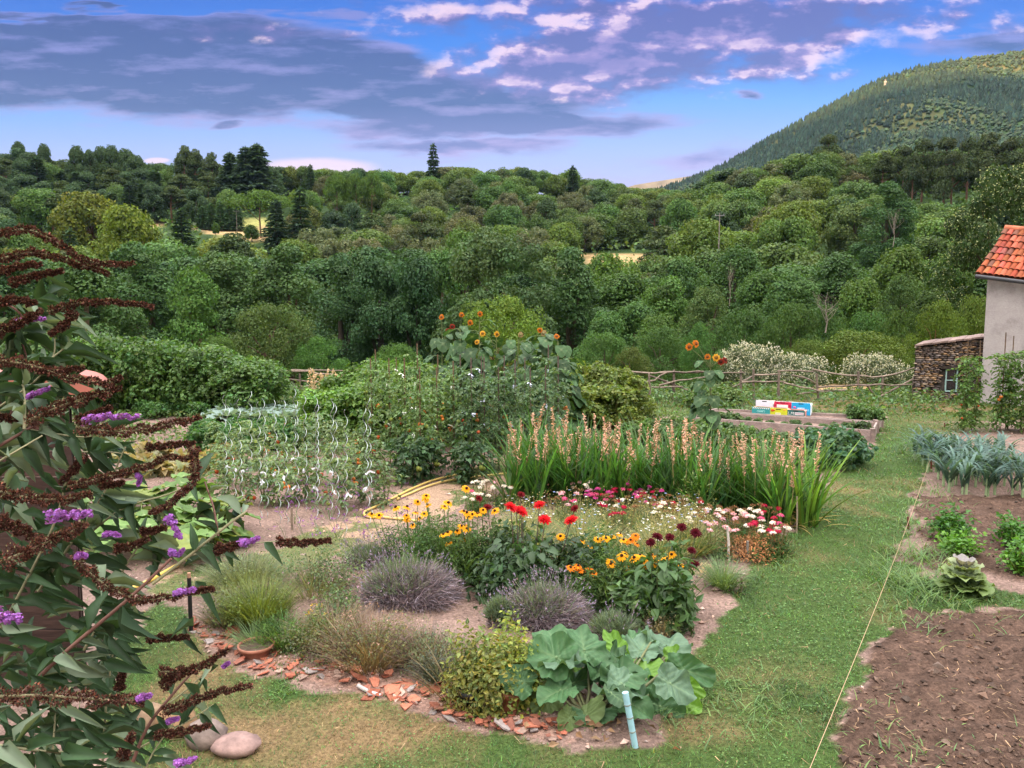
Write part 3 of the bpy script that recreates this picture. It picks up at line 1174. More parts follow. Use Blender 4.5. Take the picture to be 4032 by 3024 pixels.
# ------------------------------------------------------------------ trees that stand out
for X, Yt, w, l in ((905, 600, 130, "dark cedar with a blunt top at the edge of the cedar clump on the ridge"),
                    (965, 578, 150, "tall dark cedar with layered boughs in the middle of the cedar clump"),
                    (1012, 566, 165, "tallest blue-green cedar of the clump on the ridge, beside the open sky")):
    tree_px('cedar', X, Yt, 262 + R.uniform(-6, 6), w * 1.15, l, "dark cedars on the ridge", i=0)
for X, Yt, w, l in ((722, 574, 95, "tall pine with a bare reddish trunk beside the dark cedars"), (765, 588, 90, "slim pine between the bare-trunked pine and the cedars"),
                    (835, 602, 90, "pine leaning against the outer cedar on the ridge")):
    tree_px('pine', X, Yt, 268, w, l, "pines beside the dark cedars", i=0)
for X, Yt, w in ((300, 578, 75), (350, 592, 60), (395, 580, 70), (438, 576, 75), (492, 590, 85), (535, 614, 80), (170, 570, 60), (70, 560, 60)):
    tree_px('dark', X, Yt, 285 + R.uniform(-8, 8), w * 1.45, "round-topped pine standing above the wooded skyline away from the cedars", "pines along the skyline", tint=(1.0, .95, .8))
tree_px('umbrella', 1022, 752, 214, 240, "wide umbrella pine with a bright green dome above the tan meadow", i=0)
for X, Yt, w in ((1325, 690, 110), (1400, 688, 100), (1462, 686, 105)):
    tree_px('umbrella', X, Yt, 232, w, "small umbrella pine in the row of three on bare trunks", "row of umbrella pines", i=0)
tree_px('spruce', 1085, 785, 190, 130, "broad blue-green spruce beside the umbrella pine over the meadow", i=0)
tree_px('spruce', 1180, 738, 192, 125, "tall slim spruce next to the broad blue-green spruce by the meadow", i=1)
tree_px('spruce', 1705, 566, 300, 75, "lone pointed spruce rising above the middle of the skyline", i=1)
tree_px('spruce', 1222, 648, 296, 55, "small dark spruce just breaking the skyline over the pink cloud bank", i=1)
tree_px('spruce', 2256, 652, 290, 80, "dark conifer topping the skyline near the gap to the mountain", i=0)
tree_px('pine', 3265, 526, 232, 130, "big dark pine crowning the rounded hill under the mountain", i=1)
tree_px('bright', 990, 888, 208, 66, "clipped dark thuja standing alone in the tan meadow", i=0, tint=(.45, .6, .6))
tree_px('bright', 848, 878, 216, 34, "tiny round tree standing alone in the tan meadow", i=0, tint=(.6, .75, .6))
tree_px('bright', 350, 772, 175, 300, "yellow-green chestnut with a golden crown below the ridge", i=0, tint=(1.25, .95, .7))
tree_px('bright', 500, 830, 150, 300, "layered yellow-green acacia in front of the golden chestnut", i=1, tint=(1.2, 1.08, .7))
for X, Yt, w, y in ((3560, 570, 130, 205), (3640, 545, 150, 200), (3730, 535, 150, 196), (3820, 540, 150, 190), (3905, 525, 160, 192), (3990, 535, 160, 186), (3600, 600, 120, 190), (3760, 590, 140, 182), (3480, 600, 110, 200), (3880, 600, 140, 178), (4080, 540, 150, 180)):
    tree_px('pine', X, Yt, y, w, "dark pine in the stand at the foot of the mountain", "pine stand at the foot of the mountain", tint=(.8, .78, .8))
tree_px('linden', 3990, 640, 33, 640, "big linden with pale flower bracts behind the plastered house", i=0, whole=False, tint=(.62, .66, .58))
tree_px('ash', 3500, 705, 120, 330, "dark ash with dead white limbs sticking out of its crown", i=1, tint=(.8, .9, .8))

for k in range(34):
    X = 20 + (k % 17) * 54 + R.uniform(-16, 16)
    row = k // 17
    yt = np.interp(X, [0, 150, 300, 560, 900], [622, 632, 672, 668, 690]) + row * 62 + R.uniform(-18, 18)
    if X > 690 and row == 1:
        yt += 15
    kd = ('pine', 'dark', 'broad', 'spruce', 'dark')[int(R.integers(5))]
    tree_px(kd, X, yt, (262, 240)[row] + R.uniform(-6, 6), R.uniform(95, 150), f"{'dark' if kd != 'broad' else 'mid-green'} {dict(pine='pine', dark='leafy tree', broad='oak', spruce='spruce')[kd]} filling the dense wood under the cedar clump",
            f"{kd} trees in the dense wood under the cedar clump", np.array([1, 1, 1]) * np.exp(R.normal(0, .12)))
for X, Yt, w in ((830, 800, 60), (865, 790, 60), (900, 785, 66), (935, 795, 60), (795, 812, 56)):
    tree_px('spruce', X, Yt, 232, w, "pale young spruce in the short row edging the tan meadow", "young spruces edging the meadow", (1.5, 1.6, 1.4))


def utility(X, Yb, Yt, y, label):
    p = AT(X, Yb, y)
    h = AT(X, Yt, y)[2] - p[2]
    root = thing("utility_pole", label, "pole", p)
    mb = MB()
    tube(mb, [[0, 0, -4], [0, 0, h]], [.11, .07], 7, (.24, .21, .19))
    child(mb, "post", M_POLE, root)
    mb = MB()
    box(mb, (-.8, -.06, h - .5), (.8, .06, h - .40), (.26, .25, .25))
    for q in (-1, 0, 1):
        tube(mb, [[q * .7, 0, h - .4], [q * .7, 0, h - .15]], .05, 6, (.3, .3, .3))
    child(mb, "crossarm", M_PAINT, root)


utility(932, 873, 826, 214, "utility pole standing at the edge of the tan meadow")
utility(2832, 905, 838, 130, "utility pole with a crossarm among the oaks of the rounded hill")


def mast():
    y = 930
    p = AT(3483, 378, y)
    root = thing("radio_mast", "slender lattice radio mast high on the mountain slope", "mast", p)
    mb = MB()
    for a, b in ((-1, -1), (1, -1), (1, 1), (-1, 1)):
        tube(mb, [[a * 1.1, b * 1.1, -6], [a * .6, b * .6, 17]], .22, 5, (.42, .40, .38))
    for z in np.arange(-4, 17, 2.6):
        w = 1.1 - .5 * (z + 6) / 23
        for q, r in (((-w, -w), (w, -w)), ((w, -w), (w, w)), ((w, w), (-w, w)), ((-w, w), (-w, -w))):
            tube(mb, [[*q, z], [*r, z + 2.4]], .12, 4, (.42, .40, .38))
    child(mb, "lattice_frame", M_PAINT, root)
    for z in (9, 12, 15):
        mb = MB()
        box(mb, (-1.1, -1.2, z), (1.1, -.8, z + 1.5), (.46, .44, .41))
        child(mb, "antenna_panel", M_PAINT, root)


mast()

# broken white limbs and a dead tree
def bare(mb, base, h, spread, n, col, r0):
    tube(mb, [base, base + [spread * .1, 0, h * .3], base + [-spread * .05, 0, h * .55]], [r0, r0 * .8, r0 * .6], 6, col)
    for k in range(n):
        a = R.uniform(0, 2 * PI)
        s = base + np.array([0, 0, h * R.uniform(.25, .6)])
        e = base + np.array([math.cos(a) * spread * R.uniform(.4, 1), math.sin(a) * spread * .6, h * R.uniform(.6, 1.05)])
        m = (s + e) / 2 + R.normal(0, spread * .12, 3)
        tube(mb, [s, m, e], [r0 * .45, r0 * .3, r0 * .1], 5, col, cap=False)
        for q in range(4):
            f = R.uniform(.4, .95)
            p = s + (e - s) * f
            tube(mb, [p, p + R.normal(0, spread * .14, 3) + [0, 0, h * .05], p + R.normal(0, spread * .25, 3) + [0, 0, h * .1]], [r0 * .14, r0 * .08, r0 * .03], 4, col, cap=False)


for X, Yb, Yt, y, wpx, l, g in ((3250, 1310, 1150, 50, 100, "leafless dead tree with pale twisting branches above the olive hedge", None),
                                (3520, 890, 810, 112, 70, "bare white dead limbs showing against the dark ash", None),
                                (2875, 1090, 1020, 80, 40, "thin grey dead sapling in the wood behind the willow", None)):
    b = AT(X, Yb, y)
    zb = float(hz(b[0], y))
    mb = MB()
    h = AT(X, Yt, y)[2] - min(b[2], 1e9)
    lo = np.array([0, 0, b[2] - zb - (0 if y < 60 else 3)])
    bare(mb, lo, h + (0 if y < 60 else 3), wpx / F * y * .6, 11, np.array([.24, .20, .17]), .018 * h)
    o = mb.build("dead_tree", M_BARK, None, (b[0], y, zb))
    tag(o, l, "dead tree")

# ------------------------------------------------------------------ the wooded slope
KINDS_L = (('broad', .26), ('holm', .12), ('dark', .22), ('bright', .10), ('pine', .20), ('spruce', .10))
KINDS_M = (('broad', .30), ('holm', .38), ('bright', .14), ('dark', .12), ('pine', .06))
KINDS_R = (('broad', .55), ('bright', .25), ('holm', .06), ('dark', .12))
PHRASE = {'broad': "round mid-green oak", 'bright': "bright yellow-green oak", 'holm': "grey-green holm oak", 'dark': "dark upright ash", 'pine': "dark pine", 'spruce': "dark narrow spruce"}
rows = np.concatenate([np.arange(104, 235, 13.5), np.arange(238, 345, 17.5)])
ntree = 0
for y in rows:
    step = 10.5 if y < 235 else 12.5
    x = -.74 * y + R.uniform(0, step)
    while x < .74 * y:
        tx, ty = x + R.normal(0, 2.2), y + R.normal(0, 3.5)
        x += step * R.uniform(.85, 1.2)
        u = 2016 + F * tx / ty
        if ty > np.interp(u, RID[:, 0], RID[:, 1]) + 6 or ty < 100:
            continue
        if u < -60 or u > 4090:
            continue
        zb = float(hz(tx, ty))
        tab = KINDS_L if u < 1150 else (KINDS_M if u < 2650 else KINDS_R)
        kd = R.choice([k for k, _ in tab], p=np.array([p for _, p in tab]) / sum(p for _, p in tab))
        hh = {'broad': 10.5, 'bright': 10.5, 'holm': 9.5, 'dark': 11.5, 'pine': 12.5, 'spruce': 12.5}[kd] * R.uniform(.78, 1.18)
        ww = {'broad': 13.5, 'bright': 13, 'holm': 13, 'dark': 10.5, 'pine': 9.5, 'spruce': 7}[kd] * R.uniform(.8, 1.2)
        if ty > 285 and kd in ('pine', 'spruce') and u > 1150:
            kd = 'broad'
        pts = np.array([[tx, ty, zb + hh * f] for f in (0.08, .4, .75)])
        px, py = project(pts)
        wp = ww / 2 / ty * F
        if any(inpoly(px + o, py, m).any() for m in MEADOWS for o in (-wp * .75, 0, wp * .75)):
            continue
        if any(abs(tx - ox) < orad + ww * .28 and abs(ty - oy) < orad + 5 for ox, oy, orad in OCC):
            continue
        skyp = float(np.interp(u, SKY[:, 0], SKY[:, 1])) - 6
        ztop = AT(u, skyp, ty)[2]
        if zb + hh > ztop:
            hh = max(4.0, ztop - zb + R.normal(0, .35))
        stand = ("below the dark cedars and pines" if u < 700 else "around the tan meadow" if u < 1250 else
                 "on the middle slope of the wooded ridge" if u < 2650 else "on the rounded hill under the mountain")
        if ty > 262 and u < 2650:
            stand = "along the crest of the long wooded ridge" if u > 1150 else "up on the crest near the cedars"
        lab = f"{PHRASE[kd]} in the wood {stand}"
        g = f"{PHRASE[kd]}s {stand}"
        tn = np.exp(R.normal(0, .14)) * np.array([np.exp(R.normal(0, .10)), 1, np.exp(R.normal(0, .08))])
        tree(kd, (tx, ty, zb - .4), ww, hh, lab, g, tn, True)
        ntree += 1
for k in range(66):
    X = -40 + k * 56 + R.uniform(-14, 14)
    y = float(np.interp(X, RID[:, 0], RID[:, 1])) - R.uniform(3, 16)
    yt = float(np.interp(X, SKY[:, 0], SKY[:, 1])) + R.normal(-2, 7)
    if 860 < X < 1060 or X > 3560:
        continue
    kd = ('broad', 'bright', 'holm', 'broad', 'dark')[int(R.integers(5))] if X > 1100 else ('dark', 'broad', 'dark', 'pine')[int(R.integers(4))]
    tree_px(kd, X, yt, y, R.uniform(120, 190) * (1.25 if X > 2650 else 1), f"{PHRASE[kd]} closing the skyline in the unbroken row of crowns", f"{kd} trees closing the skyline", np.exp(R.normal(0, .10)) * np.array([np.exp(R.normal(0, .08)), 1, 1]))
print("slope trees", ntree)

# low growth that fills the ground between the trunks, one mass
def undergrowth():
    n = 26000
    y = R.uniform(60, 335, n)
    u = R.uniform(-.76, .76, n)
    x = u * y
    z = hz(x, y)
    px, py = project(np.stack([x, y, z + .6], 1))
    px2, py2 = project(np.stack([x, y, z + 3.0], 1))
    keep = ~np.any([inpoly(px, py, m) | inpoly(px2, py2, m) for m in MEADOWS], axis=0)
    x, y, z = x[keep], y[keep], z[keep]
    n = len(x)
    hgt = R.uniform(.3, 3.2, n)
    P = np.stack([x, y, z + hgt], 1)
    N = nrm(rdir(n, -.1, 1) + [0, -.3, .4])
    s = R.uniform(.7, 1.7, n)
    mb = MB()
    scatter(mb, LEAF, P, nrm(np.cross(N, R.normal(0, 1, (n, 3)))), N, s * .8, s, vary(GREEN * .85, n, .3, .12))
    tag(mb.build("undergrowth", M_LEAF), kind='stuff')


undergrowth()

# ------------------------------------------------------------------ the belt of trees in the valley just beyond the garden
for X, Yt, y, w, kd, tn, l in (
        (60, 985, 62, 420, 'ash', (.8, .85, .9), "dark green ash at the end of the tree belt, behind the butterfly bush"),
        (330, 960, 66, 430, 'ash', (1.1, 1.08, .9), "pale-topped ash in the belt behind the berry hedge"),
        (520, 940, 74, 400, 'ash', (.95, 1.0, .9), "slender ash rising behind the pale-topped ash of the belt"),
        (760, 1040, 58, 330, 'robinia', (1.0, 1.15, .85), "fresh green robinia standing forward of the ash belt"),
        (880, 945, 76, 420, 'ash', (1.1, 1.05, .95), "light green ash between the robinia and the dark ashes"),
        (1130, 950, 74, 420, 'ash', (1.05, 1.0, .9), "light green ash above the grey walnut bush"),
        (1330, 985, 66, 340, 'ash', (.78, .84, .95), "dark ash in the densest stretch of the belt, nearest the walnut bush"),
        (1490, 960, 64, 300, 'ash', (.70, .80, .95), "very dark pointed ash in the middle of the belt"),
        (1640, 975, 62, 300, 'ash', (.66, .78, .92), "dark blue-green ash beside the open-crowned ash"),
        (1740, 940, 72, 300, 'ash', (1.1, 1.2, .95), "pale green poplar-like ash behind the open-crowned ash"),
        (1830, 905, 82, 330, 'oak', (.95, 1.0, 1.0), "round oak looking over the belt behind the open-crowned ash"),
        (1985, 880, 60, 560, 'ash_open', (1.0, 1.0, 1.0), "large open-crowned ash with pale branches showing, behind the sunflowers"),
        (2230, 960, 64, 360, 'ash', (.88, .92, .85), "dome-shaped ash next to the open-crowned ash"),
        (2380, 1190, 48, 260, 'ash', (1.1, 1.2, 1.0), "low dark tree closing the end of the ash belt"),
        (2500, 1150, 58, 260, 'ash', (1.2, 1.25, 1.1), "dark narrow tree between the ash belt and the bright robinia"),
        (2620, 1060, 62, 300, 'robinia', (1.05, 1.15, .95), "bright fresh green robinia behind the pole fence"),
        (2790, 1110, 56, 300, 'willow', (1.0, 1.05, 1.0), "feathery pale willow behind the white-leaved shrub"),
        (2680, 985, 84, 300, 'robinia', (.85, .95, .95), "tall robinia behind the bright one, near the pale field strip"),
        (2900, 960, 88, 330, 'robinia', (.8, .9, .9), "spreading robinia on the slope over the willow"),
        (3010, 1060, 72, 330, 'oak', (.8, .9, .9), "dark round oak beside the willow"),
        (3130, 1040, 66, 300, 'robinia', (.9, 1.0, 1.05), "blue-green robinia above the dead tree"),
        (3300, 985, 82, 340, 'robinia', (.75, .85, .85), "dim green robinia under the ash with dead limbs"),
        (3400, 1090, 62, 280, 'oak', (1.05, 1.05, .9), "olive-green oak behind the dead tree"),
        (3560, 1060, 56, 260, 'willow', (.72, .85, .72), "upright narrow tree standing near the stone shed"),
        (3560, 960, 76, 330, 'oak', (1.0, .95, .8), "broad olive oak on the slope above the stone shed"),
        (3740, 1000, 62, 300, 'oak', (.85, .85, .7), "dark oak half hidden by the linden"),
        (3660, 1130, 46, 240, 'robinia', (.75, .72, .6), "olive green tree directly behind the stone shed"),
        (3820, 1150, 42, 280, 'robinia', (.8, .75, .55), "yellowing robinia beside the house wall"),
        (2600, 1230, 44, 260, 'oak', (.95, 1.0, .9), "small rounded tree just beyond the crossed fence poles"),
        (3120, 1200, 40, 280, 'bush', (.8, .85, .75), "brushy thicket under the dead tree"),
        (2930, 1230, 42, 300, 'bush', (.75, .85, .8), "dark thicket above the white-leaved shrub"),
        (3420, 1240, 40, 260, 'bush', (.75, .95, .8), "young dark laurel thicket behind the olive hedge"),
        (3260, 1215, 52, 220, 'bush', (.8, .9, .8), "dark thicket behind the dead tree's foot"),
        (3560, 1230, 38, 220, 'bush', (.85, .85, .65), "scrubby thicket beside the stone shed's corner")):
    tree_px(kd, X, Yt, y, w * 1.18, l, "belt of trees in the dip beyond the garden" if kd != 'bush' else "thickets beyond the fence", tn, False, sink=.3)
# a second, darker row behind the belt, and stems low in the dip
for k in range(26):
    X = -40 + k * 165 + R.uniform(-40, 40)
    y = R.uniform(84, 98)
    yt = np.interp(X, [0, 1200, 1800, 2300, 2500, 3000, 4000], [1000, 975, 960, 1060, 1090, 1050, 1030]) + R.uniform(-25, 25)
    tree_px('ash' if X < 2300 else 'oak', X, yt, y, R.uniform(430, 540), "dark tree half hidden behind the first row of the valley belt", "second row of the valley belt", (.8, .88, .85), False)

# ------------------------------------------------------------------ shrubs along the fence
for X, Yt, Yb, y, w, tn, l in (
        (1060, 1205, 1450, 26, 400, (1.05, .92, .95), "grey-green walnut bush with thinning leaves behind the berry hedge"),
        (860, 1330, 1500, 24, 220, (1.15, 1.15, 1.0), "light green bush at the foot of the walnut bush"),
        (1270, 1330, 1520, 25, 260, (.9, 1.15, .9), "fresh green bush between walnut bush and sapling row"),
        (1960, 1175, 1480, 22, 470, (1.75, 1.55, .9), "yellow-green young walnut behind the sunflowers"),
        (1560, 1360, 1500, 23.5, 260, (1.0, 1.15, .9), "leafy green bush behind the tomato stakes"),
        (2380, 1315, 1480, 24, 270, (1.05, 1.2, 1.1), "rounded blue-green bush behind the raspberry canes"),
        (2600, 1290, 1520, 26, 280, (.85, .95, .9), "dark green bush beyond the crossed fence poles"),
        (2770, 1275, 1500, 24, 190, (1.0, 1.25, 1.2), "pale young ash sapling beside the tall sunflower"),
        (2480, 1370, 1560, 23, 200, (1.2, .9, .8), "brownish half-dry bush behind the fence"),
        (3380, 1310, 1440, 27, 420, (1.25, 1.05, .62), "clipped olive-brown hedge shrub across the straw path"),
        (3180, 1345, 1450, 27, 240, (1.15, 1.0, .65), "olive shrub where the straw path begins"),
        (3530, 1330, 1470, 27, 180, (1.2, 1.0, .6), "olive-brown shrub touching the stone shed"),
        (3690, 1190, 1400, 28, 260, (1.35, 1.15, .6), "yellowish bush above the stone shed's roof"),
        (3840, 1180, 1400, 30, 220, (1.3, 1.1, .6), "yellowish bush between stone shed roof and linden"),
        (60, 1340, 1600, 24, 260, (.9, 1.0, .9), "shady bush at the far end of the berry hedge")):
    tree_px('bush', X, Yt, y, w, l, "shrubs along the garden's far edge", tn, False, zb=float(hz(AT(X, Yt, y)[0], y)) - .1)

# silver-leaved shrubs behind the fence
def silver(seed):
    cr, tr = MB(), MB()
    c, rl = lumpy_crown(cr, 2.3, .25, 2.1, 60, 150, .13, np.array([.10, .13, .075]), 'bush', .8, (.18, .30), .2, .05, .3, .12, .5)
    n = 2600
    k = R.integers(0, len(c), n)
    d = rdir(n, -.3, 1)
    P = c[k] + d * (rl[k] * R.uniform(.95, 1.12, n))[:, None]
    scatter(cr, LEAF, P, nrm(d + R.normal(0, .5, (n, 3))), nrm(R.normal(0, 1, (n, 3))), .06, .13, vary((.58, .56, .50), n, .15, .03))
    trunk_limbs(tr, .06, 2.0, c, 9)
    return cr, tr, 2.75, 2.3


TREES['silver'] = [silver(k) for k in range(2)]
for X, Yt, y, w, l in ((2960, 1372, 24.5, 330, "large silver-leaved shrub flecked white, behind the fence's middle"), (3150, 1410, 24, 290, "silver-leaved shrub bordering the straw path through the fence"),
                       (2870, 1400, 26, 200, "silver-leaved shrub half behind the large one"), (3440, 1408, 24, 300, "silver-leaved shrub beside the stone shed")):
    p = AT(X, Yt, y)
    zb = float(hz(p[0], y))
    s = source('silver', int(R.integers(2)), False)
    o = tree('silver', (p[0], y, zb - .1), w / F * y, p[2] - zb + .1, l, "silver-leaved shrubs")
    o.name = "silver_leaved_shrub"
    o['category'] = "shrub"

# ------------------------------------------------------------------ the plastered house
def hit_plane(X, Y, p0, d):
    """where the sight line of a pixel meets the upright plane through p0 along the horizontal direction d"""
    r = ray(X, Y)
    o = np.array([0, 0, CAMZ])
    n = np.array([d[1], -d[0], 0.0])
    t = np.dot(np.asarray(p0) - o, n) / np.dot(r, n)
    return o + r * t


M_PLASTER = None


def plaster_mat():
    m, t, out = new_mat("lime_plaster")
    tc = t.n.new('ShaderNodeTexCoord')
    n1 = t.noise(tc.outputs['Object'], 2.2, 6, .6)
    n2 = t.noise(tc.outputs['Object'], 26, 5, .65)
    c = t.ramp(n1, [(.3, (.28, .25, .255)), (.5, (.40, .362, .372)), (.75, (.46, .42, .43))])
    c = t.mix(.35, c, t.ramp(n2, [(.3, (.7, .68, .66)), (.65, (1.15, 1.15, 1.15))]), 'MULTIPLY')
    spot = t.step(t.noise(tc.outputs['Object'], 9, 2, .5), .70, .74)
    c = t.mix(t.m('MULTIPLY', spot, .5), c, (.26, .21, .20))
    b = t.n.new('ShaderNodeBump')
    b.inputs['Strength'].default_value = .5
    b.inputs['Distance'].default_value = .02
    t.l.new(n2, b.inputs['Height'])
    principled(t, out, c, .9, .15, b.outputs[0])
    return m


def house():
    c0 = G(3858, 1585)
    fd = np.array([.707, -.707, 0])         # along the front, towards the right
    bd = np.array([.707, .707, 0])          # towards the back
    root = thing("plastered_house", "tall plastered house with an orange tiled roof and a dark gutter", "house", c0)
    eL = hit_plane(3872, 1068, c0, fd)
    eR = hit_plane(4240, 1115, c0, fd)
    rL = hit_plane(3977, 902, c0, bd)
    back = rL - c0
    rR = eR + (rL - eL) + np.array([0, 0, 0])
    loc = lambda p: np.asarray(p) - c0
    a = np.array([0, 0, 0.0])
    b = loc(eR) * [1, 1, 0]
    d = fd * 0 + loc(rL) * [1, 1, 0]
    V = [a - [0, 0, .4], b - [0, 0, .4], b + d - [0, 0, .4], d - [0, 0, .4], loc(eL), loc(eR), loc(rR), loc(rL)]
    V[4][2] -= .12
    V[5][2] -= .12
    V[6][2] -= .12
    V[7][2] -= .12
    V[4][:2] = 0, 0
    child(MB().add(np.array(V), [[0, 1, 5, 4], [1, 2, 6, 5], [2, 3, 7, 6], [3, 0, 4, 7], [4, 5, 6, 7]], (1, 1, 1)), "wall", plaster_mat(), root)
    # roof of half-round tiles laid from gutter to ridge
    E0, E1, Q0, Q1 = loc(eL) - fd * .12, loc(eR), loc(rL) - fd * .12, loc(rR)
    E0 = E0 - (Q0 - E0) * .05
    E1 = E1 - (Q1 - E1) * .05
    up = nrm(np.cross(E1 - E0, Q0 - E0))
    if up[2] < 0:
        up = -up
    roof = MB()
    box_n = np.array([E0, E1, Q1, Q0])
    roof.add(np.concatenate([box_n, box_n - up * .06]), [[0, 1, 2, 3], [7, 6, 5, 4], [0, 4, 5, 1], [1, 5, 6, 2], [2, 6, 7, 3], [3, 7, 4, 0]], (.20, .07, .045))
    ncol, nrow = 17, 7
    for i in range(ncol):
        for j in range(nrow):
            f0, f1 = (j - .12) / nrow, (j + 1.05) / nrow
            s = (i + .5) / ncol
            p0 = E0 + (E1 - E0) * s + (Q0 - E0) * f0
            p1 = E0 + (E1 - E0) * s + (Q0 - E0) * f1
            ax = nrm(E1 - E0)
            w = np.linalg.norm(E1 - E0) / ncol * .56
            th = np.linspace(0, PI, 8)
            lift = up * (.035 + R.normal(0, .006))
            jit = ax * R.normal(0, .012)
            A = p0 + jit + lift + np.cos(th)[:, None] * ax * w + np.sin(th)[:, None] * up * w * .85
            B = p1 + jit + lift * .4 + np.cos(th)[:, None] * ax * w * .82 + np.sin(th)[:, None] * up * w * .70
            A2 = p0 + jit + lift + np.cos(th)[:, None] * ax * w * .82 + np.sin(th)[:, None] * up * w * .66
            cc = np.array([.34, .075, .042]) * R.uniform(.55, 1.2) * np.array([1, R.uniform(.8, 1.3), R.uniform(.8, 1.3)])
            if R.random() < .22:
                cc = cc * .45 + np.array([.05, .035, .03])
            f = [[k, k + 1, 8 + k + 1, 8 + k] for k in range(7)]
            roof.add(np.concatenate([A, B]), f, cc, 0, True)
            roof.add(np.concatenate([A2, A]), f, cc * .35, 0, False)
    ro = child(roof, "roof", M_CLAY, root)
    g = MB()
    off = -bd * .10 - np.array([0, 0, .07])
    tube(g, [E0 + off, (E0 + E1) / 2 + off, E1 + off], .055, 10, (.045, .045, .055))
    child(g, "gutter", M_PAINT, root)
    rid = MB()
    for k in range(12):
        p = Q0 + (Q1 - Q0) * (k / 12)
        q = Q0 + (Q1 - Q0) * ((k + 1.1) / 12)
        tube(rid, [p + up * .02, q + up * .04], [.11, .09], 10, np.array([.46, .15, .085]) * R.uniform(.7, 1.15))
    r2 = child(rid, "ridge_cap", M_CLAY, root)
    return root


house()


def shed():
    p0 = G(3598, 1578)
    y = p0[1]
    root = thing("stone_shed", "low dry-stone lean-to shed with a thin slab roof against the plastered house", "shed", p0)
    H = lambda X, Y: AT(X, Y, y) - p0
    tl, tr_ = H(3601, 1362), H(3866, 1330)
    x1 = H(3868, 1500)[0]
    dp = 2.2
    sk = dp * .66
    wx0, wx1 = H(3724, 1500)[0], H(3772, 1500)[0]
    wz0, wz1 = H(3740, 1543)[2], H(3740, 1452)[2]
    mb = MB()
    z0 = -.3

    def top(x):
        return tl[2] + (tr_[2] - tl[2]) * x / x1
    # core, left open where the window sits
    dark = (.055, .045, .042)
    for a, b, lo, hi in ((0, wx0, None, None), (wx1, x1 + .3, None, None), (wx0, wx1, None, wz0), (wx0, wx1, wz1, None)):
        za = z0 if lo is None else lo
        V = []
        for x in (a, b):
            zt = top(x) if hi is None else hi
            V += [(x, .05, za), (x + dp * .66, dp, za), (x + dp * .66, dp, zt), (x, .05, zt)]
        mb.add(np.array(V), [[0, 1, 2, 3], [7, 6, 5, 4], [0, 3, 7, 4], [3, 2, 6, 7], [2, 1, 5, 6], [1, 0, 4, 5]], dark)
    # courses of flat stones
    z = z0 + .2
    pal = np.array([(.22, .165, .14), (.16, .125, .115), (.30, .23, .18), (.20, .17, .165), (.34, .22, .13), (.12, .10, .10)])
    while z < tr_[2]:
        hgt = R.choice([.035, .05, .065, .09], p=[.35, .35, .2, .1])
        x = R.uniform(-.02, .03)
        while x < x1:
            w = hgt * R.uniform(1.6, 4.2)
            cx, cz = x + w / 2, z + hgt / 2 + R.normal(0, .006)
            if cz + hgt / 2 < top(min(cx, x1)) - .01 and not (wx0 - .05 < cx + w / 2 and cx - w / 2 < wx1 + .05 and wz0 - .03 < cz < wz1 + .07):
                c = pal[R.integers(len(pal))] * R.uniform(.65, 1.35)
                blob(mb, (cx, .05, cz), 1.0, c, 7, 5, .10, 0, (w * .52, .075 + R.uniform(0, .025), hgt * .56), True)
            x += w * .98
        z += hgt * .96
    # outer corner and lintel
    child(mb, "wall", M_STONE, root)
    rf = MB()
    for k in range(9):
        a, b = k / 9, (k + 1.04) / 9
        xa, xb = -.10 + a * (x1 + .12), -.10 + b * (x1 + .12)
        za, zb = top(xa) + .01 * (k % 2), top(xb) + .01 * (k % 2)
        V = np.array([(xa, -.10, za), (xb, -.10, zb), (xb + sk, dp, zb), (xa + sk, dp, za), (xa, -.10, za + .045), (xb, -.10, zb + .045), (xb + sk, dp, zb + .045), (xa + sk, dp, za + .045)])
        rf.add(V, [[3, 2, 1, 0], [4, 5, 6, 7], [0, 1, 5, 4], [1, 2, 6, 5], [2, 3, 7, 6], [3, 0, 4, 7]], np.array([.23, .165, .15]) * R.uniform(.75, 1.3))
    child(rf, "roof", M_STONE, root)
    li = MB()
    box(li, (wx0 - .16, -.04, wz1), (wx1 + .10, .16, wz1 + .075), (.05, .04, .035))
    child(li, "lintel", M_POLE, root)
    fr = MB()
    c = (.33, .50, .50)
    w, t = .032, .05
    yy = .02
    for lo, hi in (((wx0, yy, wz0), (wx0 + w, yy + t, wz1)), ((wx1 - w, yy, wz0), (wx1, yy + t, wz1)), ((wx0 + w, yy, wz0), (wx1 - w, yy + t, wz0 + w)),
                   ((wx0 + w, yy, wz1 - w), (wx1 - w, yy + t, wz1)), ((wx0 + w, yy + .006, (wz0 + wz1) / 2 - .012), (wx1 - w, yy + t - .006, (wz0 + wz1) / 2 + .012))):
        box(fr, lo, hi, c)
    wn = child(fr, "window", M_PAINT, root)
    pn = MB()
    box(pn, (wx0 + w * .8, yy + .03, wz0 + w * .8), (wx1 - w * .8, yy + .036, wz1 - w * .8), (.012, .014, .016))
    m, t_, out = new_mat("dark_glass")
    principled(t_, out, (.012, .014, .016), .08, .5)
    child(pn, "pane", m, wn)
    return root


shed()


# ------------------------------------------------------------------ pole fence
def pole(mb, pts, r, wob=.012, col=None):
    pts = np.asarray(pts, float)
    out = []
    for a, b in zip(pts[:-1], pts[1:]):
        n = max(2, int(np.linalg.norm(b - a) / .25))
        for k in range(n):
            out.append(a + (b - a) * k / n)
    out.append(pts[-1])
    out = np.array(out)
    out[1:-1] += R.normal(0, wob, (len(out) - 2, 3))
    rr = np.linspace(r * 1.15, r * .75, len(out)) * R.uniform(.9, 1.1, len(out))
    tube(mb, out, rr, 6, np.array([.25, .195, .165]) * R.uniform(.7, 1.25) if col is None else col)


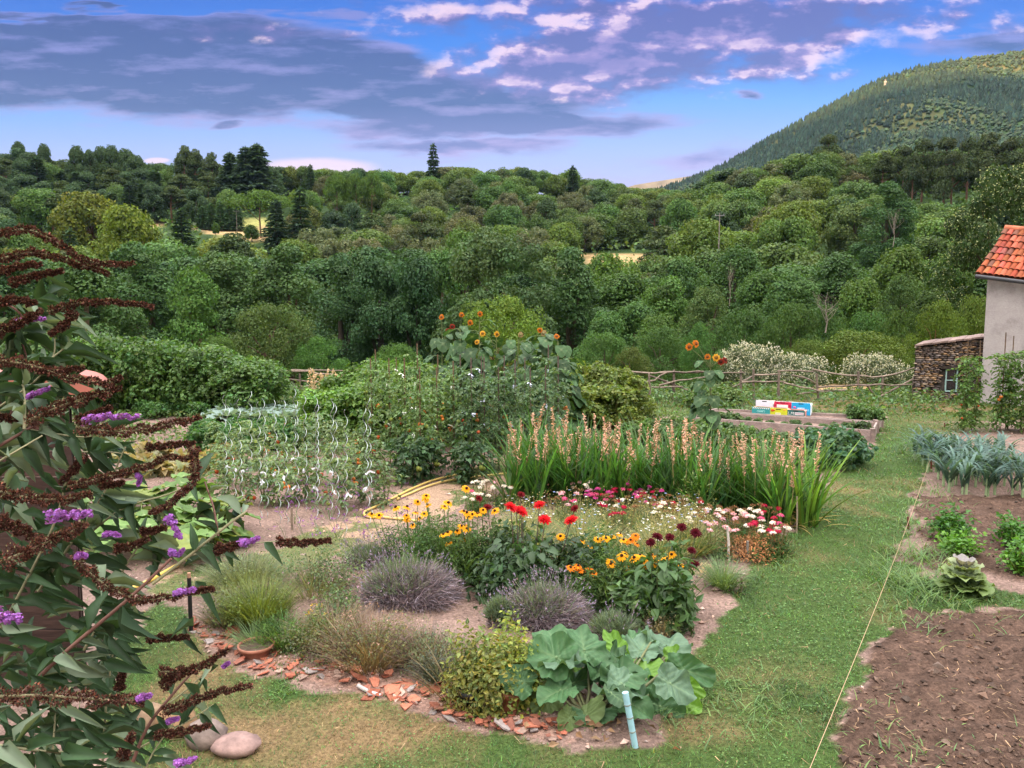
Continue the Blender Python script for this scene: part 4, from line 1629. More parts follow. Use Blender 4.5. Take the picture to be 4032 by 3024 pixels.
def zz(pts, k, ox, oy):
    return [(ox + k * a, oy + k * b) for a, b in pts]


def fence(name, label, y, posts, rails):
    root = thing(name, label, "fence", AT(*rails[0][0], y) * [1, 1, 0])
    o = np.array(root.location)
    for X, Y0, X2, Y1 in posts:
        a = AT(X, Y0, y + R.normal(0, .05))
        b = AT(X2, Y1, y)
        b[2] = min(b[2], .0) if b[2] < .45 else b[2]
        mb = MB()
        pole(mb, [b - [0, 0, .25] - o, a - o], .038, .006, np.array([.20, .155, .13]) * R.uniform(.8, 1.2))
        child(mb, "post", M_POLE, root)
    for i, r in enumerate(rails):
        dy = -.06 if i % 2 else .05
        mb = MB()
        pole(mb, [AT(X, Y, y + dy + R.normal(0, .03)) - o for X, Y in r], .024)
        child(mb, "rail", M_POLE, root)
    return root


Z7 = lambda p: zz(p, .6474, 2600, 1200)
Z6 = lambda p: zz(p, .4973, 1700, 1100)
Z5 = lambda p: zz(p, .4973, 800, 1300)
P7 = lambda x, a, b, x2=None: (2600 + .6474 * x, 1200 + .6474 * a, 2600 + .6474 * (x if x2 is None else x2), 1200 + .6474 * b)
fence("pole_fence", "rustic fence of crooked crossed poles along the garden's far edge", 21.0,
      [P7(80, 402, 540), P7(308, 402, 540), P7(490, 395, 560), P7(567, 392, 560), P7(722, 398, 575), P7(950, 420, 580, 965), P7(1205, 405, 585), P7(1352, 440, 585), P7(1540, 440, 590),
       P7(1612, 362, 600, 1630), (2555, 1470, 2560, 1560), (2655, 1456, 2655, 1560)],
      [[(2456, 1458), (2545, 1471), (2655, 1465), (2800, 1468)], Z7([(0, 415), (85, 408), (300, 412), (512, 412)]), Z7([(572, 427), (735, 420)]),
       Z7([(712, 403), (840, 400), (935, 406)]), Z7([(925, 392), (1080, 424), (1200, 430), (1285, 441), (1430, 416), (1642, 350)]), Z7([(495, 472), (760, 466)]),
       Z7([(578, 425), (505, 465), (440, 500)]), Z7([(750, 475), (850, 500), (965, 522), (1215, 516)]), Z7([(828, 545), (1100, 520), (1222, 515)]), Z7([(1185, 486), (1340, 491), (1645, 480)]),
       Z7([(1258, 492), (1310, 560), (1420, 625)]), Z7([(1335, 560), (1540, 448), (1640, 402)]), Z7([(800, 428), (870, 440), (962, 492)]), Z7([(960, 502), (1180, 488), (1275, 495)]),
       Z7([(0, 455), (60, 480), (168, 520)]), Z7([(0, 505), (115, 500)]), Z6([(1720, 760), (1850, 805), (2012, 872)]), Z6([(1655, 835), (1770, 790), (1862, 738)]),
       Z6([(1598, 815), (1680, 850), (1865, 856), (1990, 850)]), Z6([(1800, 840), (1960, 800), (2200, 770)])])
fence("pole_fence", "short stretch of weathered pole fence with a fallen rail behind the cabbages", 23.0,
      [(1356, 1462, 1358, 1545), (1180, 1470, 1180, 1550), (1113, 1465, 1150, 1500), (1440, 1462, 1442, 1540)],
      [Z5([(630, 330), (720, 312), (1080, 320), (1200, 330), (1310, 346)]), Z5([(700, 325), (850, 330), (950, 350), (1150, 357)]), Z5([(650, 385), (830, 407), (1160, 408)]), Z5([(655, 452), (850, 440)])])


# ------------------------------------------------------------------ raised beds of planks, and the soil in them
def plank(mb, a, b, h, t=.035, z0=0.0):
    a, b = np.array(a, float), np.array(b, float)
    d = b - a
    L = np.linalg.norm(d[:2])
    ang = math.atan2(d[1], d[0])
    Mx = np.array(Matrix.Translation(Vector((a[0], a[1], z0))) @ Matrix.Rotation(ang, 4, 'Z'))
    box(mb, (0, -t / 2, 0), (L, t / 2, h), np.array([.34, .265, .25]) * R.uniform(.85, 1.15), 0, .006, Mx)


def raised(label, A, B, C, D, h, soil):
    """A near-left, B near-right, C far-right, D far-left corners"""
    root = thing("raised_bed", label, "raised bed", (A[0], A[1], 0), 0, "plank raised beds")
    o = np.array([A[0], A[1], 0])
    for p, q in ((A, B), (B, C), (C, D), (D, A)):
        mb = MB()
        e = nrm(np.array([q[0] - p[0], q[1] - p[1], 0.]))
        plank(mb, np.array(p[:3]) - o + e * .02, np.array(q[:3]) - o - e * .02, h + R.uniform(-.01, .015))
        child(mb, "plank", M_WOOD, root)
    for p in (B, C):
        mb = MB()
        box(mb, (p[0] - o[0] - .04, p[1] - o[1] - .04, -.1), (p[0] - o[0] + .04, p[1] - o[1] + .04, h + .04), (.24, .18, .165), 0, .006)
        child(mb, "corner_post", M_WOOD, root)
    n = 26
    g = []
    for j in range(n):
        for i in range(n * 2):
            s, t = i / (2 * n - 1), j / (n - 1)
            p = (np.array(A) * (1 - s) + np.array(B) * s) * (1 - t) + (np.array(D) * (1 - s) + np.array(C) * s) * t
            g.append((p[0] - o[0], p[1] - o[1], soil + R.uniform(0, .035)))
    i = (np.arange(n - 1)[:, None] * 2 * n + np.arange(2 * n - 1)[None]).ravel()
    child(MB().add(np.array(g), np.stack([i, i + 1, i + 2 * n + 1, i + 2 * n], 1), (.21, .145, .125), 0, False), "soil", M_STONE, root)
    return root


ph = .22
bA, bB, bC, bD = G(2690, 1640, ph), G(3436, 1695, ph), G(3452, 1664, ph), G(2775, 1620, ph)
raised("long plank bed with low green rows, nearer the gladiolus", bA, bB, bC, bD, ph, .10)
off = np.array([.0, .06, 0])
raised("long plank bed where the fruit crates stand", bD + off, bC + off, G(3470, 1638, ph), G(2826, 1611, ph), ph + .012, .15)


# ------------------------------------------------------------------ lettering
def text_mesh(mb, s, size, at, col, rot, mi=0, depth=.002, shear=0.0):
    cu = bpy.data.curves.new("t", 'FONT')
    cu.body = s
    cu.size = size
    cu.extrude = depth
    cu.align_x = 'CENTER'
    cu.shear = shear
    ob = bpy.data.objects.new("t", cu)
    COL.objects.link(ob)
    bpy.context.view_layer.update()
    me = ob.evaluated_get(bpy.context.evaluated_depsgraph_get()).to_mesh()
    Mx = Matrix.Translation(Vector(at)) @ rot
    V = np.array([(Mx @ v.co)[:] for v in me.vertices])
    by = {}
    for p in me.polygons:
        by.setdefault(len(p.vertices), []).append(list(p.vertices))
    for k, f in by.items():
        f = np.array(f)
        u, inv = np.unique(f, return_inverse=True)
        mb.add(V[u], inv.reshape(f.shape), col, mi)
    ob.evaluated_get(bpy.context.evaluated_depsgraph_get()).to_mesh_clear()
    bpy.data.objects.remove(ob)
    bpy.data.curves.remove(cu)


FACE = Matrix.Rotation(PI / 2, 4, 'X')


def crate(label, X, Yb, z, w, h, col, inside, deco, rz, y):
    p = AT(X, Yb, y)
    root = thing("fruit_crate", label, "crate", (p[0], y, z), rz, "cardboard fruit crates")
    d, t = .30, .006
    sh = MB()
    box(sh, (-w / 2, 0, .0), (w / 2, d, t), inside)
    box(sh, (-w / 2, d - t, t), (w / 2, d, h * .9), inside)
    for s in (-1, 1):
        box(sh, (s * w / 2 - (t if s > 0 else 0), t, t), (s * w / 2 + (0 if s > 0 else t), d - t, h * .8), inside)
        box(sh, (s * w / 2 - (.05 if s > 0 else 0), t, h * .8), (s * w / 2 + (0 if s > 0 else .05), d - t, h * .8 + t), np.minimum(np.array(inside) * 1.3, .85))
    child(sh, "tray", M_CARD, root)
    fr = MB()
    a, b = .05, .016                          # feet and hand hole cut from the front panel
    box(fr, (-w / 2, 0, .02), (w / 2, t, h - .035), col)
    box(fr, (-w / 2, 0, 0), (-w / 2 + .09, t, .02), col)
    box(fr, (w / 2 - .09, 0, 0), (w / 2, t, .02), col)
    box(fr, (-w / 2, 0, h - .035), (-.05, t, h), col)
    box(fr, (.05, 0, h - .035), (w / 2, t, h), col)
    box(fr, (-.05, 0, h - .014), (.05, t, h), col)
    box(fr, (-.05, t * .6, h - .035), (.05, t, h - .014), (.01, .01, .01))
    fo = child(fr, "front_panel", M_CARD, root)
    pr = MB()
    deco(pr, w, h)
    child(pr, "print", M_CARD, fo)
    return root


def patch(mb, w, h, x0, z0, x1, z1, col, lift=.0025):
    box(mb, (x0 * w, -lift, z0 * h), (x1 * w, 0.0, z1 * h), col)


white = (.82, .80, .82)


def d_teal(mb, w, h):
    for k in range(9):
        x = -.47 + k * .105
        mb.add(np.array([(x * w, -.0025, h * .80), ((x + .05) * w, -.0025, h * .80), ((x + .09) * w, -.0025, h * .97), ((x + .04) * w, -.0025, h * .97)]), [[0, 1, 2, 3]], white)
    th = np.linspace(0, 2 * PI, 24, endpoint=False)
    for s, l, c in ((1, .0025, (.55, .78, .78)), (.86, .004, (.06, .36, .38))):
        P = np.stack([np.sign(np.cos(th)) * w * .13 + np.cos(th) * .035 * s, np.full(24, -l), h * .45 + np.sin(th) * .030 * s], 1)
        mb.add(P, [list(range(24))], c)
    for k in range(7):
        patch(mb, w, h, -.13 + k * .037, .41, -.13 + k * .037 + .026, .49, (.6, .82, .82), .005)


def d_yellow(mb, w, h):
    blob(mb, (-.32 * w, -.001, h * .70), 1, (.62, .09, .02), 8, 5, .2, 0, (.050, .003, .028))
    patch(mb, w, h, -.16, .18, .14, .42, (.80, .82, .60))
    for k in range(5):
        patch(mb, w, h, -.12 + k * .045, .25, -.12 + k * .045 + .03, .35, (.50, .52, .28), .004)
    patch(mb, w, h, .26, .20, .29, .42, (.50, .52, .05))
    blob(mb, (.33 * w, -.001, h * .80), 1, (.75, .38, .05), 7, 4, .2, 0, (.035, .003, .016))


def d_green(mb, w, h):
    text_mesh(mb, "L.M", .085, (-.26 * w, -.002, h * .32), white, FACE, shear=.15)
    patch(mb, w, h, -.04, .30, .44, .68, (.74, .70, .74))
    for k in range(8):
        patch(mb, w, h, -.01 + k * .055, .42, -.01 + k * .055 + .04, .58, (.42, .24, .34), .004)


def d_white(mb, w, h):
    for k in range(9):
        patch(mb, w, h, -.18 + k * .04, .60, -.18 + k * .04 + .03, .66, (.66, .62, .80))


def d_red(mb, w, h):
    for k in range(7):
        for j in range(5):
            if (k + j) % 2:
                patch(mb, w, h, -.49 + k * .14, .05 + j * .19, -.49 + k * .14 + .11, .05 + j * .19 + .13, (.42, .012, .06))
    patch(mb, w, h, -.33, .34, .31, .76, white, .004)
    for k in range(6):
        patch(mb, w, h, -.24 + k * .08, .52, -.24 + k * .08 + .05, .58, (.78, .66, .72), .006)
    blob(mb, (.40 * w, -.001, h * .18), 1, (.8, .8, .78), 6, 4, .2, 0, (.028, .003, .028))


def d_blue(mb, w, h):
    blob(mb, (-.32 * w, -.001, h * .62), 1, (.62, .16, .42), 8, 5, .25, 0, (.035, .003, .022))
    patch(mb, w, h, -.19, .32, .20, .62, (.36, .62, .80))
    for k in range(4):
        blob(mb, ((-.13 + k * .09) * w, -.001, h * (.47 + .02 * (k % 2))), 1, (.76, .68, .82), 7, 4, .2, 0, (.018, .004, .018))
    for s in (0, 1):
        patch(mb, w, h, .30 + s * .07, .34, .33 + s * .07, .52, (.45, .74, .88))


brown_in = (.40, .28, .18)
crz = math.atan2(bC[1] - bD[1], bC[0] - bD[0])
ybed = lambda X: AT(X, 1640, 1)[0] * 0 + np.interp(X, [2775, 3452], [bD[1], bC[1]])
crate("teal cardboard crate with white diagonal stripes along its top edge", 2996, 1625, .20, .385, .165, (.04, .30, .32), brown_in, d_teal, crz, ybed(2996) + .14)
crate("lime yellow cardboard crate with a red patch", 3064, 1631, .20, .375, .165, (.58, .60, .03), brown_in, d_yellow, crz, ybed(3064) + .14)
crate("dark green cardboard crate with white letters", 3132, 1635, .20, .375, .15, (.035, .14, .14), (.55, .25, .20), d_green, crz, ybed(3132) + .14)
crate("plain white cardboard crate behind the teal one", 3009, 1603, .19, .37, .28, (.76, .74, .86), (.74, .68, .62), d_white, crz, ybed(3009) + .56)
crate("red checked cardboard crate with a white label", 3081, 1607, .19, .37, .27, (.62, .03, .09), (.80, .76, .82), d_red, crz, ybed(3081) + .56)
crate("sky blue cardboard crate behind the dark green one", 3153, 1616, .19, .395, .27, (.02, .36, .72), (.72, .80, .84), d_blue, crz, ybed(3153) + .54)


# ------------------------------------------------------------------ stakes, cane, string, hose
def stake(label, X, Yb, Xt, Yt, r=.014, col=(.25, .19, .15), y_off=0, name="garden_stake", group=None, mat=None, seg=6):
    b = G(X, Yb)
    t = AT(Xt, Yt, b[1] + y_off)
    mb = MB()
    m = (b + t) / 2 + np.array([R.normal(0, .006), 0, 0])
    tube(mb, [np.array([0, 0, -.12]), m - b, t - b], [r, r, r * .95], seg, col)
    o = mb.build(name, mat or M_POLE, None, b)
    tag(o, label, "stake", group)
    return o


stake("thin wooden stake standing by the earth path among the verbena", 1152, 2090, 1149, 1998)
stake("grey wooden stake beside the brown dried bush", 2943, 2205, 2944, 2130, .013, (.22, .20, .18))
stake("short dark stub of wood at the bed's corner", 2915, 2325, 2920, 2275, .011, (.15, .11, .09))
stake("pale twisted stake marking the sweet williams", 2868, 2205, 2864, 2072, .013, (.55, .50, .47))
stake("slim stake at the end of the gladiolus row", 3136, 2100, 3138, 1955, .010, (.30, .24, .18))
stake("broken branch stuck in the soil before the plank bed", 3405, 1745, 3380, 1690, .014, (.24, .16, .13))
stake("dark green post in front of the raspberry canes", 2292, 1625, 2294, 1532, .022, (.015, .055, .045), mat=M_PAINT)
stake("slim dark post near the crossed poles", 2500, 1615, 2500, 1560, .014, (.02, .05, .045), mat=M_PAINT)
stake("rusty iron stake holding the string near the leeks", 3668, 1845, 3666, 1792, .014, (.17, .06, .04))
stake("rusty iron stake far along the string", 3722, 1685, 3720, 1665, .012, (.17, .06, .04))
stake("rusty iron peg low beside the string", 3577, 2080, 3575, 2035, .012, (.14, .06, .045))

b = G(752, 2495)
t = AT(744, 2260, b[1])
r = thing("stake_post", "black stake with a bare wooden top by the broken tiles", "stake", b)
mb = MB()
tube(mb, [[0, 0, -.15], (t - b) * .94], .016, 10, (.012, .012, .014))
child(mb, "sleeve", M_PAINT, r)
mb = MB()
tube(mb, [(t - b) * .94, (t - b) * 1.02], .014, 10, (.42, .24, .16))
child(mb, "wooden_top", M_POLE, r)

# blue painted bamboo cane propping up the rhubarb
b = G(2502, 2945)
t = AT(2470, 2770, b[1] + .02)
t = b + (t - b) * 1.25
r = thing("bamboo_cane", "thick pale blue bamboo cane leaning under the rhubarb leaves", "cane", b)
mb = MB()
d = t - b
tube(mb, [d * -.15, d], .019, 14, (.30, .52, .60))
child(mb, "pole", M_PAINT, r)
for f in (.30, .55, .78):
    mb = MB()
    tube(mb, [d * (f - .012), d * f, d * (f + .012)], [.020, .0225, .020], 14, (.20, .22, .20))
    child(mb, "joint", M_PAINT, r)

# string along the bed: tied to pegs, sagging a little
mb = MB()
pts = [(3180, 3060), (3290, 2760), (3430, 2480), (3545, 2130), (3575, 2040), (3640, 1870), (3667, 1800)]
P = [G(X, Y, .14 if i < 4 else .2) for i, (X, Y) in enumerate(pts)]
P = np.array([P[0] + (P[-1] - P[0]) * f * 1.0 for f in np.linspace(0, 1, 14)])
P[:, 2] += .02 - .10 * np.sin(np.linspace(0, PI, 14))
tube(mb, P, .0022, 6, (.40, .28, .18))
tag(mb.build("string_line", M_CLOTH), "straw-coloured string stretched over the grass path to an iron stake", "string")

# yellow hose: a doubled run, then a loop at the flowers
mb = MB()


def smooth_line(pts, n=8):
    pts = np.asarray(pts, float)
    out = []
    P = np.vstack([2 * pts[0] - pts[1], pts, 2 * pts[-1] - pts[-2]])
    for i in range(1, len(P) - 2):
        for t in np.linspace(0, 1, n, endpoint=False):
            a, b, c, d = P[i - 1], P[i], P[i + 1], P[i + 2]
            out.append(.5 * ((2 * b) + (c - a) * t + (2 * a - 5 * b + 4 * c - d) * t * t + (3 * b - a - 3 * c + d) * t ** 3))
    out.append(P[-2])
    return np.array(out)


hz_ = .022
h1 = smooth_line([G(X, Y, hz_) for X, Y in ((1860, 1846), (1800, 1866), (1700, 1893), (1620, 1925), (1555, 1958), (1490, 1990), (1440, 2012), (1434, 2026), (1455, 2036), (1500, 2036), (1560, 2042), (1640, 2052))])
tube(mb, h1, .016, 10, (.55, .40, .13))
h2 = smooth_line([G(X, Y, hz_ + .002) for X, Y in ((2010, 1862), (1950, 1868), (1850, 1880), (1760, 1893), (1690, 1912), (1610, 1945), (1562, 1966))])
tube(mb, h2, .015, 10, (.53, .39, .14))
tag(mb.build("garden_hose", M_HOSE), "yellow hose doubled across the earth path and looping by the rudbeckias", "hose")
mb = MB()
h3 = smooth_line([G(X, Y, hz_) for X, Y in ((700, 2225), (640, 2258), (600, 2280), (560, 2300), (480, 2330))])
tube(mb, h3, .02, 10, (.66, .46, .11))
tag(mb.build("garden_hose", M_HOSE), "short piece of yellow hose showing through the butterfly bush", "hose")

# ------------------------------------------------------------------ stones, tiles, pots
def rock(label, X, Yb, y, w, h, d, col, seed):
    p = AT(X, Yb, y)
    mb = MB()
    blob(mb, (0, 0, h * .42), 1, np.array(col), 14, 9, .05, 0, (w / 2, d / 2, h * .6), True, seed)
    o = mb.build("field_stone", M_STONE, None, (p[0], y, 0))
    tag(o, label, "stone", "stones edging the lawn")


for a in (("ochre stained stone nearest the lawn edge", 700, 2965, 4.45, .26, .17, .2, (.27, .17, .095), 3), ("rounded grey-pink stone between the other stones", 815, 3010, 4.32, .25, .15, .2, (.20, .155, .14), 4),
          ("flat pink stone at the end of the stone edging", 935, 3045, 4.25, .28, .10, .22, (.27, .18, .165), 5), ("small tan stone behind the ochre one", 600, 2985, 4.5, .2, .15, .18, (.24, .165, .11), 6)):
    rock(*a)


def shard(k):
    mb = MB()
    n = R.integers(4, 7)
    th = np.sort(R.uniform(0, 2 * PI, n))
    th = np.linspace(0, 2 * PI, n, endpoint=False) + R.normal(0, .25, n)
    rr = R.uniform(.55, 1.1, n)
    P = np.stack([np.cos(th) * rr, np.sin(th) * rr * .7], 1)
    zc = .10 * (1 - P[:, 0] ** 2)
    V = np.concatenate([np.c_[P, zc - .06], np.c_[P * .97, zc + .10]])
    mb.add(V, [list(range(n))[::-1]], (1, 1, 1))
    mb.add(V, [[n + i for i in range(n)]], (1, 1, 1))
    mb.add(V, [[i, (i + 1) % n, n + (i + 1) % n, n + i] for i in range(n)], (.85, .8, .8))
    return mb.mesh("tile_shard", M_CLAY)


SH = [shard(k) for k in range(8)]
tp = np.array(TILES)
cnt = 0
shade = ((.31, .105, .068, "terracotta"), (.36, .135, .088, "terracotta"), (.25, .105, .078, "terracotta"), (.27, .235, .23, "stone"), (.36, .25, .21, "stone"))
while cnt < 292:
    x, y = R.uniform(tp[:, 0].min(), tp[:, 0].max()), R.uniform(tp[:, 1].min(), tp[:, 1].max())
    if not inpoly(np.array([x]), np.array([y]), TILES)[0]:
        continue
    o = bpy.data.objects.new("tile_shard", SH[int(R.integers(8))])
    c = shade[R.choice(5, p=[.32, .26, .28, .08, .06])]
    s = R.choice([.030, .045, .062, .085], p=[.28, .36, .24, .12])
    o.scale = (s, s, s * R.uniform(.5, .8))
    o.location = (x, y, R.uniform(.0, .03))
    o.rotation_euler = (R.normal(0, .3), R.normal(0, .3), R.uniform(0, 6.28))
    o.color = (*(np.array(c[:3]) * R.uniform(.7, 1.25)), 1)
    COL.objects.link(o)
    if c[3] == "terracotta":
        tag(o, "broken piece of terracotta tile in the strip edging the herb bed", "tile shard", "broken tiles edging the herb bed")
    else:
        o.name = "stone_chip"
        tag(o, "grey stone chip among the broken terracotta tiles", "stone chip", "stone chips among the broken tiles")
    cnt += 1
for X, Y, w in ((2090, 2845, .065), (2160, 2836, .04), (2108, 2820, .045)):
    o = bpy.data.objects.new("tile_shard", SH[int(w * 1000) % 8])
    o.location = G(X, Y, .02)
    o.scale = (w, w * .8, w * .6)
    o.rotation_euler = (.1, -.1, X)
    o.color = (.36, .14, .09, 1)
    COL.objects.link(o)
    tag(o, "loose terracotta tile piece lying under the rhubarb", "tile shard", "loose tiles under the rhubarb")


def pot(label, X, Yb, r, h, col, mat, ring=False):
    p = G(X, Yb)
    root = thing("flower_pot", label, "pot", p)
    mb = MB()
    lathe(mb, [(r * .74, 0), (r * .93, h * .72), (r * 1.06, h * .74), (r * 1.08, h), (r * .98, h), (r * .96, h * .78), (r * .94, h * .74)], 28, col)
    child(mb, "body", mat, root)
    so = MB()
    lathe(so, [(r * .95, h * .86), (.001, h * .88)], 20, (.10, .07, .055))
    child(so, "soil", M_STONE, root)
    return p


pot("sunken terracotta pot rim holding chives among the broken tiles", 1010, 2578, .125, .085, (.34, .15, .105), M_CLAY)
POT_B = pot("black plastic pot under the mint", 1865, 2790, .105, .15, (.010, .010, .011), M_PAINT)
POT_T = pot("terracotta pot almost covered by trailing mint", 2005, 2795, .085, .15, (.30, .11, .065), M_CLAY)

# grey pipe edge of the lawn
mb = MB()
tube(mb, smooth_line([G(X, Y, .02) for X, Y in ((1410, 2700), (1450, 2722), (1500, 2740))], 5), .014, 8, (.42, .38, .38))
tag(mb.build("edging_pipe", M_PAINT), "grey pipe piece half sunk between lawn and broken tiles", "pipe")
mb = MB()
tube(mb, [G(2935, 2262, .03), G(2870, 2255, .03)], .012, 6, (.36, .29, .25))
tag(mb.build("fallen_stick", M_POLE), "short fallen stick lying on the earth near the dark stub", "stick")


# ------------------------------------------------------------------ dark timber well-house behind the butterfly bush
def wellhouse():
    y = 5.0
    o = G(100, 2760) * [1, 0, 0] + np.array([0, y, 0])
    root = thing("timber_well_house", "dark timber garden shelter with a pink rounded lid behind the butterfly bush", "shelter", o)
    H = lambda X, Y: AT(X, Y, y) - o
    zr = H(250, 1540)[2]
    xr = H(262, 1540)[0]
    xl = xr - 1.35
    # pink lid: a barrel of rounded section
    n = 14
    V, mb = [], MB()
    x0, x1 = H(-330, 1500)[0], H(428, 1500)[0]
    dp = .42
    sec = []
    R_ = .10
    for k in range(n + 1):
        th = PI * k / n
        cx = np.clip(math.cos(th) * 1.25, -1, 1)
        sec.append((math.copysign(abs(math.cos(th)) ** .6, math.cos(th)), math.sin(th) ** .7))
    xm, hw = (x0 + x1) / 2, (x1 - x0) / 2
    for yy in (-.02, .1, dp - .1, dp):
        s = 1.0 if -.01 < yy < dp - .01 else 1.0
        V += [(xm + a * hw - .53 * yy, yy, zr + b * R_ * 1.25 * s) for a, b in sec]
    m = n + 1
    f = [[r * m + k, r * m + k + 1, (r + 1) * m + k + 1, (r + 1) * m + k] for r in range(3) for k in range(n)]
    mb.add(np.array(V), f, (.37, .135, .105), 0, True)
    mb.add(np.array(V[:m]), [list(range(m))], (.40, .145, .11))
    mb.add(np.array(V[-m:]), [list(range(m))[::-1]], (.40, .145, .11))
    SH_ = np.eye(4)
    SH_[0, 1] = -.53
    box(mb, (x0 - .01, -.03, zr - .02), (x1 + .02, dp + .01, zr), (.34, .12, .09), 0, 0, SH_)
    child(mb, "lid", M_PAINT, root)
    mb = MB()
    for k in range(11):
        z0 = .05 + k * (zr - .1) / 11
        z1 = .05 + (k + .96) * (zr - .1) / 11
        box(mb, (xl, .03 + R.uniform(0, .01), z0), (xr - .02, .06, z1), np.array([.050, .030, .026]) * R.uniform(.75, 1.3), 0, .004)
        box(mb, (xr - .05, .09, z0), (xr - .02, dp - .1, z1), np.array([.048, .029, .025]) * R.uniform(.75, 1.3), 0, 0, SH_)
    child(mb, "plank_wall", M_WOOD, root)
    for xx in (xl, xr - .04):
        for yy in (.0, dp - .12):
            mb = MB()
            box(mb, (xx - .03, yy - .03, -.2), (xx + .05, yy + .05, zr - .02), (.048, .029, .026), 0, .006, SH_)
            child(mb, "post", M_WOOD, root)
    mb = MB()
    a, b = H(290, 2120), H(325, 2440)
    tube(mb, [a + [0, -.05, 0], b + [0, -.12, 0]], .045, 4, (.048, .028, .026), smooth=False)
    child(mb, "leg", M_WOOD, root)


wellhouse()

# ------------------------------------------------------------------ garden plants
UP = np.array([0, 0, 1.0])


def bigleaf(mb, base, Yd, Zd, L, W_, col, vein, ruffle=.03, cup=.05, droop=.18, nr=5, nt=28, seed=None, notch=.36, pucker=.014, smooth_=True):
    """a broad round-lobed leaf with its stalk end at base"""
    Yd, Zd = nrm(np.asarray(Yd, float)), np.asarray(Zd, float)
    X = nrm(np.cross(Yd, Zd))
    Zd = np.cross(X, Yd)
    th = np.linspace(-PI, PI, nt, endpoint=False)
    ph, ph2 = R.uniform(0, 6.28, 2)
    pin = nt > 60
    Rr = .56 + .10 * np.cos(th) + .05 * np.cos(3 * th) + .03 * np.sin(7 * th + ph) + .018 * np.sin(13 * th + ph2)
    dip = np.exp(-((np.abs(th) - PI) / .30) ** 2)
    Rr = Rr * (1 - dip) + notch * dip
    V, C = [[0, .38, 0]], [vein]
    for k in range(1, nr + 1):
        s = k / nr
        x = np.sin(th) * Rr * s
        y = .38 + np.cos(th) * Rr * s
        z = ruffle * s ** 2 * (np.sin(6 * th + ph) + .6 * np.sin(11 * th + ph2)) + cup * s ** 2 - droop * np.maximum(y, 0) ** 2 + .10 * np.abs(x) 
        if pin:
            vv = np.abs(((y - .62 * np.abs(x) + .02) * 6.5) % 1.0 - .5) * 2
            vein_f = np.maximum(smooth(vv, .62, 1.0) * .75, np.exp(-(x / .03) ** 2)) * (1 - .6 * s)
            z = z - pucker * smooth(vv, .2, 1.0) * (1 - .4 * s) + .05 * s ** 3 * np.sin(5 * th + ph2)
        else:
            z = z - pucker * np.cos(nt / 4 * th) * np.sin(s * 2.6)
        V += list(np.stack([x, y, z], 1))
        isv = (np.arange(nt) % 4 == 0)[:, None]
        f = (.36 * (1 - .75 * s)) * isv if not pin else (.42 * vein_f)[:, None]
        C += list(col * (1 - f) + np.asarray(vein) * f)
    V = np.array(V)
    P = np.asarray(base) + V[:, 0:1] * W_ * X + V[:, 1:2] * L * Yd + V[:, 2:3] * L * Zd
    C = np.array(C) * np.exp(R.normal(0, .06, (len(V), 1)))
    mb.add(P, [[0, 1 + (j + 1) % nt, 1 + j] for j in range(nt)], C, 0, smooth_)
    F4 = [[1 + (k - 1) * nt + j, 1 + (k - 1) * nt + (j + 1) % nt, 1 + k * nt + (j + 1) % nt, 1 + k * nt + j] for k in range(1, nr) for j in range(nt)]
    mb.add(P, F4, C, 0, smooth_)


def stem(mb, a, b, r, col, sag=0.0, seg=5):
    a, b = np.asarray(a, float), np.asarray(b, float)
    m = (a + b) / 2 + np.array([0, 0, sag])
    tube(mb, [a, m, b], [r, r * .85, r * .6], seg, col, cap=False)


def mound(mb, r, h, n, leaf, col, flat=1.0, amt=.28, hue=.12, asp=.6, inner=.55, up=.5, T=LEAF, lobes=7):
    """dense low clump: leaves on several overlapping domes"""
    c = np.stack([R.normal(0, r * .42, lobes), R.normal(0, r * .42, lobes), np.zeros(lobes)], 1)
    k = R.integers(0, lobes, n)
    d = rdir(n, 0.0, 1)
    q = R.uniform(inner, 1.05, n)
    hh = h * R.uniform(.62, 1.0, lobes)
    P = c[k] + d * q[:, None] * np.stack([np.full(n, r * .62), np.full(n, r * .62), hh[k]], 1)
    N = nrm(d * np.array([1, 1, .7]) + R.normal(0, .5, (n, 3)) + UP * up)
    Yd = nrm(np.cross(N, R.normal(0, 1, (n, 3))) + UP * .3)
    s = leaf * R.uniform(.6, 1.4, n)
    lc = vary(np.ones(3), lobes, .14, .08)
    scatter(mb, T, P, Yd, N, s * asp, s, np.clip(vary(col, n, amt, hue) * lc[k], 0, 1))


def wisps(mb, r, h, n, w, col, lean=.6, base_r=.3, amt=.25, hue=.08, hv=.3, T=BLADE):
    """thin upright stalks or blades spreading from the foot"""
    a = R.uniform(0, 2 * PI, n)
    q = np.sqrt(R.random(n))
    P = np.stack([np.cos(a) * q * r * base_r, np.sin(a) * q * r * base_r, np.zeros(n)], 1)
    out = np.stack([np.cos(a), np.sin(a), np.zeros(n)], 1)
    Yd = nrm(out * (q * lean)[:, None] + UP + R.normal(0, .10, (n, 3)))
    N = nrm(UP * .3 - out + R.normal(0, .35, (n, 3)))
    s = h * R.uniform(1 - hv, 1.08, n) * (1 - .15 * q)
    scatter(mb, T, P, Yd, N, w * R.uniform(.7, 1.3, n), s, vary(col, n, amt, hue))
    return P + Yd * s[:, None]


def daisy(mb, n, r, col, droop=.25, w=.34, mi=0):
    th = np.arange(n) * 2 * PI / n + R.normal(0, .06, n)
    Yd = np.stack([np.cos(th), np.sin(th), np.full(n, -droop)], 1) + R.normal(0, .05, (n, 3))
    scatter(mb, PETAL, np.zeros((n, 3)), Yd, np.tile(UP, (n, 1)), r * w * R.uniform(.85, 1.15, n), r * R.uniform(.88, 1.08, n), vary(col, n, .08, .03), mi)


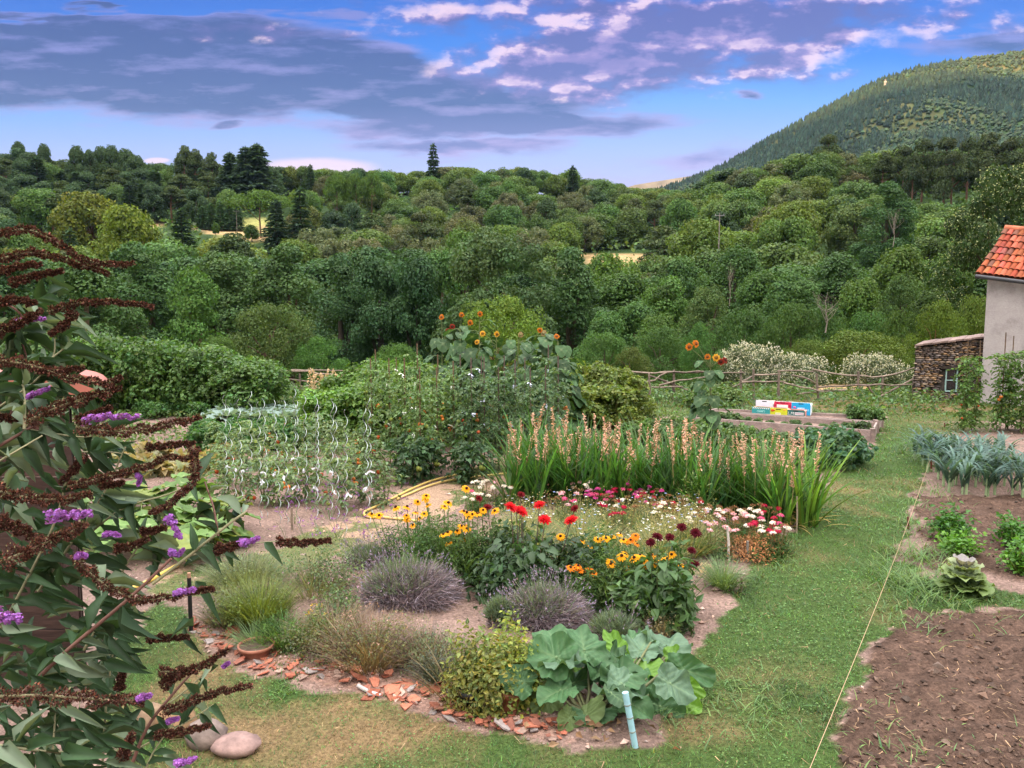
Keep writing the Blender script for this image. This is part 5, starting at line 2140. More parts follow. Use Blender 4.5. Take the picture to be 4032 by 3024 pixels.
def dome(mb, r, h, col, z=0.0):
    lathe(mb, [(r, z - .1 * r), (r * .95, z + h * .4), (r * .6, z + h * .85), (.0005, z + h)], 10, col)


# ---- gladiolus row -------------------------------------------------------
def gladiolus(k):
    root = thing("gladiolus_plant", "x", "gladiolus", (0, 0, 0), 0, "gladiolus row")
    mb = MB()
    T = blade_t(6, .5)
    for f in range(3):
        base = np.array([R.normal(0, .06), R.normal(0, .05), 0])
        az = R.uniform(0, PI)
        dv = np.array([math.cos(az), math.sin(az), 0])
        n = 8
        ang = np.linspace(-.46, .46, n) + R.normal(0, .13, n)
        Yd = np.sin(ang)[:, None] * dv + np.cos(ang)[:, None] * UP + R.normal(0, .05, (n, 3))
        N = np.sign(ang)[:, None] * -dv + R.normal(0, .5, (n, 3))
        s = R.uniform(.62, 1.12, n)
        scatter(mb, T, base + R.normal(0, .015, (n, 3)) * [1, 1, 0], Yd, N, R.uniform(.026, .040, n), s, vary((.056, .142, .034), n, .28, .12))
    # dry and yellow outer blades
    n = 4
    a = R.uniform(0, 6.28, n)
    scatter(mb, T, R.normal(0, .05, (n, 3)) * [1, 1, 0], np.stack([np.cos(a), np.sin(a), R.uniform(.3, .9, n)], 1), np.tile(UP, (n, 1)), .02, R.uniform(.3, .5, n), vary((.30, .24, .10), n, .2))
    child(mb, "foliage", M_PLANT, root)
    for q in range((1, 1, 1, 1, 2, 0)[k]):
        sp_ = MB()
        b = np.array([R.normal(0, .06), R.normal(0, .05), .3])
        e = b + np.array([R.normal(0, .14), R.normal(0, .10), R.uniform(.42, .72)])
        tube(sp_, [b, (b + e) / 2 + R.normal(0, .01, 3), e], [.006, .005, .003], 5, (.30, .26, .12))
        m = 26
        f = np.linspace(.42, 1.0, m)
        P = b + (e - b) * f[:, None]
        side = np.where(np.arange(m) % 2, 1, -1)
        a = R.uniform(0, 6.28) + side * .8 + R.normal(0, .3, m)
        Yd = np.stack([np.cos(a), np.sin(a), R.uniform(.1, .9, m)], 1)
        col = vary((.66, .40, .31), m, .16, .05)
        for rep in range(2):
            scatter(sp_, LEAF2, P + R.normal(0, .006, (m, 3)), Yd + R.normal(0, .35, (m, 3)), rdir(m), .023 * (1.25 - .6 * f), .042 * (1.3 - .6 * f), col)
        child(sp_, "dried_flower_spike", M_DRY, root)
    return root


pl = Placer([gladiolus(k) for k in range(6)])
front = [(1985, 1975), (2200, 1995), (2450, 2010), (2750, 2030), (3000, 2060), (3215, 2085)]
fx = np.array([G(*p) for p in front])
N_G = 90
for i in range(N_G):
    f = (i % 30 + R.uniform(.2, .8)) / 30
    row = i // 30
    p = np.array([np.interp(f, np.linspace(0, 1, 6), fx[:, k]) for k in range(3)])
    p = p + np.array([R.normal(0, .05) + .10 * row, row * .42 + R.normal(0, .06) + .06, 0])
    yel = smooth(f, .82, 1.0)
    tn = np.array([1, 1, 1]) * (1 - yel) + np.array([2.1, 1.65, 1.3]) * yel
    lab = ("yellowing gladiolus at the thin end of the row beside the grass path" if yel > .5 else
           "green gladiolus with pale dried flower spikes in the dense row")
    pl.put(p, R.uniform(0, 6.28), R.uniform(.86, 1.14) * (1.0 + .10 * (1 - f)), lab, "yellowing gladiolus plants" if yel > .5 else "green gladiolus plants in the row", tn * np.exp(R.normal(0, .1)))
pl.done()


# ---- leeks -----------------------------------------------------------------
def leek(k):
    root = thing("leek_plant", "x", "leek", (0, 0, 0))
    mb = MB()
    n = 11
    a = (np.arange(n) % 2) * PI + R.normal(0, .55, n) + R.uniform(0, 3)
    z = np.linspace(.10, .24, n)
    Yd = np.stack([np.cos(a) * .42, np.sin(a) * .42, np.ones(n)], 1)
    T = blade_t(8, 0)
    T = (T[0].copy(), T[1])
    y = T[0][:, 1].copy()
    T[0][:, 1] = y - .30 * y ** 3
    T[0][:, 2] = -.48 * y ** 2.8
    T[0][:, 2] += .14 * np.abs(T[0][:, 0]) * 2 * 0
    N = np.stack([-np.cos(a), -np.sin(a), np.full(n, .9)], 1) + R.normal(0, .2, (n, 3))
    scatter(mb, T, np.stack([np.zeros(n), np.zeros(n), z], 1), Yd, N, R.uniform(.032, .05, n), R.uniform(.42, .70, n), vary((.078, .145, .122), n, .18, .06))
    child(mb, "foliage", M_PLANT, root)
    mb = MB()
    tube(mb, [[0, 0, -.03], [0, 0, .12], [0, 0, .28]], [.018, .017, .012], 8, (.30, .40, .22))
    child(mb, "shaft", M_STEM, root)
    return root


pl = Placer([leek(k) for k in range(6)])
A0, A1 = G(3745, 1945), G(4130, 1960)
for row in range(6):
    for i in range(11):
        f = i / 10
        p = A0 + (A1 - A0) * f + np.array([row * .14 + R.normal(0, .03), row * .46 + R.normal(0, .05), 0])
        pl.put(p, R.uniform(0, 6.28), R.uniform(.82, 1.1), "blue-green leek in the leek bed beside the grass path", "leeks in rows", np.exp(R.normal(0, .10)) * np.array([1, 1, 1]))
pl.done()


# ---- tomatoes ---------------------------------------------------------------
def compound(mb, P, out, L, leaf, col, n_leaf=7):
    """hanging leaves of several leaflets, one per row of P"""
    n = len(P)
    out = nrm(out)
    for j in range(n_leaf):
        f = (j // 2 + 1) / (n_leaf // 2 + 1.0)
        side = 0 if j == n_leaf - 1 else (1 if j % 2 else -1)
        q = P + out * (L * f)[:, None] - UP * (L * .55 * f ** 1.6)[:, None]
        lat = np.cross(out, UP)
        Yd = nrm(out * .6 + lat * side * .9 - UP * .45 + R.normal(0, .25, (n, 3)))
        s = leaf * R.uniform(.7, 1.25, n) * (1.15 if side == 0 else 1)
        scatter(mb, LEAF2, q, Yd, nrm(UP + R.normal(0, .5, (n, 3))), s * .6, s, vary(col, n, .22, .10))


def tomato(h, r, nodes, leaf, col, fruit=3, stake_h=None, tie=2, dark=False):
    root = thing("tomato_plant", "x", "tomato plant", (0, 0, 0))
    mb = MB()
    z = np.sort(R.uniform(.10, 1, nodes)) * h
    a = R.uniform(0, 6.28, nodes)
    P = np.stack([R.normal(0, r * .28, nodes), R.normal(0, r * .28, nodes), z], 1)
    out = np.stack([np.cos(a), np.sin(a), R.uniform(-.1, .5, nodes)], 1)
    compound(mb, P, out, R.uniform(.5, 1.15, nodes) * r, leaf, col)
    child(mb, "foliage", M_PLANT, root)
    mb = MB()
    for k in range(2):
        tube(mb, [[R.normal(0, .03), R.normal(0, .03), -.03], [R.normal(0, .04), R.normal(0, .04), h * .5], [R.normal(0, .05), R.normal(0, .05), h * .95]], [.009, .008, .004], 5, (.13, .17, .06))
    child(mb, "stem", M_STEM, root)
    for k in range(fruit):
        a = R.uniform(0, 6.28)
        zc = R.uniform(.15, .6) * h
        col2 = ((.55, .09, .03), (.30, .36, .09), (.60, .20, .05))[int(R.choice(3, p=[.4, .35, .25]))]
        for q in range(R.integers(1, 4)):
            mb = MB()
            blob(mb, (math.cos(a) * r * .75 + R.normal(0, .03), math.sin(a) * r * .75 + R.normal(0, .03), zc + R.normal(0, .04)), R.uniform(.022, .034), col2, 10, 7, .02)
            child(mb, "tomato", M_GLOSS, root)
    if stake_h:
        mb = MB()
        tube(mb, [[.03, 0, -.1], [.035, .01, stake_h * .5], [.03, .015, stake_h]], .011, 6, (.17, .11, .085))
        child(mb, "wooden_stake", M_POLE, root)
    for k in range(tie):
        rag(root, (.02, -r * R.uniform(.3, .8), h * R.uniform(.45, 1.0)))
    return root


def rag(root, p, s=1.0):
    mb = MB()
    n = 3
    a = R.uniform(0, 6.28, n)
    Yd = np.stack([np.cos(a), np.sin(a) * .4, R.uniform(-1.1, .1, n)], 1)
    T = (np.array([[-.5, 0, 0], [.5, 0, 0], [.6, .5, .2], [-.3, .5, .25], [.5, 1, 0], [-.5, 1, .05]]), np.array([[0, 1, 2, 3], [3, 2, 4, 5]]))
    scatter(mb, T, np.tile(p, (n, 1)), Yd, nrm(R.normal(0, 1, (n, 3))), .020 * s, .068 * s * R.uniform(.6, 1.2, n), (.74, .74, .82))
    child(mb, "tie", M_CLOTH, root)


TG = (.112, .182, .078)
pl = Placer([tomato(1.62, .23, 74, .076, TG, 3, 1.80, 2) for _ in range(4)])
for i, (X, Yb) in enumerate(((1460, 1800), (1530, 1830), (1590, 1850), (1650, 1880), (1715, 1850), (1780, 1840), (1850, 1862), (1900, 1840), (1960, 1855), (2020, 1850), (2080, 1868), (2140, 1850), (2190, 1830),
                             (1480, 1740), (1560, 1750), (1640, 1765), (1720, 1780), (1810, 1775), (1890, 1770), (1980, 1780), (2060, 1780), (2150, 1775))):
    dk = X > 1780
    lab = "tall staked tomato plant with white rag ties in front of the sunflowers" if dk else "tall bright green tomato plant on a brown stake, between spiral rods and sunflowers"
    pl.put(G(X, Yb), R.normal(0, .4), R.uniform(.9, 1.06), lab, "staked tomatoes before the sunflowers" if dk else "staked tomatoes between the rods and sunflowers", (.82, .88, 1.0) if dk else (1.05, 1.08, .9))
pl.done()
pl = Placer([tomato(.62, .22, 46, .064, (.135, .205, .095), 1, None, 0) for _ in range(4)])
for row, (xa, xb, Yb, n) in enumerate(((870, 1490, 1985, 9), (860, 1500, 1905, 8), (870, 1450, 1835, 8), (880, 1420, 1780, 7))):
    for i in range(n):
        X = xa + (xb - xa) * i / (n - 1) + R.normal(0, 12)
        pl.put(G(X, Yb + R.normal(0, 8)), R.normal(0, .5), R.uniform(.85, 1.12), "low pale tomato plant spreading under the spiral rods", "tomatoes under the spiral rods", np.array([1, 1, 1]) * np.exp(R.normal(0, .08)))
pl.done()
pl = Placer([tomato(1.72, .22, 105, .085, (.090, .165, .044), 2, 2.05, 0) for _ in range(3)])
for X, Yb in ((3792, 1705), (3832, 1698), (3930, 1700), (3962, 1692), (4022, 1706), (4058, 1700), (4100, 1700)):
    pl.put(G(X, Yb), R.normal(0, .5), R.uniform(.88, 1.03), "tall tomato plant on brown stakes before the plastered house", "tomatoes before the house", (.95, 1.0, .85))
pl.done()
# dark-leaved peppers at the edge of the tomato row
pl = Placer([tomato(.62, .22, 44, .09, (.045, .095, .040), 1, None, 0) for _ in range(2)])
for X, Yb in ((1610, 1905), (1660, 1890), (1700, 1880), (1820, 1895), (1870, 1900), (1590, 1870)):
    o = pl.put(G(X, Yb), R.normal(0, .5), R.uniform(.9, 1.1), "dark-leaved pepper plant at the bare end of the tomato rows", "pepper plants")
    o.name, o['category'] = "pepper_plant", "pepper plant"
pl.done()


# ---- spiral rods -------------------------------------------------------------
def rod(k):
    root = thing("spiral_rod", "x", "plant rod", (0, 0, 0))
    mb = MB()
    t = np.linspace(0, 1, 110)
    turns = 7.5
    hgt = 1.5
    r = np.where(t < .04, 0, .019)
    P = np.stack([np.cos(t * turns * 2 * PI) * r, np.sin(t * turns * 2 * PI) * r, t * hgt], 1)
    tube(mb, P, .0034, 5, (.50, .56, .58))
    child(mb, "wire", M_METAL, root)
    rag(root, (.0, -.03, R.uniform(.40, .70)), 1.0)
    return root


pl = Placer([rod(k) for k in range(4)])
for (zx, zy) in ((150, 490), (270, 530), (345, 465), (420, 545), (478, 515), (580, 535), (695, 425), (790, 495), (890, 500), (985, 530), (1045, 565), (1100, 600), (1310, 520), (1300, 610),
                 (720, 545), (865, 575), (640, 540), (230, 520)):
    X, Y = 800 + zx * .4973, 1300 + zy * .4973
    y = 3028 * (CAMZ - 1.5) / (Y - 1195)
    p = AT(X, Y, y)
    pl.put((p[0], y, -.02), (R.normal(0, .03), R.normal(0, .03), R.uniform(0, 6.28)), 1.0, "tall zinc spiral rod with a white rag among the low tomatoes", "spiral plant rods")
pl.done()


# ---- sunflowers ----------------------------------------------------------------
def sunhead(root, at, face, col, ctr, r=.075):
    q = thing("tmp", "x", "x")
    bpy.data.objects.remove(q)
    mb = MB()
    daisy(mb, 16, r, np.array(col), .12, .42)
    daisy(mb, 14, r * .85, np.array(col) * .9, -.1, .42)
    o = child(mb, "flower_head", M_PETAL, root, at)
    o.rotation_euler = Vector(face).to_track_quat('Z', 'Y').to_euler()
    cb = MB()
    dome(cb, r * .46, r * .25, ctr)
    child(cb, "flower_disc", M_DRY, o)
    return o


def sunflower(X, y, Ytop, heads, label, group=None, dx=0.0, leaves=20, lsz=.22, r=.07):
    p = AT(X, 1700, y) * [1, 1, 0]
    root = thing("sunflower_plant", label, "sunflower", p, 0, group)
    h = AT(X, Ytop, y)[2]
    mb, st = MB(), MB()
    top = np.array([dx, 0, h])
    tube(st, [[0, 0, -.05], [R.normal(0, .03), 0, h * .5], top], [.018, .015, .008], 7, (.16, .19, .08))
    for k in range(leaves):
        f = R.uniform(.12, 1.0)
        a = R.uniform(0, 2 * PI) if k % 3 else R.uniform(PI, 2 * PI)
        c = np.array([dx * f, 0, h * f])
        out = np.array([math.cos(a), math.sin(a), 0])
        e = c + out * R.uniform(.08, .24) + UP * R.uniform(.0, .08)
        stem(st, c, e, .006, (.15, .20, .08), .02)
        s = lsz * R.uniform(.6, 1.2) * (1.1 - .35 * f)
        bigleaf(mb, e, out * .75 - UP * R.uniform(.25, .9), out * .5 + UP * .8, s, s * .95, np.array([.040, .092, .034]) * R.uniform(.65, 1.45), (.16, .22, .11), .035, .02, .2, 3, 20)
    child(mb, "foliage", M_GLOSS, root)
    for (HX, HY, kind_) in heads:
        q = AT(HX, HY, y - .1) - p
        stem(st, top * [1, 1, 0] + UP * min(h * .9, q[2] - .1), q, .007, (.16, .20, .08), .03)
        col, ctr = {'o': ((.60, .20, .025), (.16, .06, .02)), 'r': ((.26, .028, .018), (.05, .015, .01)), 'y': ((.72, .40, .05), (.20, .10, .02)), 'b': ((.42, .30, .18), (.25, .22, .10))}[kind_]
        sunhead(root, q, (R.normal(0, .4), -1, R.uniform(.0, .6)), col, ctr, r * R.uniform(.85, 1.15))
    child(st, "stem", M_STEM, root)
    return root


sf = [(1745, 1300, [(1738, 1248, 'o'), (1765, 1302, 'r'), (1781, 1286, 'r')], "sunflower with dark red and orange heads at the outer edge of the clump"),
      (1815, 1265, [(1817, 1240, 'o'), (1851, 1270, 'o')], "sunflower with two orange heads near the top of the clump"),
      (1890, 1250, [(1890, 1236, 'o'), (1878, 1346, 'y')], "tallest sunflower, one orange head high and a golden one below"),
      (1955, 1310, [(1957, 1316, 'y'), (1900, 1313, 'y')], "sunflower with ragged yellow heads in the middle of the clump"),
      (2005, 1330, [(1999, 1371, 'o')], "sunflower with one small orange head below its top leaves"),
      (2040, 1320, [(2050, 1318, 'b')], "sunflower with a withered tan head"),
      (2090, 1330, [(2089, 1356, 'r')], "sunflower with a single dark crimson head"),
      (2135, 1300, [(2126, 1300, 'o'), (2140, 1312, 'b')], "sunflower with seeding pale heads on a tall stalk"),
      (2195, 1330, [(2192, 1324, 'o')], "leaning sunflower with a drooping orange head next to the raspberries"),
      (2230, 1400, [(2223, 1432, 'r')], "shorter sunflower with a small dark head at the clump's end"),
      (1790, 1420, [], "headless leafy sunflower low at the front of the clump"), (1870, 1400, [], "young leafy sunflower without flowers behind the tomato ties"),
      (2060, 1420, [(2155, 1490, 'r')], "bushy sunflower almost hidden behind the tomatoes"), (2170, 1420, [], "leafy flowerless sunflower beside the raspberry canes")]
for i, (X, Yt, heads, l) in enumerate(sf):
    sunflower(X, 15.2 - .9 * (i % 3) * .6, Yt + 14, heads, l, "sunflower clump behind the tomatoes", 0, 38, .30, .064)
sunflower(2785, 13.0, 1410, [(2714, 1366, 'o'), (2741, 1353, 'o'), (2786, 1405, 'o'), (2820, 1408, 'y'), (2838, 1424, 'r'), (2856, 1418, 'r')],
          "lone branching sunflower with orange and gold heads standing by the plank bed", None, .02, 32, .24, .066)


# ---- hedge of berry canes, beans, low vegetables -----------------------------------
def shrub_proto(name, cat, r, h, nl, per, leaf, col, n=2, z0=.12, hue=.10, stems_col=(.13, .10, .06), T=LEAF2, rc=(.2, .36)):
    out = []
    for _ in range(n):
        root = thing(name, "x", cat, (0, 0, 0))
        mb, tr = MB(), MB()
        t = R.random(nl) ** .8
        a = R.uniform(0, 6.28, nl)
        rr = r * np.sqrt(R.uniform(.1, 1, nl)) * (1 - .35 * t ** 2)
        c = np.stack([np.cos(a) * rr, np.sin(a) * rr, h * (z0 + (.92 - z0) * t)], 1)
        rl = R.uniform(rc[0], rc[1], nl) * min(r, h)
        m = nl * per
        k = np.repeat(np.arange(nl), per)
        d = rdir(m, -.5, 1)
        P = c[k] + d * (rl[k] * R.uniform(.5, 1.05, m))[:, None]
        P[:, 2] = np.maximum(P[:, 2], .02)
        N = nrm(d + R.normal(0, .5, (m, 3)) + UP * .5)
        Yd = nrm(np.cross(N, R.normal(0, 1, (m, 3))) - UP * .3)
        s = leaf * R.uniform(.6, 1.35, m)
        scatter(mb, T, P, Yd, N, s * .68, s, np.clip(vary(col, m, .2, hue) * vary(np.ones(3), nl, .16, .08)[k], 0, 1))
        child(mb, "foliage", M_PLANT, root)
        for q in R.permutation(nl)[:14]:
            stem(tr, [c[q][0] * .4, c[q][1] * .4, -.05], c[q], .008, stems_col, .05)
        child(tr, "stem", M_STEM, root)
        out.append(root)
    return out


pl = Placer(shrub_proto("berry_bush", "berry bush", 1.0, 1.85, 60, 70, .115, (.090, .175, .045), 3))
for i, X in enumerate((150, 260, 370, 480, 590, 700, 800, 900, 1000, 330, 560, 780, 960)):
    y = 18.6 + (i % 2) * .5 - (X > 800) * .5 + (i > 8) * .9
    yt = np.interp(X, [150, 500, 800, 1000], [1335, 1345, 1375, 1430])
    p = AT(X, yt, y)
    pl.put((p[0], y, 0), R.uniform(0, 6.28), (1.0, .9, p[2] / 1.85 * R.uniform(.96, 1.08)), "leafy green berry bush in the tall hedge along the garden's far corner", "berry bushes in the tall hedge", np.array([1, 1, 1]) * np.exp(R.normal(0, .08)))
pl.done()
pl = Placer(shrub_proto("raspberry_bush", "raspberry", .62, 1.25, 50, 60, .095, (.135, .205, .045), 3, hue=.10))
for X, Yt, y in ((2270, 1470, 16.5), (2330, 1430, 17.0), (2390, 1440, 16.6), (2440, 1480, 16.4), (2300, 1520, 16.0), (2400, 1520, 15.9), (2470, 1540, 16.8), (2350, 1500, 16.3), (2240, 1520, 15.6)):
    p = AT(X, Yt, y)
    pl.put((p[0], y, 0), R.uniform(0, 6.28), (1, 1, max(.5, p[2] / 1.25)), "yellow-green raspberry canes in the patch beside the sunflowers", "raspberry patch beside the sunflowers", np.array([1.1, 1.0, .9]) * np.exp(R.normal(0, .12)))
for X, Yt, y in ((1360, 1480, 15.8), (1440, 1440, 16), (1520, 1425, 16.2), (1600, 1430, 16), (1680, 1445, 15.8), (1720, 1480, 15.2), (1480, 1500, 15.2), (1590, 1500, 15), (1300, 1530, 15.5), (1400, 1530, 14.8), (1680, 1530, 14.6)):
    p = AT(X, Yt, y)
    pl.put((p[0], y, 0), R.uniform(0, 6.28), (1.1, 1, max(.5, p[2] / 1.25)), "bright green climbing bean in the tangle behind the tomato stakes", "bean tangle behind the tomatoes", np.array([.82, 1.05, .9]) * np.exp(R.normal(0, .12)))
pl.done()

pl = Placer(shrub_proto("bean_plant", "bean plant", .28, .36, 26, 42, .075, (.085, .150, .055), 3, .1))
for i in range(30):
    f = i / 29
    X, Yb = 2610 + f * 640 + R.normal(0, 10), 1755 + 80 * f + R.normal(0, 10)
    pl.put(G(X, Yb), R.uniform(0, 6.28), R.uniform(.9, 1.35), "bushy green bean plant between gladiolus and plank bed", "bean row before the plank bed", np.array([1.0, 1.0, .9]) * np.exp(R.normal(0, .15)))
for X, Yb in ((3190, 1835), (3240, 1845), (3290, 1840), (3320, 1825), (3220, 1815), (3270, 1812)):
    pl.put(G(X, Yb), R.uniform(0, 6.28), 1.45, "blue-green broad-leaved plant at the end of the bean row", "blue-green plants ending the bean row", (.75, .95, 1.35))
for i in range(10):
    X = 2480 + i * 34 + R.normal(0, 8)
    pl.put(G(X, 1735 + R.normal(0, 10)), R.uniform(0, 6.28), R.uniform(.8, 1.1), "light green low plant behind the gladiolus spikes", "light green row behind the gladiolus", (1.15, 1.15, .85))
for i in range(15):
    f = (i + .5) / 15
    q = bA * (1 - f) + bB * f + np.array([0.05, .22 + R.normal(0, .06), 0])
    q[2] = .10
    pl.put(q, R.uniform(0, 6.28), R.uniform(.35, .7), "small green plant in the nearer plank bed", "plants in the nearer plank bed", np.array([1, 1, 1]) * np.exp(R.normal(0, .15)))
for X, Yb in ((3390, 1655), (3420, 1660), (3370, 1650), (3440, 1665)):
    q = G(X, Yb, .15)
    pl.put(q, R.uniform(0, 6.28), .85, "leafy potato-like plant at the path end of the crate bed", "leafy plants at the path end of the crate bed", (1.0, 1.1, .8))
for row in range(2):
    for i in range(11):
        X = 810 + i * 38 + R.normal(0, 8)
        pl.put(G(X, 1735 + 34 * row + R.normal(0, 6)), R.uniform(0, 6.28), R.uniform(.85, 1.2), "deep green low plant in the double row behind the spiral rods", "deep green double row", (.72, 1.05, .75))
for i in range(8):
    X = 580 + i * 30
    pl.put(G(X, 1640 + R.normal(0, 10)), R.uniform(0, 6.28), 1.0, "leafy green plant in front of the berry hedge", "leafy plants before the berry hedge", (.8, 1.05, .75))
for X, Yb in ((2750, 1600), (2800, 1605), (2840, 1590), (2880, 1600)):
    pl.put(G(X, Yb), R.uniform(0, 6.28), 1.1, "pale green leafy plant behind the far corner of the plank bed", "leafy plants behind the plank bed", (1.3, 1.2, 1.0))
pl.done()


# ---- cabbages -------------------------------------------------------------------
def cabbage(k):
    root = thing("cabbage_plant", "x", "cabbage", (0, 0, 0))
    mb = MB()
    for ring, (n, el, L) in enumerate(((5, 1.2, .18), (7, .75, .26), (8, .35, .32))):
        for i in range(n):
            a = i * 2 * PI / n + ring * .5 + R.normal(0, .15)
            out = np.array([math.cos(a), math.sin(a), math.tan(el) * .6])
            bigleaf(mb, [math.cos(a) * .03, math.sin(a) * .03, .10], out, UP * .8 - out * .3, L * R.uniform(.85, 1.15), L * .8, np.array([.19, .27, .25]) * R.uniform(.8, 1.2), (.34, .42, .40), .05, .10, .25, 3, 16)
    child(mb, "foliage", M_GLOSS, root)
    return root


pl = Placer([cabbage(k) for k in range(3)])
for row, Yb in enumerate((1655, 1675, 1640)):
    for i in range(9):
        X = 880 + i * 62 + row * 25 + R.normal(0, 8)
        pl.put(G(X, Yb + R.normal(0, 4)), R.uniform(0, 6.28), R.uniform(1.0, 1.4), "blue-green cabbage in the patch beyond the spiral rods", "cabbage patch")
pl.done()
# tall dried flower heads by the cabbages
def plume(k):
    root = thing("sorghum_plant", "x", "grain plant", (0, 0, 0))
    mb = MB()
    wisps(mb, .2, .8, 12, .03, (.18, .24, .10), .6)
    child(mb, "foliage", M_PLANT, root)
    mb = MB()
    for q in range(2):
        b = np.array([R.normal(0, .08), R.normal(0, .05), .4])
        e = b + np.array([R.normal(0.05, .06), 0, R.uniform(.5, .75)])
        tube(mb, [b, e], .008, 5, (.5, .36, .2))
        m = 60
        f = R.uniform(.4, 1, m)
        scatter(mb, LEAF2, b + (e - b) * f[:, None] + R.normal(0, .02, (m, 3)), nrm(R.normal(0, .5, (m, 3)) + UP), rdir(m), .03, .05, vary((.60, .44, .28), m, .15))
    child(mb, "seed_head", M_DRY, root)
    return root


pl = Placer([plume(k) for k in range(2)])
for X, y in ((1265, 16.5), (1300, 16.8), (1320, 16.2), (1230, 16.6)):
    pl.put((AT(X, 1500, y)[0], y, 0), R.uniform(0, 6.28), R.uniform(.95, 1.15), "pale dried grain plume before the short fence stretch", "grain plumes")
pl.done()

# onions, dried off and lying over
pl = Placer(shrub_proto("onion_plant", "onion", .16, .16, 8, 16, .16, (.32, .28, .15), 2, .1, .15))
for i in range(26):
    X, Yb = R.uniform(480, 900), R.uniform(1790, 1880)
    pl.put(G(X, Yb), R.uniform(0, 6.28), R.uniform(.8, 1.2), "withered yellowing onion top lying on the soil behind the butterfly bush", "withered onion rows", np.array([1, 1, 1]) * np.exp(R.normal(0, .2)))
pl.done()


# ---- squash -------------------------------------------------------------------------
def squash(k):
    root = thing("squash_plant", "x", "squash plant", (0, 0, 0))
    mb, st = MB(), MB()
    for i in range(15):
        a = R.uniform(0, 6.28)
        rr = R.uniform(.05, .42)
        e = np.array([math.cos(a) * rr, math.sin(a) * rr, R.uniform(.16, .42) * (1 - .4 * rr)])
        stem(st, [0, 0, 0], e, .009, (.20, .28, .10), .06)
        out = np.array([math.cos(a), math.sin(a), R.uniform(-.3, .2)])
        L = R.uniform(.15, .25)
        c = np.array([.105, .190, .050]) * R.uniform(.75, 1.25)
        if R.random() < .25:
            c = np.array([.20, .25, .055]) * R.uniform(.8, 1.1)
        bigleaf(mb, e, out, UP - out * .3 + np.array([0, -.4, 0]), L, L * 1.05, c, (.24, .32, .14), .05, .06, .15, 3, 20)
    child(mb, "foliage", M_GLOSS, root)
    child(st, "leaf_stalk", M_STEM, root)
    return root


pl = Placer([squash(k) for k in range(3)])
for X, Yb in ((420, 2050), (520, 2030), (620, 2040), (720, 2060), (450, 2130), (560, 2120), (670, 2130), (780, 2130), (860, 2130), (520, 2180), (640, 2190), (760, 2180), (380, 2180), (840, 2185)):
    pl.put(G(X, Yb), R.uniform(0, 6.28), R.uniform(.9, 1.15), "squash plant with broad yellow-green leaves beside the bare earth", "squash patch", np.array([1, 1, 1]) * np.exp(R.normal(0, .08)))
pl.done()


# ---- herbs ---------------------------------------------------------------------------
def herb(name, cat, label, X, Yb, wpx, Ytop, parts_, group=None, rz=None):
    p = G(X, Yb)
    w = wpx / F * p[1] / 2
    h = max(.08, AT(X, Ytop, p[1] + w * .3)[2]) * 1.2
    root = thing(name, label, cat, p + [0, w * .35, 0], 0, group)
    for kind_, kw in parts_:
        mb = MB()
        if kind_ == 'm':
            mound(mb, w * kw.get('rs', 1), h * kw.get('hs', 1), kw['n'], kw['leaf'], np.array(kw['col']), asp=kw.get('asp', .6), inner=kw.get('inner', .55), up=kw.get('up', .5), hue=kw.get('hue', .12), amt=kw.get('amt', .28))
            child(mb, kw.get('name', "foliage"), kw.get('mat', M_PLANT), root)
        elif kind_ == 'w':
            wisps(mb, w * kw.get('rs', 1), h * kw.get('hs', 1), kw['n'], kw['w'], np.array(kw['col']), kw.get('lean', .8), kw.get('br', .6), hv=kw.get('hv', .35))
            child(mb, kw.get('name', "stalks_foliage"), kw.get('mat', M_PLANT), root)
        elif kind_ == 'f':
            n = kw['n']
            d = rdir(n, .15, 1)
            P = d * np.array([w * kw.get('rs', 1), w * kw.get('rs', 1), h * kw.get('hs', 1)])
            for rep in range(4):
                scatter(mb, LEAF2, P + R.normal(0, kw['s'] * .4, (n, 3)), rdir(n, 0, 1), rdir(n, 0, 1), kw['s'] * .6, kw['s'], vary(np.array(kw['col']), n, .15, .05))
            child(mb, "blossom", M_PETAL, root)
    return root


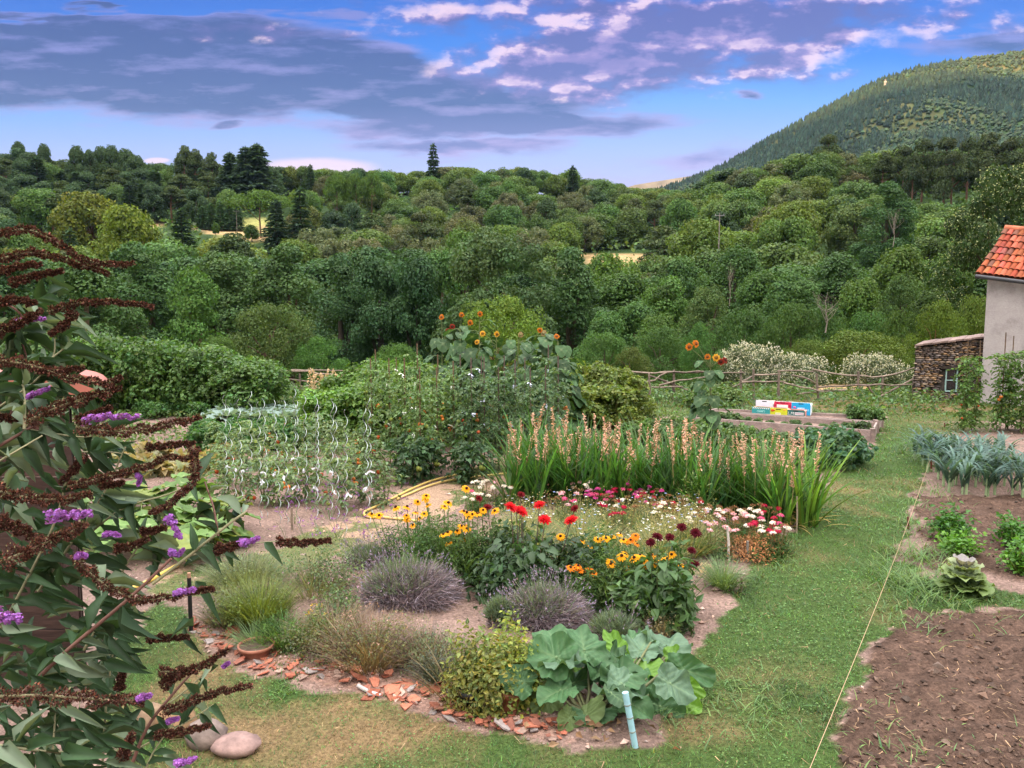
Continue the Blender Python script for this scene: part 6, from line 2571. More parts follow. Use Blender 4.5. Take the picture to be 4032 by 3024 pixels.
def lavender(X, Yb, wpx, Ytop, label, dead=.6, green=.35, spikes=150):
    p = G(X, Yb)
    w = wpx / F * p[1] / 2
    h = AT(X, Ytop, p[1] + w * .4)[2]
    root = thing("lavender_bush", label, "lavender", p + [0, w * .5, 0], 0, "lavender bushes")
    s = np.array([w, w * .8, h * .86])
    nl = 5
    lc = np.c_[np.linspace(-.42, .42, nl) * w, R.normal(0, .14, nl) * w, np.zeros(nl)]
    ls = R.uniform(.55, .85, nl)
    n = int(20000 * dead)
    mb = MB()
    k = R.integers(0, nl, n)
    d = rdir(n, -.02, 1)
    bend = nrm(d * [1, 1, .8] + np.array([.35, -.1, .15]) + R.normal(0, .30, (n, 3)))
    q = R.uniform(.45, .95, n)
    sc = s * ls[k][:, None]
    scatter(mb, BLADE, lc[k] + d * q[:, None] * sc, bend, nrm(np.cross(bend, rdir(n))), .0036 * R.uniform(.7, 1.6, n), R.uniform(.05, .13, n) * (h / .42), vary((.215, .175, .205), n, .45, .06))
    child(mb, "dry_twig_foliage", M_DRY, root)
    if green:
        n = int(3600 * green)
        mb = MB()
        d = nrm(rdir(n, .2, 1) + np.array([-.2, -.15, .35]))
        q = R.uniform(.55, .98, n)
        scatter(mb, BLADE, d * q[:, None] * s * .95 - [.1 * w, 0, 0], nrm(d + UP * .6 + R.normal(0, .25, (n, 3))), rdir(n), .006, R.uniform(.05, .09, n), vary((.135, .185, .125), n, .25, .06))
        child(mb, "foliage", M_PLANT, root)
    mb = MB()
    n = spikes
    d = nrm(rdir(n, .25, 1) + R.normal(0, .1, (n, 3)))
    base = d * s * .85
    L = R.uniform(.10, .20, n)
    tip = base + nrm(d + UP * .5) * L[:, None]
    scatter(mb, BLADE, base, tip - base, rdir(n), .003, L, vary((.22, .24, .17), n, .15))
    for rep in range(4):
        scatter(mb, LEAF2, tip - nrm(tip - base) * R.uniform(0, .05, (n, 1)), nrm(tip - base) + R.normal(0, .35, (n, 3)), rdir(n), .010, .020, vary((.25, .20, .28), n, .25, .1))
    child(mb, "flower_stalk_blossom", M_DRY, root)
    return root


lavender(1590, 2405, 400, 2165, "large greying lavender bush leaning over the bare earth, beside the golden rudbeckias", .9, .25, 170)
lavender(2155, 2490, 360, 2275, "purple-grey lavender bush behind the rhubarb and mint", .9, .25, 190)
lavender(2440, 2530, 230, 2420, "small green lavender tuft right behind the rhubarb", .25, .8, 60)
lavender(1975, 2480, 130, 2350, "young grey-green lavender sprig beside the mint", .05, .8, 24)
lavender(1450, 2240, 220, 2140, "half-faded lavender behind the large bush, near the verbena", .5, .25, 130)
lavender(2520, 2440, 170, 2330, "thin lavender with sparse purple stalks under the maroon dahlia", .12, .15, 90)

GY, OL, BR = (.13, .165, .085), (.155, .165, .070), (.17, .125, .09)
herb("oregano_clump_plant", "herb", "brownish oregano clump in the middle of the tile edging", 1450, 2640, 420, 2430, [('m', dict(n=2600, leaf=.020, col=OL)), ('w', dict(n=700, w=.005, col=(.20, .14, .10), hs=1.05, name="dry_stalk_foliage")), ('f', dict(n=50, s=.015, col=(.42, .27, .22), hs=1.0))], "herb clumps")
herb("oregano_clump_plant", "herb", "rusty oregano clump between yellow yarrow and lavender", 1300, 2560, 360, 2390, [('m', dict(n=2200, leaf=.020, col=OL)), ('w', dict(n=600, w=.005, col=(.19, .13, .09), hs=1.1, name="dry_stalk_foliage"))], "herb clumps")
herb("thyme_plant", "herb", "faded thyme cushion between mint and oregano", 1680, 2640, 320, 2470, [('m', dict(n=2400, leaf=.017, col=GY)), ('w', dict(n=600, w=.004, col=(.18, .13, .11), hs=1.1, name="dry_stalk_foliage"))], "herb clumps")
herb("thyme_plant", "herb", "low grey thyme tuft beside the mint pots", 1720, 2690, 150, 2580, [('m', dict(n=1000, leaf=.016, col=(.10, .13, .10))), ('w', dict(n=260, w=.005, col=(.12, .14, .12), hs=1.2, name="stalk_foliage"))], "herb clumps")
herb("hyssop_plant", "herb", "upright yellow-green herb bush beside the black stake", 1010, 2480, 210, 2285, [('w', dict(n=1300, w=.007, col=(.135, .175, .042), lean=.5, br=.75, hv=.5)), ('m', dict(n=1500, leaf=.020, col=(.12, .165, .045), hs=.95))], "herb clumps")
herb("savory_plant", "herb", "grey-green savory bush behind the black stake", 880, 2470, 230, 2330, [('m', dict(n=1900, leaf=.018, col=(.12, .155, .085))), ('w', dict(n=300, w=.005, col=(.15, .14, .10), hs=1.1, name="stalk_foliage"))], "herb clumps")
herb("fennel_plant", "herb", "feathery pale fennel haze at the near edge of the earth path", 950, 2330, 330, 2170, [('w', dict(n=1100, w=.004, col=(.17, .20, .10), lean=.8, br=.7)), ('m', dict(n=900, leaf=.022, col=(.14, .18, .085)))], "herb clumps")
herb("marjoram_plant", "herb", "green marjoram clump between fennel haze and lavender", 1220, 2350, 330, 2180, [('m', dict(n=2300, leaf=.024, col=(.11, .165, .07))), ('w', dict(n=300, w=.005, col=(.16, .16, .10), hs=1.1, name="stalk_foliage")), ('f', dict(n=14, s=.016, col=(.50, .30, .42)))], "herb clumps")
herb("marjoram_plant", "herb", "green marjoram clump in front of the greying lavender", 1340, 2440, 240, 2300, [('m', dict(n=1700, leaf=.024, col=(.10, .155, .062))), ('f', dict(n=16, s=.016, col=(.52, .32, .44)))], "herb clumps")
herb("yarrow_plant", "herb", "yellow-headed yarrow between two oregano clumps", 1240, 2520, 190, 2400, [('m', dict(n=1300, leaf=.022, col=(.12, .19, .06))), ('f', dict(n=18, s=.018, col=(.55, .36, .06), rs=.5))], "herb clumps")
herb("tarragon_plant", "herb", "bright green tarragon over the chive pot", 1110, 2560, 200, 2420, [('m', dict(n=1500, leaf=.03, col=(.09, .17, .05), asp=.25)), ('w', dict(n=300, w=.007, col=(.11, .19, .06), hs=1.1))], "herb clumps")
herb("chive_plant", "herb", "thin chives growing from the sunken pot rim", 1010, 2560, 120, 2430, [('w', dict(n=260, w=.005, col=(.13, .20, .09), lean=.8, br=.8))])
herb("mint_plant", "mint", "yellow-green mint spilling over the black pot", 1830, 2790, 330, 2510, [('m', dict(n=4600, inner=.25, leaf=.036, col=(.19, .215, .055), hue=.18)), ('w', dict(n=130, w=.006, col=(.16, .12, .06), name="stalk_foliage"))], "mint in pots")
herb("mint_plant", "mint", "bright mint crown behind the terracotta pot", 1975, 2750, 330, 2495, [('m', dict(n=4600, inner=.25, leaf=.036, col=(.20, .25, .05), hue=.15)), ('w', dict(n=130, w=.006, col=(.16, .12, .06), name="stalk_foliage"))], "mint in pots")
herb("mint_plant", "mint", "darker mint next to the rhubarb leaves", 2080, 2740, 190, 2540, [('m', dict(n=2000, inner=.25, leaf=.032, col=(.10, .16, .045)))], "mint in pots")
herb("santolina_plant", "herb", "tiny pale dried bush between small lavender and maroon dahlia", 2610, 2500, 110, 2400, [('m', dict(n=700, leaf=.016, col=(.42, .38, .24))), ('w', dict(n=160, w=.004, col=(.35, .30, .20), hs=1.1))])
herb("cosmos_plant", "flower", "ferny green marigold plant alone on the earth strip", 2855, 2325, 190, 2190, [('w', dict(n=520, w=.005, col=(.13, .20, .085), lean=.9, br=.4)), ('m', dict(n=700, leaf=.026, col=(.12, .19, .08), asp=.2))])
herb("dried_bush", "dried plant", "foxy brown dried bush next to the grey stake", 2970, 2205, 230, 2105, [('m', dict(n=1900, leaf=.036, col=(.34, .17, .085), asp=.35, mat=M_DRY, hue=.06))])
herb("dried_bush", "dried plant", "dark brown withered clump between white pinks and gladiolus", 2110, 1985, 190, 1915, [('m', dict(n=1400, leaf=.03, col=(.25, .13, .085), asp=.4, mat=M_DRY, hue=.06))])

# verbena: thin stems with purple tufts
def verbena(k):
    root = thing("verbena_plant", "x", "verbena", (0, 0, 0))
    mb, fl = MB(), MB()
    tips = wisps(mb, .18, .55, 9, .006, (.10, .13, .07), 1.0, .3)
    for t_ in tips:
        m = 8
        scatter(fl, LEAF2, t_ + R.normal(0, .016, (m, 3)) * [1, 1, .4], rdir(m, 0, 1), rdir(m, 0, 1), .012, .018, vary((.26, .085, .36), m, .2))
    child(mb, "foliage", M_PLANT, root)
    child(fl, "blossom", M_PETAL, root)
    return root


pl = Placer([verbena(k) for k in range(4)])
for X, Yb in ((1130, 2130), (1200, 2110), (1270, 2150), (1330, 2120), (1390, 2160), (1480, 2120), (1160, 2060), (1300, 2050), (1240, 2010), (1440, 2180), (1530, 2130), (1500, 1990), (1090, 2000), (1380, 2010), (1350, 2210), (2030, 1800)):
    pl.put(G(X, Yb), R.uniform(0, 6.28), R.uniform(.75, 1.15), "wiry verbena with small purple tufts by the earth path", "verbena along the earth path")
pl.done()

# ------------------------------------------------------------------ the flower bed
def zmap(pts, k, ox, oy):
    return [(ox + k * a[0], oy + k * a[1]) + tuple(a[2:]) for a in pts]


def plant_heads(root, p, heads, y, kind_, r, stem_col):
    st = MB()
    foot = np.array([0, 0, .05])
    for i, (HX, HY) in enumerate(heads):
        yy = y + R.normal(0, .10)
        q = AT(HX, HY, yy) - p
        f0 = np.array([q[0] * .45, q[1] * .5, .05])
        m = np.array([q[0] * .85, q[1] * .85, q[2] * .6])
        tube(st, [f0, m, q - [0, 0, .004]], [.005, .0045, .003], 5, stem_col, cap=False)
        mb = MB()
        rr = r * 1.18 * R.uniform(.82, 1.15)
        if kind_ in ('gold', 'orange'):
            col = (.78, .36, .012) if kind_ == 'gold' else (.72, .22, .012)
            daisy(mb, R.integers(11, 15), rr, np.array(col), R.uniform(.1, .45), .40)
        else:
            col = np.array({'red': (.55, .012, .022), 'maroon': (.085, .006, .014), 'dark': (.16, .008, .014)}[kind_])
            for ring, (n, dr, s) in enumerate(((15, -.05, 1.0), (13, -.45, .86), (11, -.95, .68), (8, -1.9, .5), (5, -3.5, .34))):
                daisy(mb, n, rr * s, col * (1 + .08 * ring), dr, .34)
        o = child(mb, "flower_head", M_PETAL, root, q)
        o.rotation_euler = Vector((R.normal(0, .35), R.normal(-.45, .25), 1)).to_track_quat('Z', 'Y').to_euler()
        if kind_ in ('gold', 'orange'):
            c = MB()
            dome(c, rr * .27, rr * .26, (.035, .014, .008) if R.random() < .75 else (.14, .07, .02), .002)
            child(c, "flower_disc", M_DRY, o)
    child(st, "stem", M_STEM, root)


def flower_plant(name, cat, label, X, Yb, wpx, Ytop, heads, kind_, r, leaf_col, leaf=.055, n=1500, group=None, asp=.38, stem_col=(.12, .19, .06), big=0):
    p = G(X, Yb)
    w = wpx / F * p[1] / 2
    p = p + np.array([0, w * .5, 0])
    h = max(.12, AT(X, Ytop, p[1])[2]) * 1.5
    n = int(n * 2.0)
    root = thing(name, label, cat, p, 0, group)
    mb = MB()
    mound(mb, w, h, n, leaf, np.array(leaf_col), asp=asp, inner=.35, up=.6, T=LEAF2, lobes=9, hue=.08)
    wisps(mb, w, h, 60, .012, np.array(leaf_col), .5, .7)
    for k in range(big):
        a = R.uniform(0, 6.28)
        rr = R.uniform(.3, 1) * w
        e = np.array([math.cos(a) * rr, math.sin(a) * rr, h * R.uniform(.25, .95)])
        out = np.array([math.cos(a), math.sin(a), R.uniform(-.6, .1)])
        L = R.uniform(.09, .14)
        scatter(mb, OVAL, [e], [out], [UP + R.normal(0, .25, 3)], L * .62, L, np.array(leaf_col) * R.uniform(.8, 1.3), 0, True)
    child(mb, "foliage", M_PLANT, root)
    plant_heads(root, p, heads, p[1] - w * .15, kind_, r, stem_col)
    return root


Z3 = lambda pts: zmap(pts, .422, 1400, 1800)
Z4 = lambda pts: zmap(pts, .4973, 2100, 1800)
LG = (.085, .150, .050)
flower_plant("rudbeckia_plant", "rudbeckia", "golden rudbeckia clump next to the hose loop", 1625, 2240, 250, 2075,
             Z3([(375, 465), (480, 460), (580, 415), (475, 545), (480, 572), (560, 515), (600, 565), (535, 632), (150, 530), (220, 542), (640, 528)]), 'gold', .042, (.075, .145, .045), .045, 1700, "rudbeckia clumps", .3)
flower_plant("rudbeckia_plant", "rudbeckia", "golden rudbeckia clump behind the large greying lavender", 1760, 2300, 280, 2075,
             Z3([(660, 360), (655, 386), (675, 445), (820, 720), (860, 700), (950, 686), (865, 800), (865, 425), (830, 460), (990, 765)]), 'gold', .042, LG, .05, 1900, "rudbeckia clumps", .3)
flower_plant("rudbeckia_plant", "rudbeckia", "golden rudbeckia clump leaning on the red dahlia", 1880, 2300, 250, 2110,
             Z3([(990, 640), (1040, 665), (1010, 505), (1040, 515), (1060, 555), (1090, 530), (1140, 525), (1190, 492), (1300, 500), (1035, 290), (1020, 650)]), 'gold', .042, LG, .05, 1600, "rudbeckia clumps", .3)
flower_plant("rudbeckia_plant", "rudbeckia", "yellow rudbeckia clump behind, under the maroon dahlia blooms", 2400, 2310, 300, 2150,
             Z4([(510, 650), (575, 640), (620, 630), (685, 605), (715, 655), (740, 665), (385, 660), (450, 700), (320, 655), (215, 625), (600, 800), (645, 798)]), 'gold', .040, (.085, .16, .05), .05, 1700, "rudbeckia clumps", .3)
flower_plant("rudbeckia_plant", "rudbeckia", "bright yellow rudbeckia clump facing the purple-grey lavender", 2440, 2410, 290, 2220,
             Z4([(612, 845), (725, 770), (800, 795), (845, 775), (875, 818), (765, 876), (620, 830), (670, 900), (855, 800), (895, 850), (700, 780)]), 'gold', .043, LG, .05, 1900, "rudbeckia clumps", .3)
flower_plant("rudbeckia_plant", "rudbeckia", "small-flowered yellow rudbeckia clump mixed into the maroon dahlia", 2590, 2400, 220, 2240,
             Z4([(960, 770), (1000, 830), (1035, 815), (1095, 770), (1165, 865), (965, 845), (1145, 825), (1060, 800), (940, 775)]), 'gold', .036, LG, .05, 1300, "rudbeckia clumps", .3)
flower_plant("helenium_plant", "helenium", "orange helenium bunch beside the purple-grey lavender", 2290, 2400, 190, 2270,
             Z4([(295, 870), (355, 860), (372, 893), (400, 908), (445, 880), (420, 924), (482, 922), (330, 880), (460, 905)]), 'orange', .036, LG, .05, 1000, None, .3)
flower_plant("helenium_plant", "helenium", "rusty orange helenium stems above the yellow rudbeckias", 2505, 2330, 120, 2190, Z4([(810, 620), (820, 685), (770, 655), (800, 640)]), 'orange', .038, LG, .05, 500, None, .3)
flower_plant("dahlia_plant", "dahlia", "tall dark-leaved dahlia with big scarlet blooms", 2070, 2345, 430, 2150,
             Z3([(1450, 465), (1500, 490), (1545, 500), (1715, 445), (1765, 585), (2010, 590), (1560, 520)]), 'red', .060, (.040, .080, .034), .08, 1700, None, .5, (.10, .06, .06), 60)
flower_plant("dahlia_plant", "dahlia", "dark-budded dahlia stems rising behind the scarlet dahlia", 2010, 2280, 200, 2120, Z3([(1545, 350), (1230, 470), (2045, 480), (1150, 385)]), 'dark', .042, (.055, .10, .04), .07, 600, None, .5, (.12, .08, .06), 16)
flower_plant("dahlia_plant", "dahlia", "dahlia with near-black maroon blooms at the edge of the earth strip", 2600, 2470, 260, 2260,
             Z4([(930, 675), (985, 632), (1080, 635), (1175, 555), (1285, 600), (1255, 740), (1275, 852)]), 'maroon', .050, (.062, .125, .042), .085, 1300, None, .5, (.10, .13, .05), 46)


def pinks(label, X, Yb, n, colors, w=.22, h=.32, brown=.3, group="sweet williams"):
    p = G(X, Yb)
    root = thing("sweet_william_plant", label, "sweet william", p, 0, group)
    mb = MB()
    mound(mb, w, h * .75, 620, .045, np.array((.075, .135, .045)) if brown < .6 else np.array((.17, .14, .06)), asp=.25, inner=.2, up=.7, lobes=5)
    child(mb, "foliage", M_PLANT, root)
    for k in range(n):
        a = R.uniform(0, 6.28)
        rr = math.sqrt(R.random()) * w
        c = np.array([math.cos(a) * rr, math.sin(a) * rr, h * R.uniform(.75, 1.08)])
        hb = MB()
        tube(hb, [[c[0] * .7, c[1] * .7, .02], c], .004, 4, (.18, .16, .07), cap=False)
        m = 46
        d = rdir(m, .1, 1)
        if R.random() < brown:
            col = np.array((.26, .145, .075))
            scatter(hb, LEAF2, c + d * R.uniform(.01, .036, (m, 1)) * [1, 1, .6], d + R.normal(0, .3, (m, 3)), rdir(m), .008, .020, vary(col, m, .25, .06))
            child(hb, "seed_head", M_DRY, root)
        else:
            col = np.array(colors[int(R.integers(len(colors)))])
            scatter(hb, PETAL, c + d * R.uniform(.02, .042, (m, 1)) * [1, 1, .55], nrm(np.cross(d, R.normal(0, 1, (m, 3)))), d, .016, .016, vary(col, m, .12, .05))
            child(hb, "flower_head", M_PETAL, root)


PK, MG, CR, WH, PP = (.62, .10, .26), (.52, .06, .30), (.42, .012, .06), (.78, .72, .74), (.72, .42, .52)
for zx, zy, cols, br, l in ((270, 345, (PK, PP), .2, "pink sweet william at the start of the pinks, by the withered clump"), (350, 245, (WH, PP), .2, "white and blush sweet william against the gladiolus leaves"),
                            (450, 270, (MG, PK), .1, "magenta sweet william, brightest of the row"), (545, 300, (MG, PK), .1, "magenta and rose sweet william beside the brightest one"),
                            (500, 215, (WH,), .1, "pure white sweet william backing the magenta ones"), (640, 285, (CR, PK), .3, "crimson sweet william between magenta and purple ones"),
                            (740, 235, ((.36, .06, .25), MG), .3, "purple sweet william touching the gladiolus"), (680, 435, (CR,), .15, "crimson sweet william standing forward of the row"),
                            (900, 290, (MG, CR), .3, "rosy magenta sweet william in the middle of the row"), (930, 355, (CR, PK), .4, "red and pink sweet william in the middle of the row"),
                            (640, 365, (WH, CR), .3, "white-flecked sweet william below the crimson one"), (1030, 380, (WH,), .7, "half-seeded sweet william with a few white heads"),
                            (1190, 350, (WH,), .9, "brown seeded sweet william before the pale willowy weed"), (1330, 430, (PP, CR), .75, "tan seeded sweet william with pinkish heads"),
                            (1450, 450, (PP, WH), .35, "pale pink sweet william beside the twisted stake"), (1560, 500, (PP,), .35, "shell pink sweet william right of the tan seeded one"),
                            (1235, 505, (PP, WH), .5, "pinkish white sweet william above the maroon dahlia"), (1460, 595, (PP,), .3, "loose pale pink sweet william in front of the twisted stake"),
                            (1715, 500, (WH, PP), .5, "white and brown sweet william behind the foxy bush"), (1800, 610, (CR, WH), .2, "red and white sweet william at the bed's corner"),
                            (1860, 590, (WH, WH, PK), .2, "white sweet william at the bed's corner"), (1935, 575, (PK, CR), .2, "single pink sweet william nearest the grass path"),
                            (1800, 420, (CR,), .5, "carmine sweet william under the last gladiolus"), (1080, 440, (CR, WH), .8, "mostly seeded sweet william with carmine specks"),
                            (800, 330, (CR, MG), .4, "dark rose sweet william behind the dry stems"), (1640, 440, (WH,), .8, "rusty seeded sweet william under the gladiolus leaves")):
    X, Y = 2100 + .4973 * zx, 1800 + .4973 * zy
    pinks(l if "right of" not in l else "shell pink sweet william next to the tan seeded one", X, Y + 92, 9, cols, .20, .33, br)
for X, Y, c, l in ((1900, 1905, (WH,), "white sweet william near the end of the yellow hose"), (1965, 1915, (WH, WH, PP), "white sweet william between hose end and withered clump"), (1870, 1950, (PK, WH), "pink-flecked sweet william nearest the hose end")):
    pinks(l, X, Y + 80, 7, c, .18, .30, .1)

# straw-coloured seedling stems and love-in-a-mist that fill the middle of the bed
pl = []
for k in range(4):
    root = thing("nigella_plant", "x", "love-in-a-mist", (0, 0, 0))
    mb = MB()
    wisps(mb, .24, .40, 85, .0045, (.34, .28, .15), 1.0, .7)
    wisps(mb, .24, .36, 190, .005, (.13, .20, .075), .9, .7)
    n = 90
    P = R.normal(0, .11, (n, 3)) * [1, 1, 0] + np.array([0, 0, .3]) + R.normal(0, .06, (n, 3))
    scatter(mb, LEAF2, P, rdir(n), rdir(n), .012, .022, vary((.30, .28, .13), n, .25))
    child(mb, "foliage", M_PLANT, root)
    fl = MB()
    n = 4
    P = R.normal(0, .12, (n, 3)) * [1, 1, .3] + np.array([0, 0, .38])
    for rep in range(5):
        scatter(fl, PETAL, P, rdir(n, -.1, .4), np.tile(UP, (n, 1)), .012, .018, vary((.74, .74, .78) if k % 2 else (.36, .44, .75), n, .1))
    child(fl, "blossom", M_PETAL, root)
    pl.append(root)
pl = Placer(pl)
for i in range(64):
    X, Yb = R.uniform(2000, 2780), R.uniform(2060, 2270)
    if X > 2600 and Yb > 2180:
        Yb -= 70
    if X < 2250 and Yb > 2180:
        continue
    pl.put(G(X, Yb), R.uniform(0, 6.28), R.uniform(.75, 1.15), "straw-coloured love-in-a-mist gone to seed in the middle of the flower bed", "love-in-a-mist in the flower bed")
pl.done()
herb("willowherb_plant", "weed", "pale green willowy weed standing before the gladiolus", 2735, 2050, 150, 1865, [('w', dict(n=26, w=.008, col=(.16, .22, .07), lean=.4, br=.2)), ('m', dict(n=420, leaf=.075, col=(.16, .23, .07), asp=.2, hs=.95))])
for k, (X, Yb) in enumerate(((2700, 2260), (2760, 2240), (2790, 2270))):
    herb("straw_tuft_plant", "dried plant", "flattened straw-coloured stems on the earth beside the grey stake", X, Yb, 160, Yb - 40, [('w', dict(n=60, w=.005, col=(.50, .34, .20), lean=3.0, br=.4))], "flattened straw stems")

# ------------------------------------------------------------------ rhubarb
def rhubarb():
    o = G(2320, 2850)
    root = thing("rhubarb_plant", "big rhubarb with wide crinkled leaves at the corner of the lawn", "rhubarb", o)
    st = MB()
    L_ = [((930, 405), (860, 235), 310, 0), ((1135, 522), (1118, 282), 265, 0), ((1345, 642), (1322, 420), 245, 0), ((885, 555), (632, 600), 190, 0), ((840, 450), (690, 385), 140, 1),
          ((950, 655), (1172, 560), 130, 0), ((1172, 815), (1185, 962), 275, 0), ((1090, 890), (1160, 1112), 265, 2), ((1030, 880), (955, 1040), 130, 2), ((1560, 595), (1545, 445), 250, 3),
          ((1490, 445), (1560, 280), 210, 1), ((1690, 430), (1760, 280), 270, 1), ((1725, 500), (1995, 575), 170, 0), ((1570, 735), (1820, 600), 260, 0), ((1580, 775), (1770, 945), 250, 0),
          ((1425, 782), (1235, 810), 190, 0), ((1430, 735), (1460, 620), 190, 3), ((1375, 445), (1285, 262), 130, 3), ((1475, 335), (1425, 248), 120, 0), ((905, 680), (775, 850), 165, 2),
          ((1590, 330), (1640, 262), 150, 1), ((1740, 720), (1905, 815), 160, 3), ((1770, 600), (1935, 690), 110, 3), ((1700, 445), (1850, 425), 140, 3), ((1250, 470), (1290, 350), 130, 1),
          ((980, 560), (900, 480), 150, 4), ((1640, 640), (1720, 560), 170, 4), ((1500, 640), (1600, 700), 180, 4), ((1010, 500), (1060, 440), 140, 3), ((1300, 830), (1290, 900), 60, 4),
          ((1640, 770), (1830, 880), 190, 4)]
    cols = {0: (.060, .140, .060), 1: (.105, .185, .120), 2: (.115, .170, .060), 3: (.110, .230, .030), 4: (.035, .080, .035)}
    fo = MB()
    for i, (b, t, w, c) in enumerate(L_):
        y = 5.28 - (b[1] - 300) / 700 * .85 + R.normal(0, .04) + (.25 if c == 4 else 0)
        up = b[1] - t[1]
        B = AT(1700 + b[0] * .5425, 2350 + b[1] * .5425, y)
        T = AT(1700 + t[0] * .5425, 2350 + t[1] * .5425, y + (.16 if up > 60 else (-.10 if up < -60 else .0)))
        B[2] = max(B[2], .06)
        T[2] = max(T[2], .05)
        d = T - B
        L = np.linalg.norm(d)
        nz = np.array([0, -.45, .88]) + R.normal(0, .20, 3)
        if up < -60:
            nz = np.array([0, -.85, .5])
        lf = MB()
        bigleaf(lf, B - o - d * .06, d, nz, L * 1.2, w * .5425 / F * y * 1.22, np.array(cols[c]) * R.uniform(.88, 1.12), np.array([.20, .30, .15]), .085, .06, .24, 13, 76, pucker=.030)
        child(lf, "leaf", M_GLOSS, root)
        mid = np.array([(B - o)[0] * .6, (B - o)[1] * .5, (B - o)[2] * .62])
        tube(st, [[R.normal(0, .06), R.normal(.05, .05), 0], mid, B - o], [.012, .010, .007], 7, np.array((.10, .11, .05)) * R.uniform(.7, 1.2), cap=False)
    for k in range(13):
        a = R.uniform(0, 2 * PI)
        rr = R.uniform(.05, .42)
        B = np.array([math.cos(a) * rr * 1.15, math.sin(a) * rr * .6 + .05, R.uniform(.14, .36)])
        out = np.array([math.cos(a), math.sin(a) * .8 - .2, R.uniform(-.3, .5)])
        lf = MB()
        L = R.uniform(.20, .29)
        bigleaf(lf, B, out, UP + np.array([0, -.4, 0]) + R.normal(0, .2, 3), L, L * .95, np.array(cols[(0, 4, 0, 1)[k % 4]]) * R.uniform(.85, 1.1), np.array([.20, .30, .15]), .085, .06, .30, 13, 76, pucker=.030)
        child(lf, "leaf", M_GLOSS, root)
    child(st, "leaf_stalk", M_STEM, root)
    lit = MB()
    n = 60
    scatter(lit, LEAF2, np.c_[R.normal(0, .25, (n, 1)), R.normal(.05, .15, (n, 1)), R.uniform(.01, .05, (n, 1))], rdir(n, -.2, .3), rdir(n, .3, 1), .04, .07, vary((.16, .10, .06), n, .3))
    child(lit, "dead_foliage", M_DRY, root)


rhubarb()

# ------------------------------------------------------------------ celery, lettuce, small things on the dark soil
def celery(k):
    root = thing("celery_plant", "x", "celery", (0, 0, 0))
    mb, st = MB(), MB()
    for i in range(24):
        a = R.uniform(0, 6.28)
        ln = R.uniform(.15, 1.1)
        d = nrm(np.array([math.cos(a) * ln, math.sin(a) * ln, 1]))
        L = R.uniform(.15, .27)
        tube(st, [[0, 0, 0], d * L * .6, d * L], [.008, .007, .004], 5, (.16, .26, .06), cap=False)
        m = 22
        P = d * L * R.uniform(.55, 1.15, (m, 1)) + R.normal(0, .042, (m, 3))
        nn = nrm(UP + R.normal(0, .5, (m, 3)))
        scatter(mb, LEAF2, P, nrm(np.cross(nn, R.normal(0, 1, (m, 3)))), nn, R.uniform(.028, .045, m), R.uniform(.035, .055, m), vary((.070, .180, .030), m, .22, .08))
    child(mb, "foliage", M_PLANT, root)
    child(st, "leaf_stalk", M_STEM, root)
    return root


pl = Placer([celery(k) for k in range(3)])
for X, Yb, s, l, t in ((3735, 2130, 1.25, "dark bushy celery behind the pale celery on the tilled soil", (.75, .85, .8)), (3770, 2195, 1.05, "bright pale celery next to the ruffled lettuce", (1.35, 1.25, 1.0)),
                       (3985, 2160, 1.15, "celery at the frame's edge behind a brighter one", (.8, .9, .8)), (4010, 2260, 1.1, "bright celery standing low at the frame's edge", (1.2, 1.15, .9))):
    pl.put(G(X, Yb), R.uniform(0, 6.28), s, l, "celery plants on the tilled soil", t)
pl.done()


def lettuce():
    p = G(3792, 2335)
    root = thing("lettuce_plant", "ruffled green lettuce with a grey-violet top on the tilled soil", "lettuce", p)
    mb = MB()
    for ring, (n, el, L, z, c) in enumerate(((5, 1.35, .10, .24, (.26, .24, .26)), (7, 1.0, .14, .20, (.25, .30, .17)), (9, .7, .17, .14, (.20, .27, .11)), (10, .35, .19, .08, (.14, .21, .07)), (10, .0, .20, .04, (.12, .19, .06)))):
        for i in range(n):
            a = i * 2 * PI / n + ring * .4 + R.normal(0, .1)
            out = np.array([math.cos(a), math.sin(a), math.tan(el) * .6 if el < 1.3 else 2.0])
            bigleaf(mb, [math.cos(a) * .02, math.sin(a) * .02, z], out, UP - out * .3, L * R.uniform(.85, 1.15), L * 1.1, np.array(c) * R.uniform(.8, 1.15), (.30, .36, .22), .09, .12, .3, 4, 24)
    child(mb, "foliage", M_GLOSS, root)


lettuce()

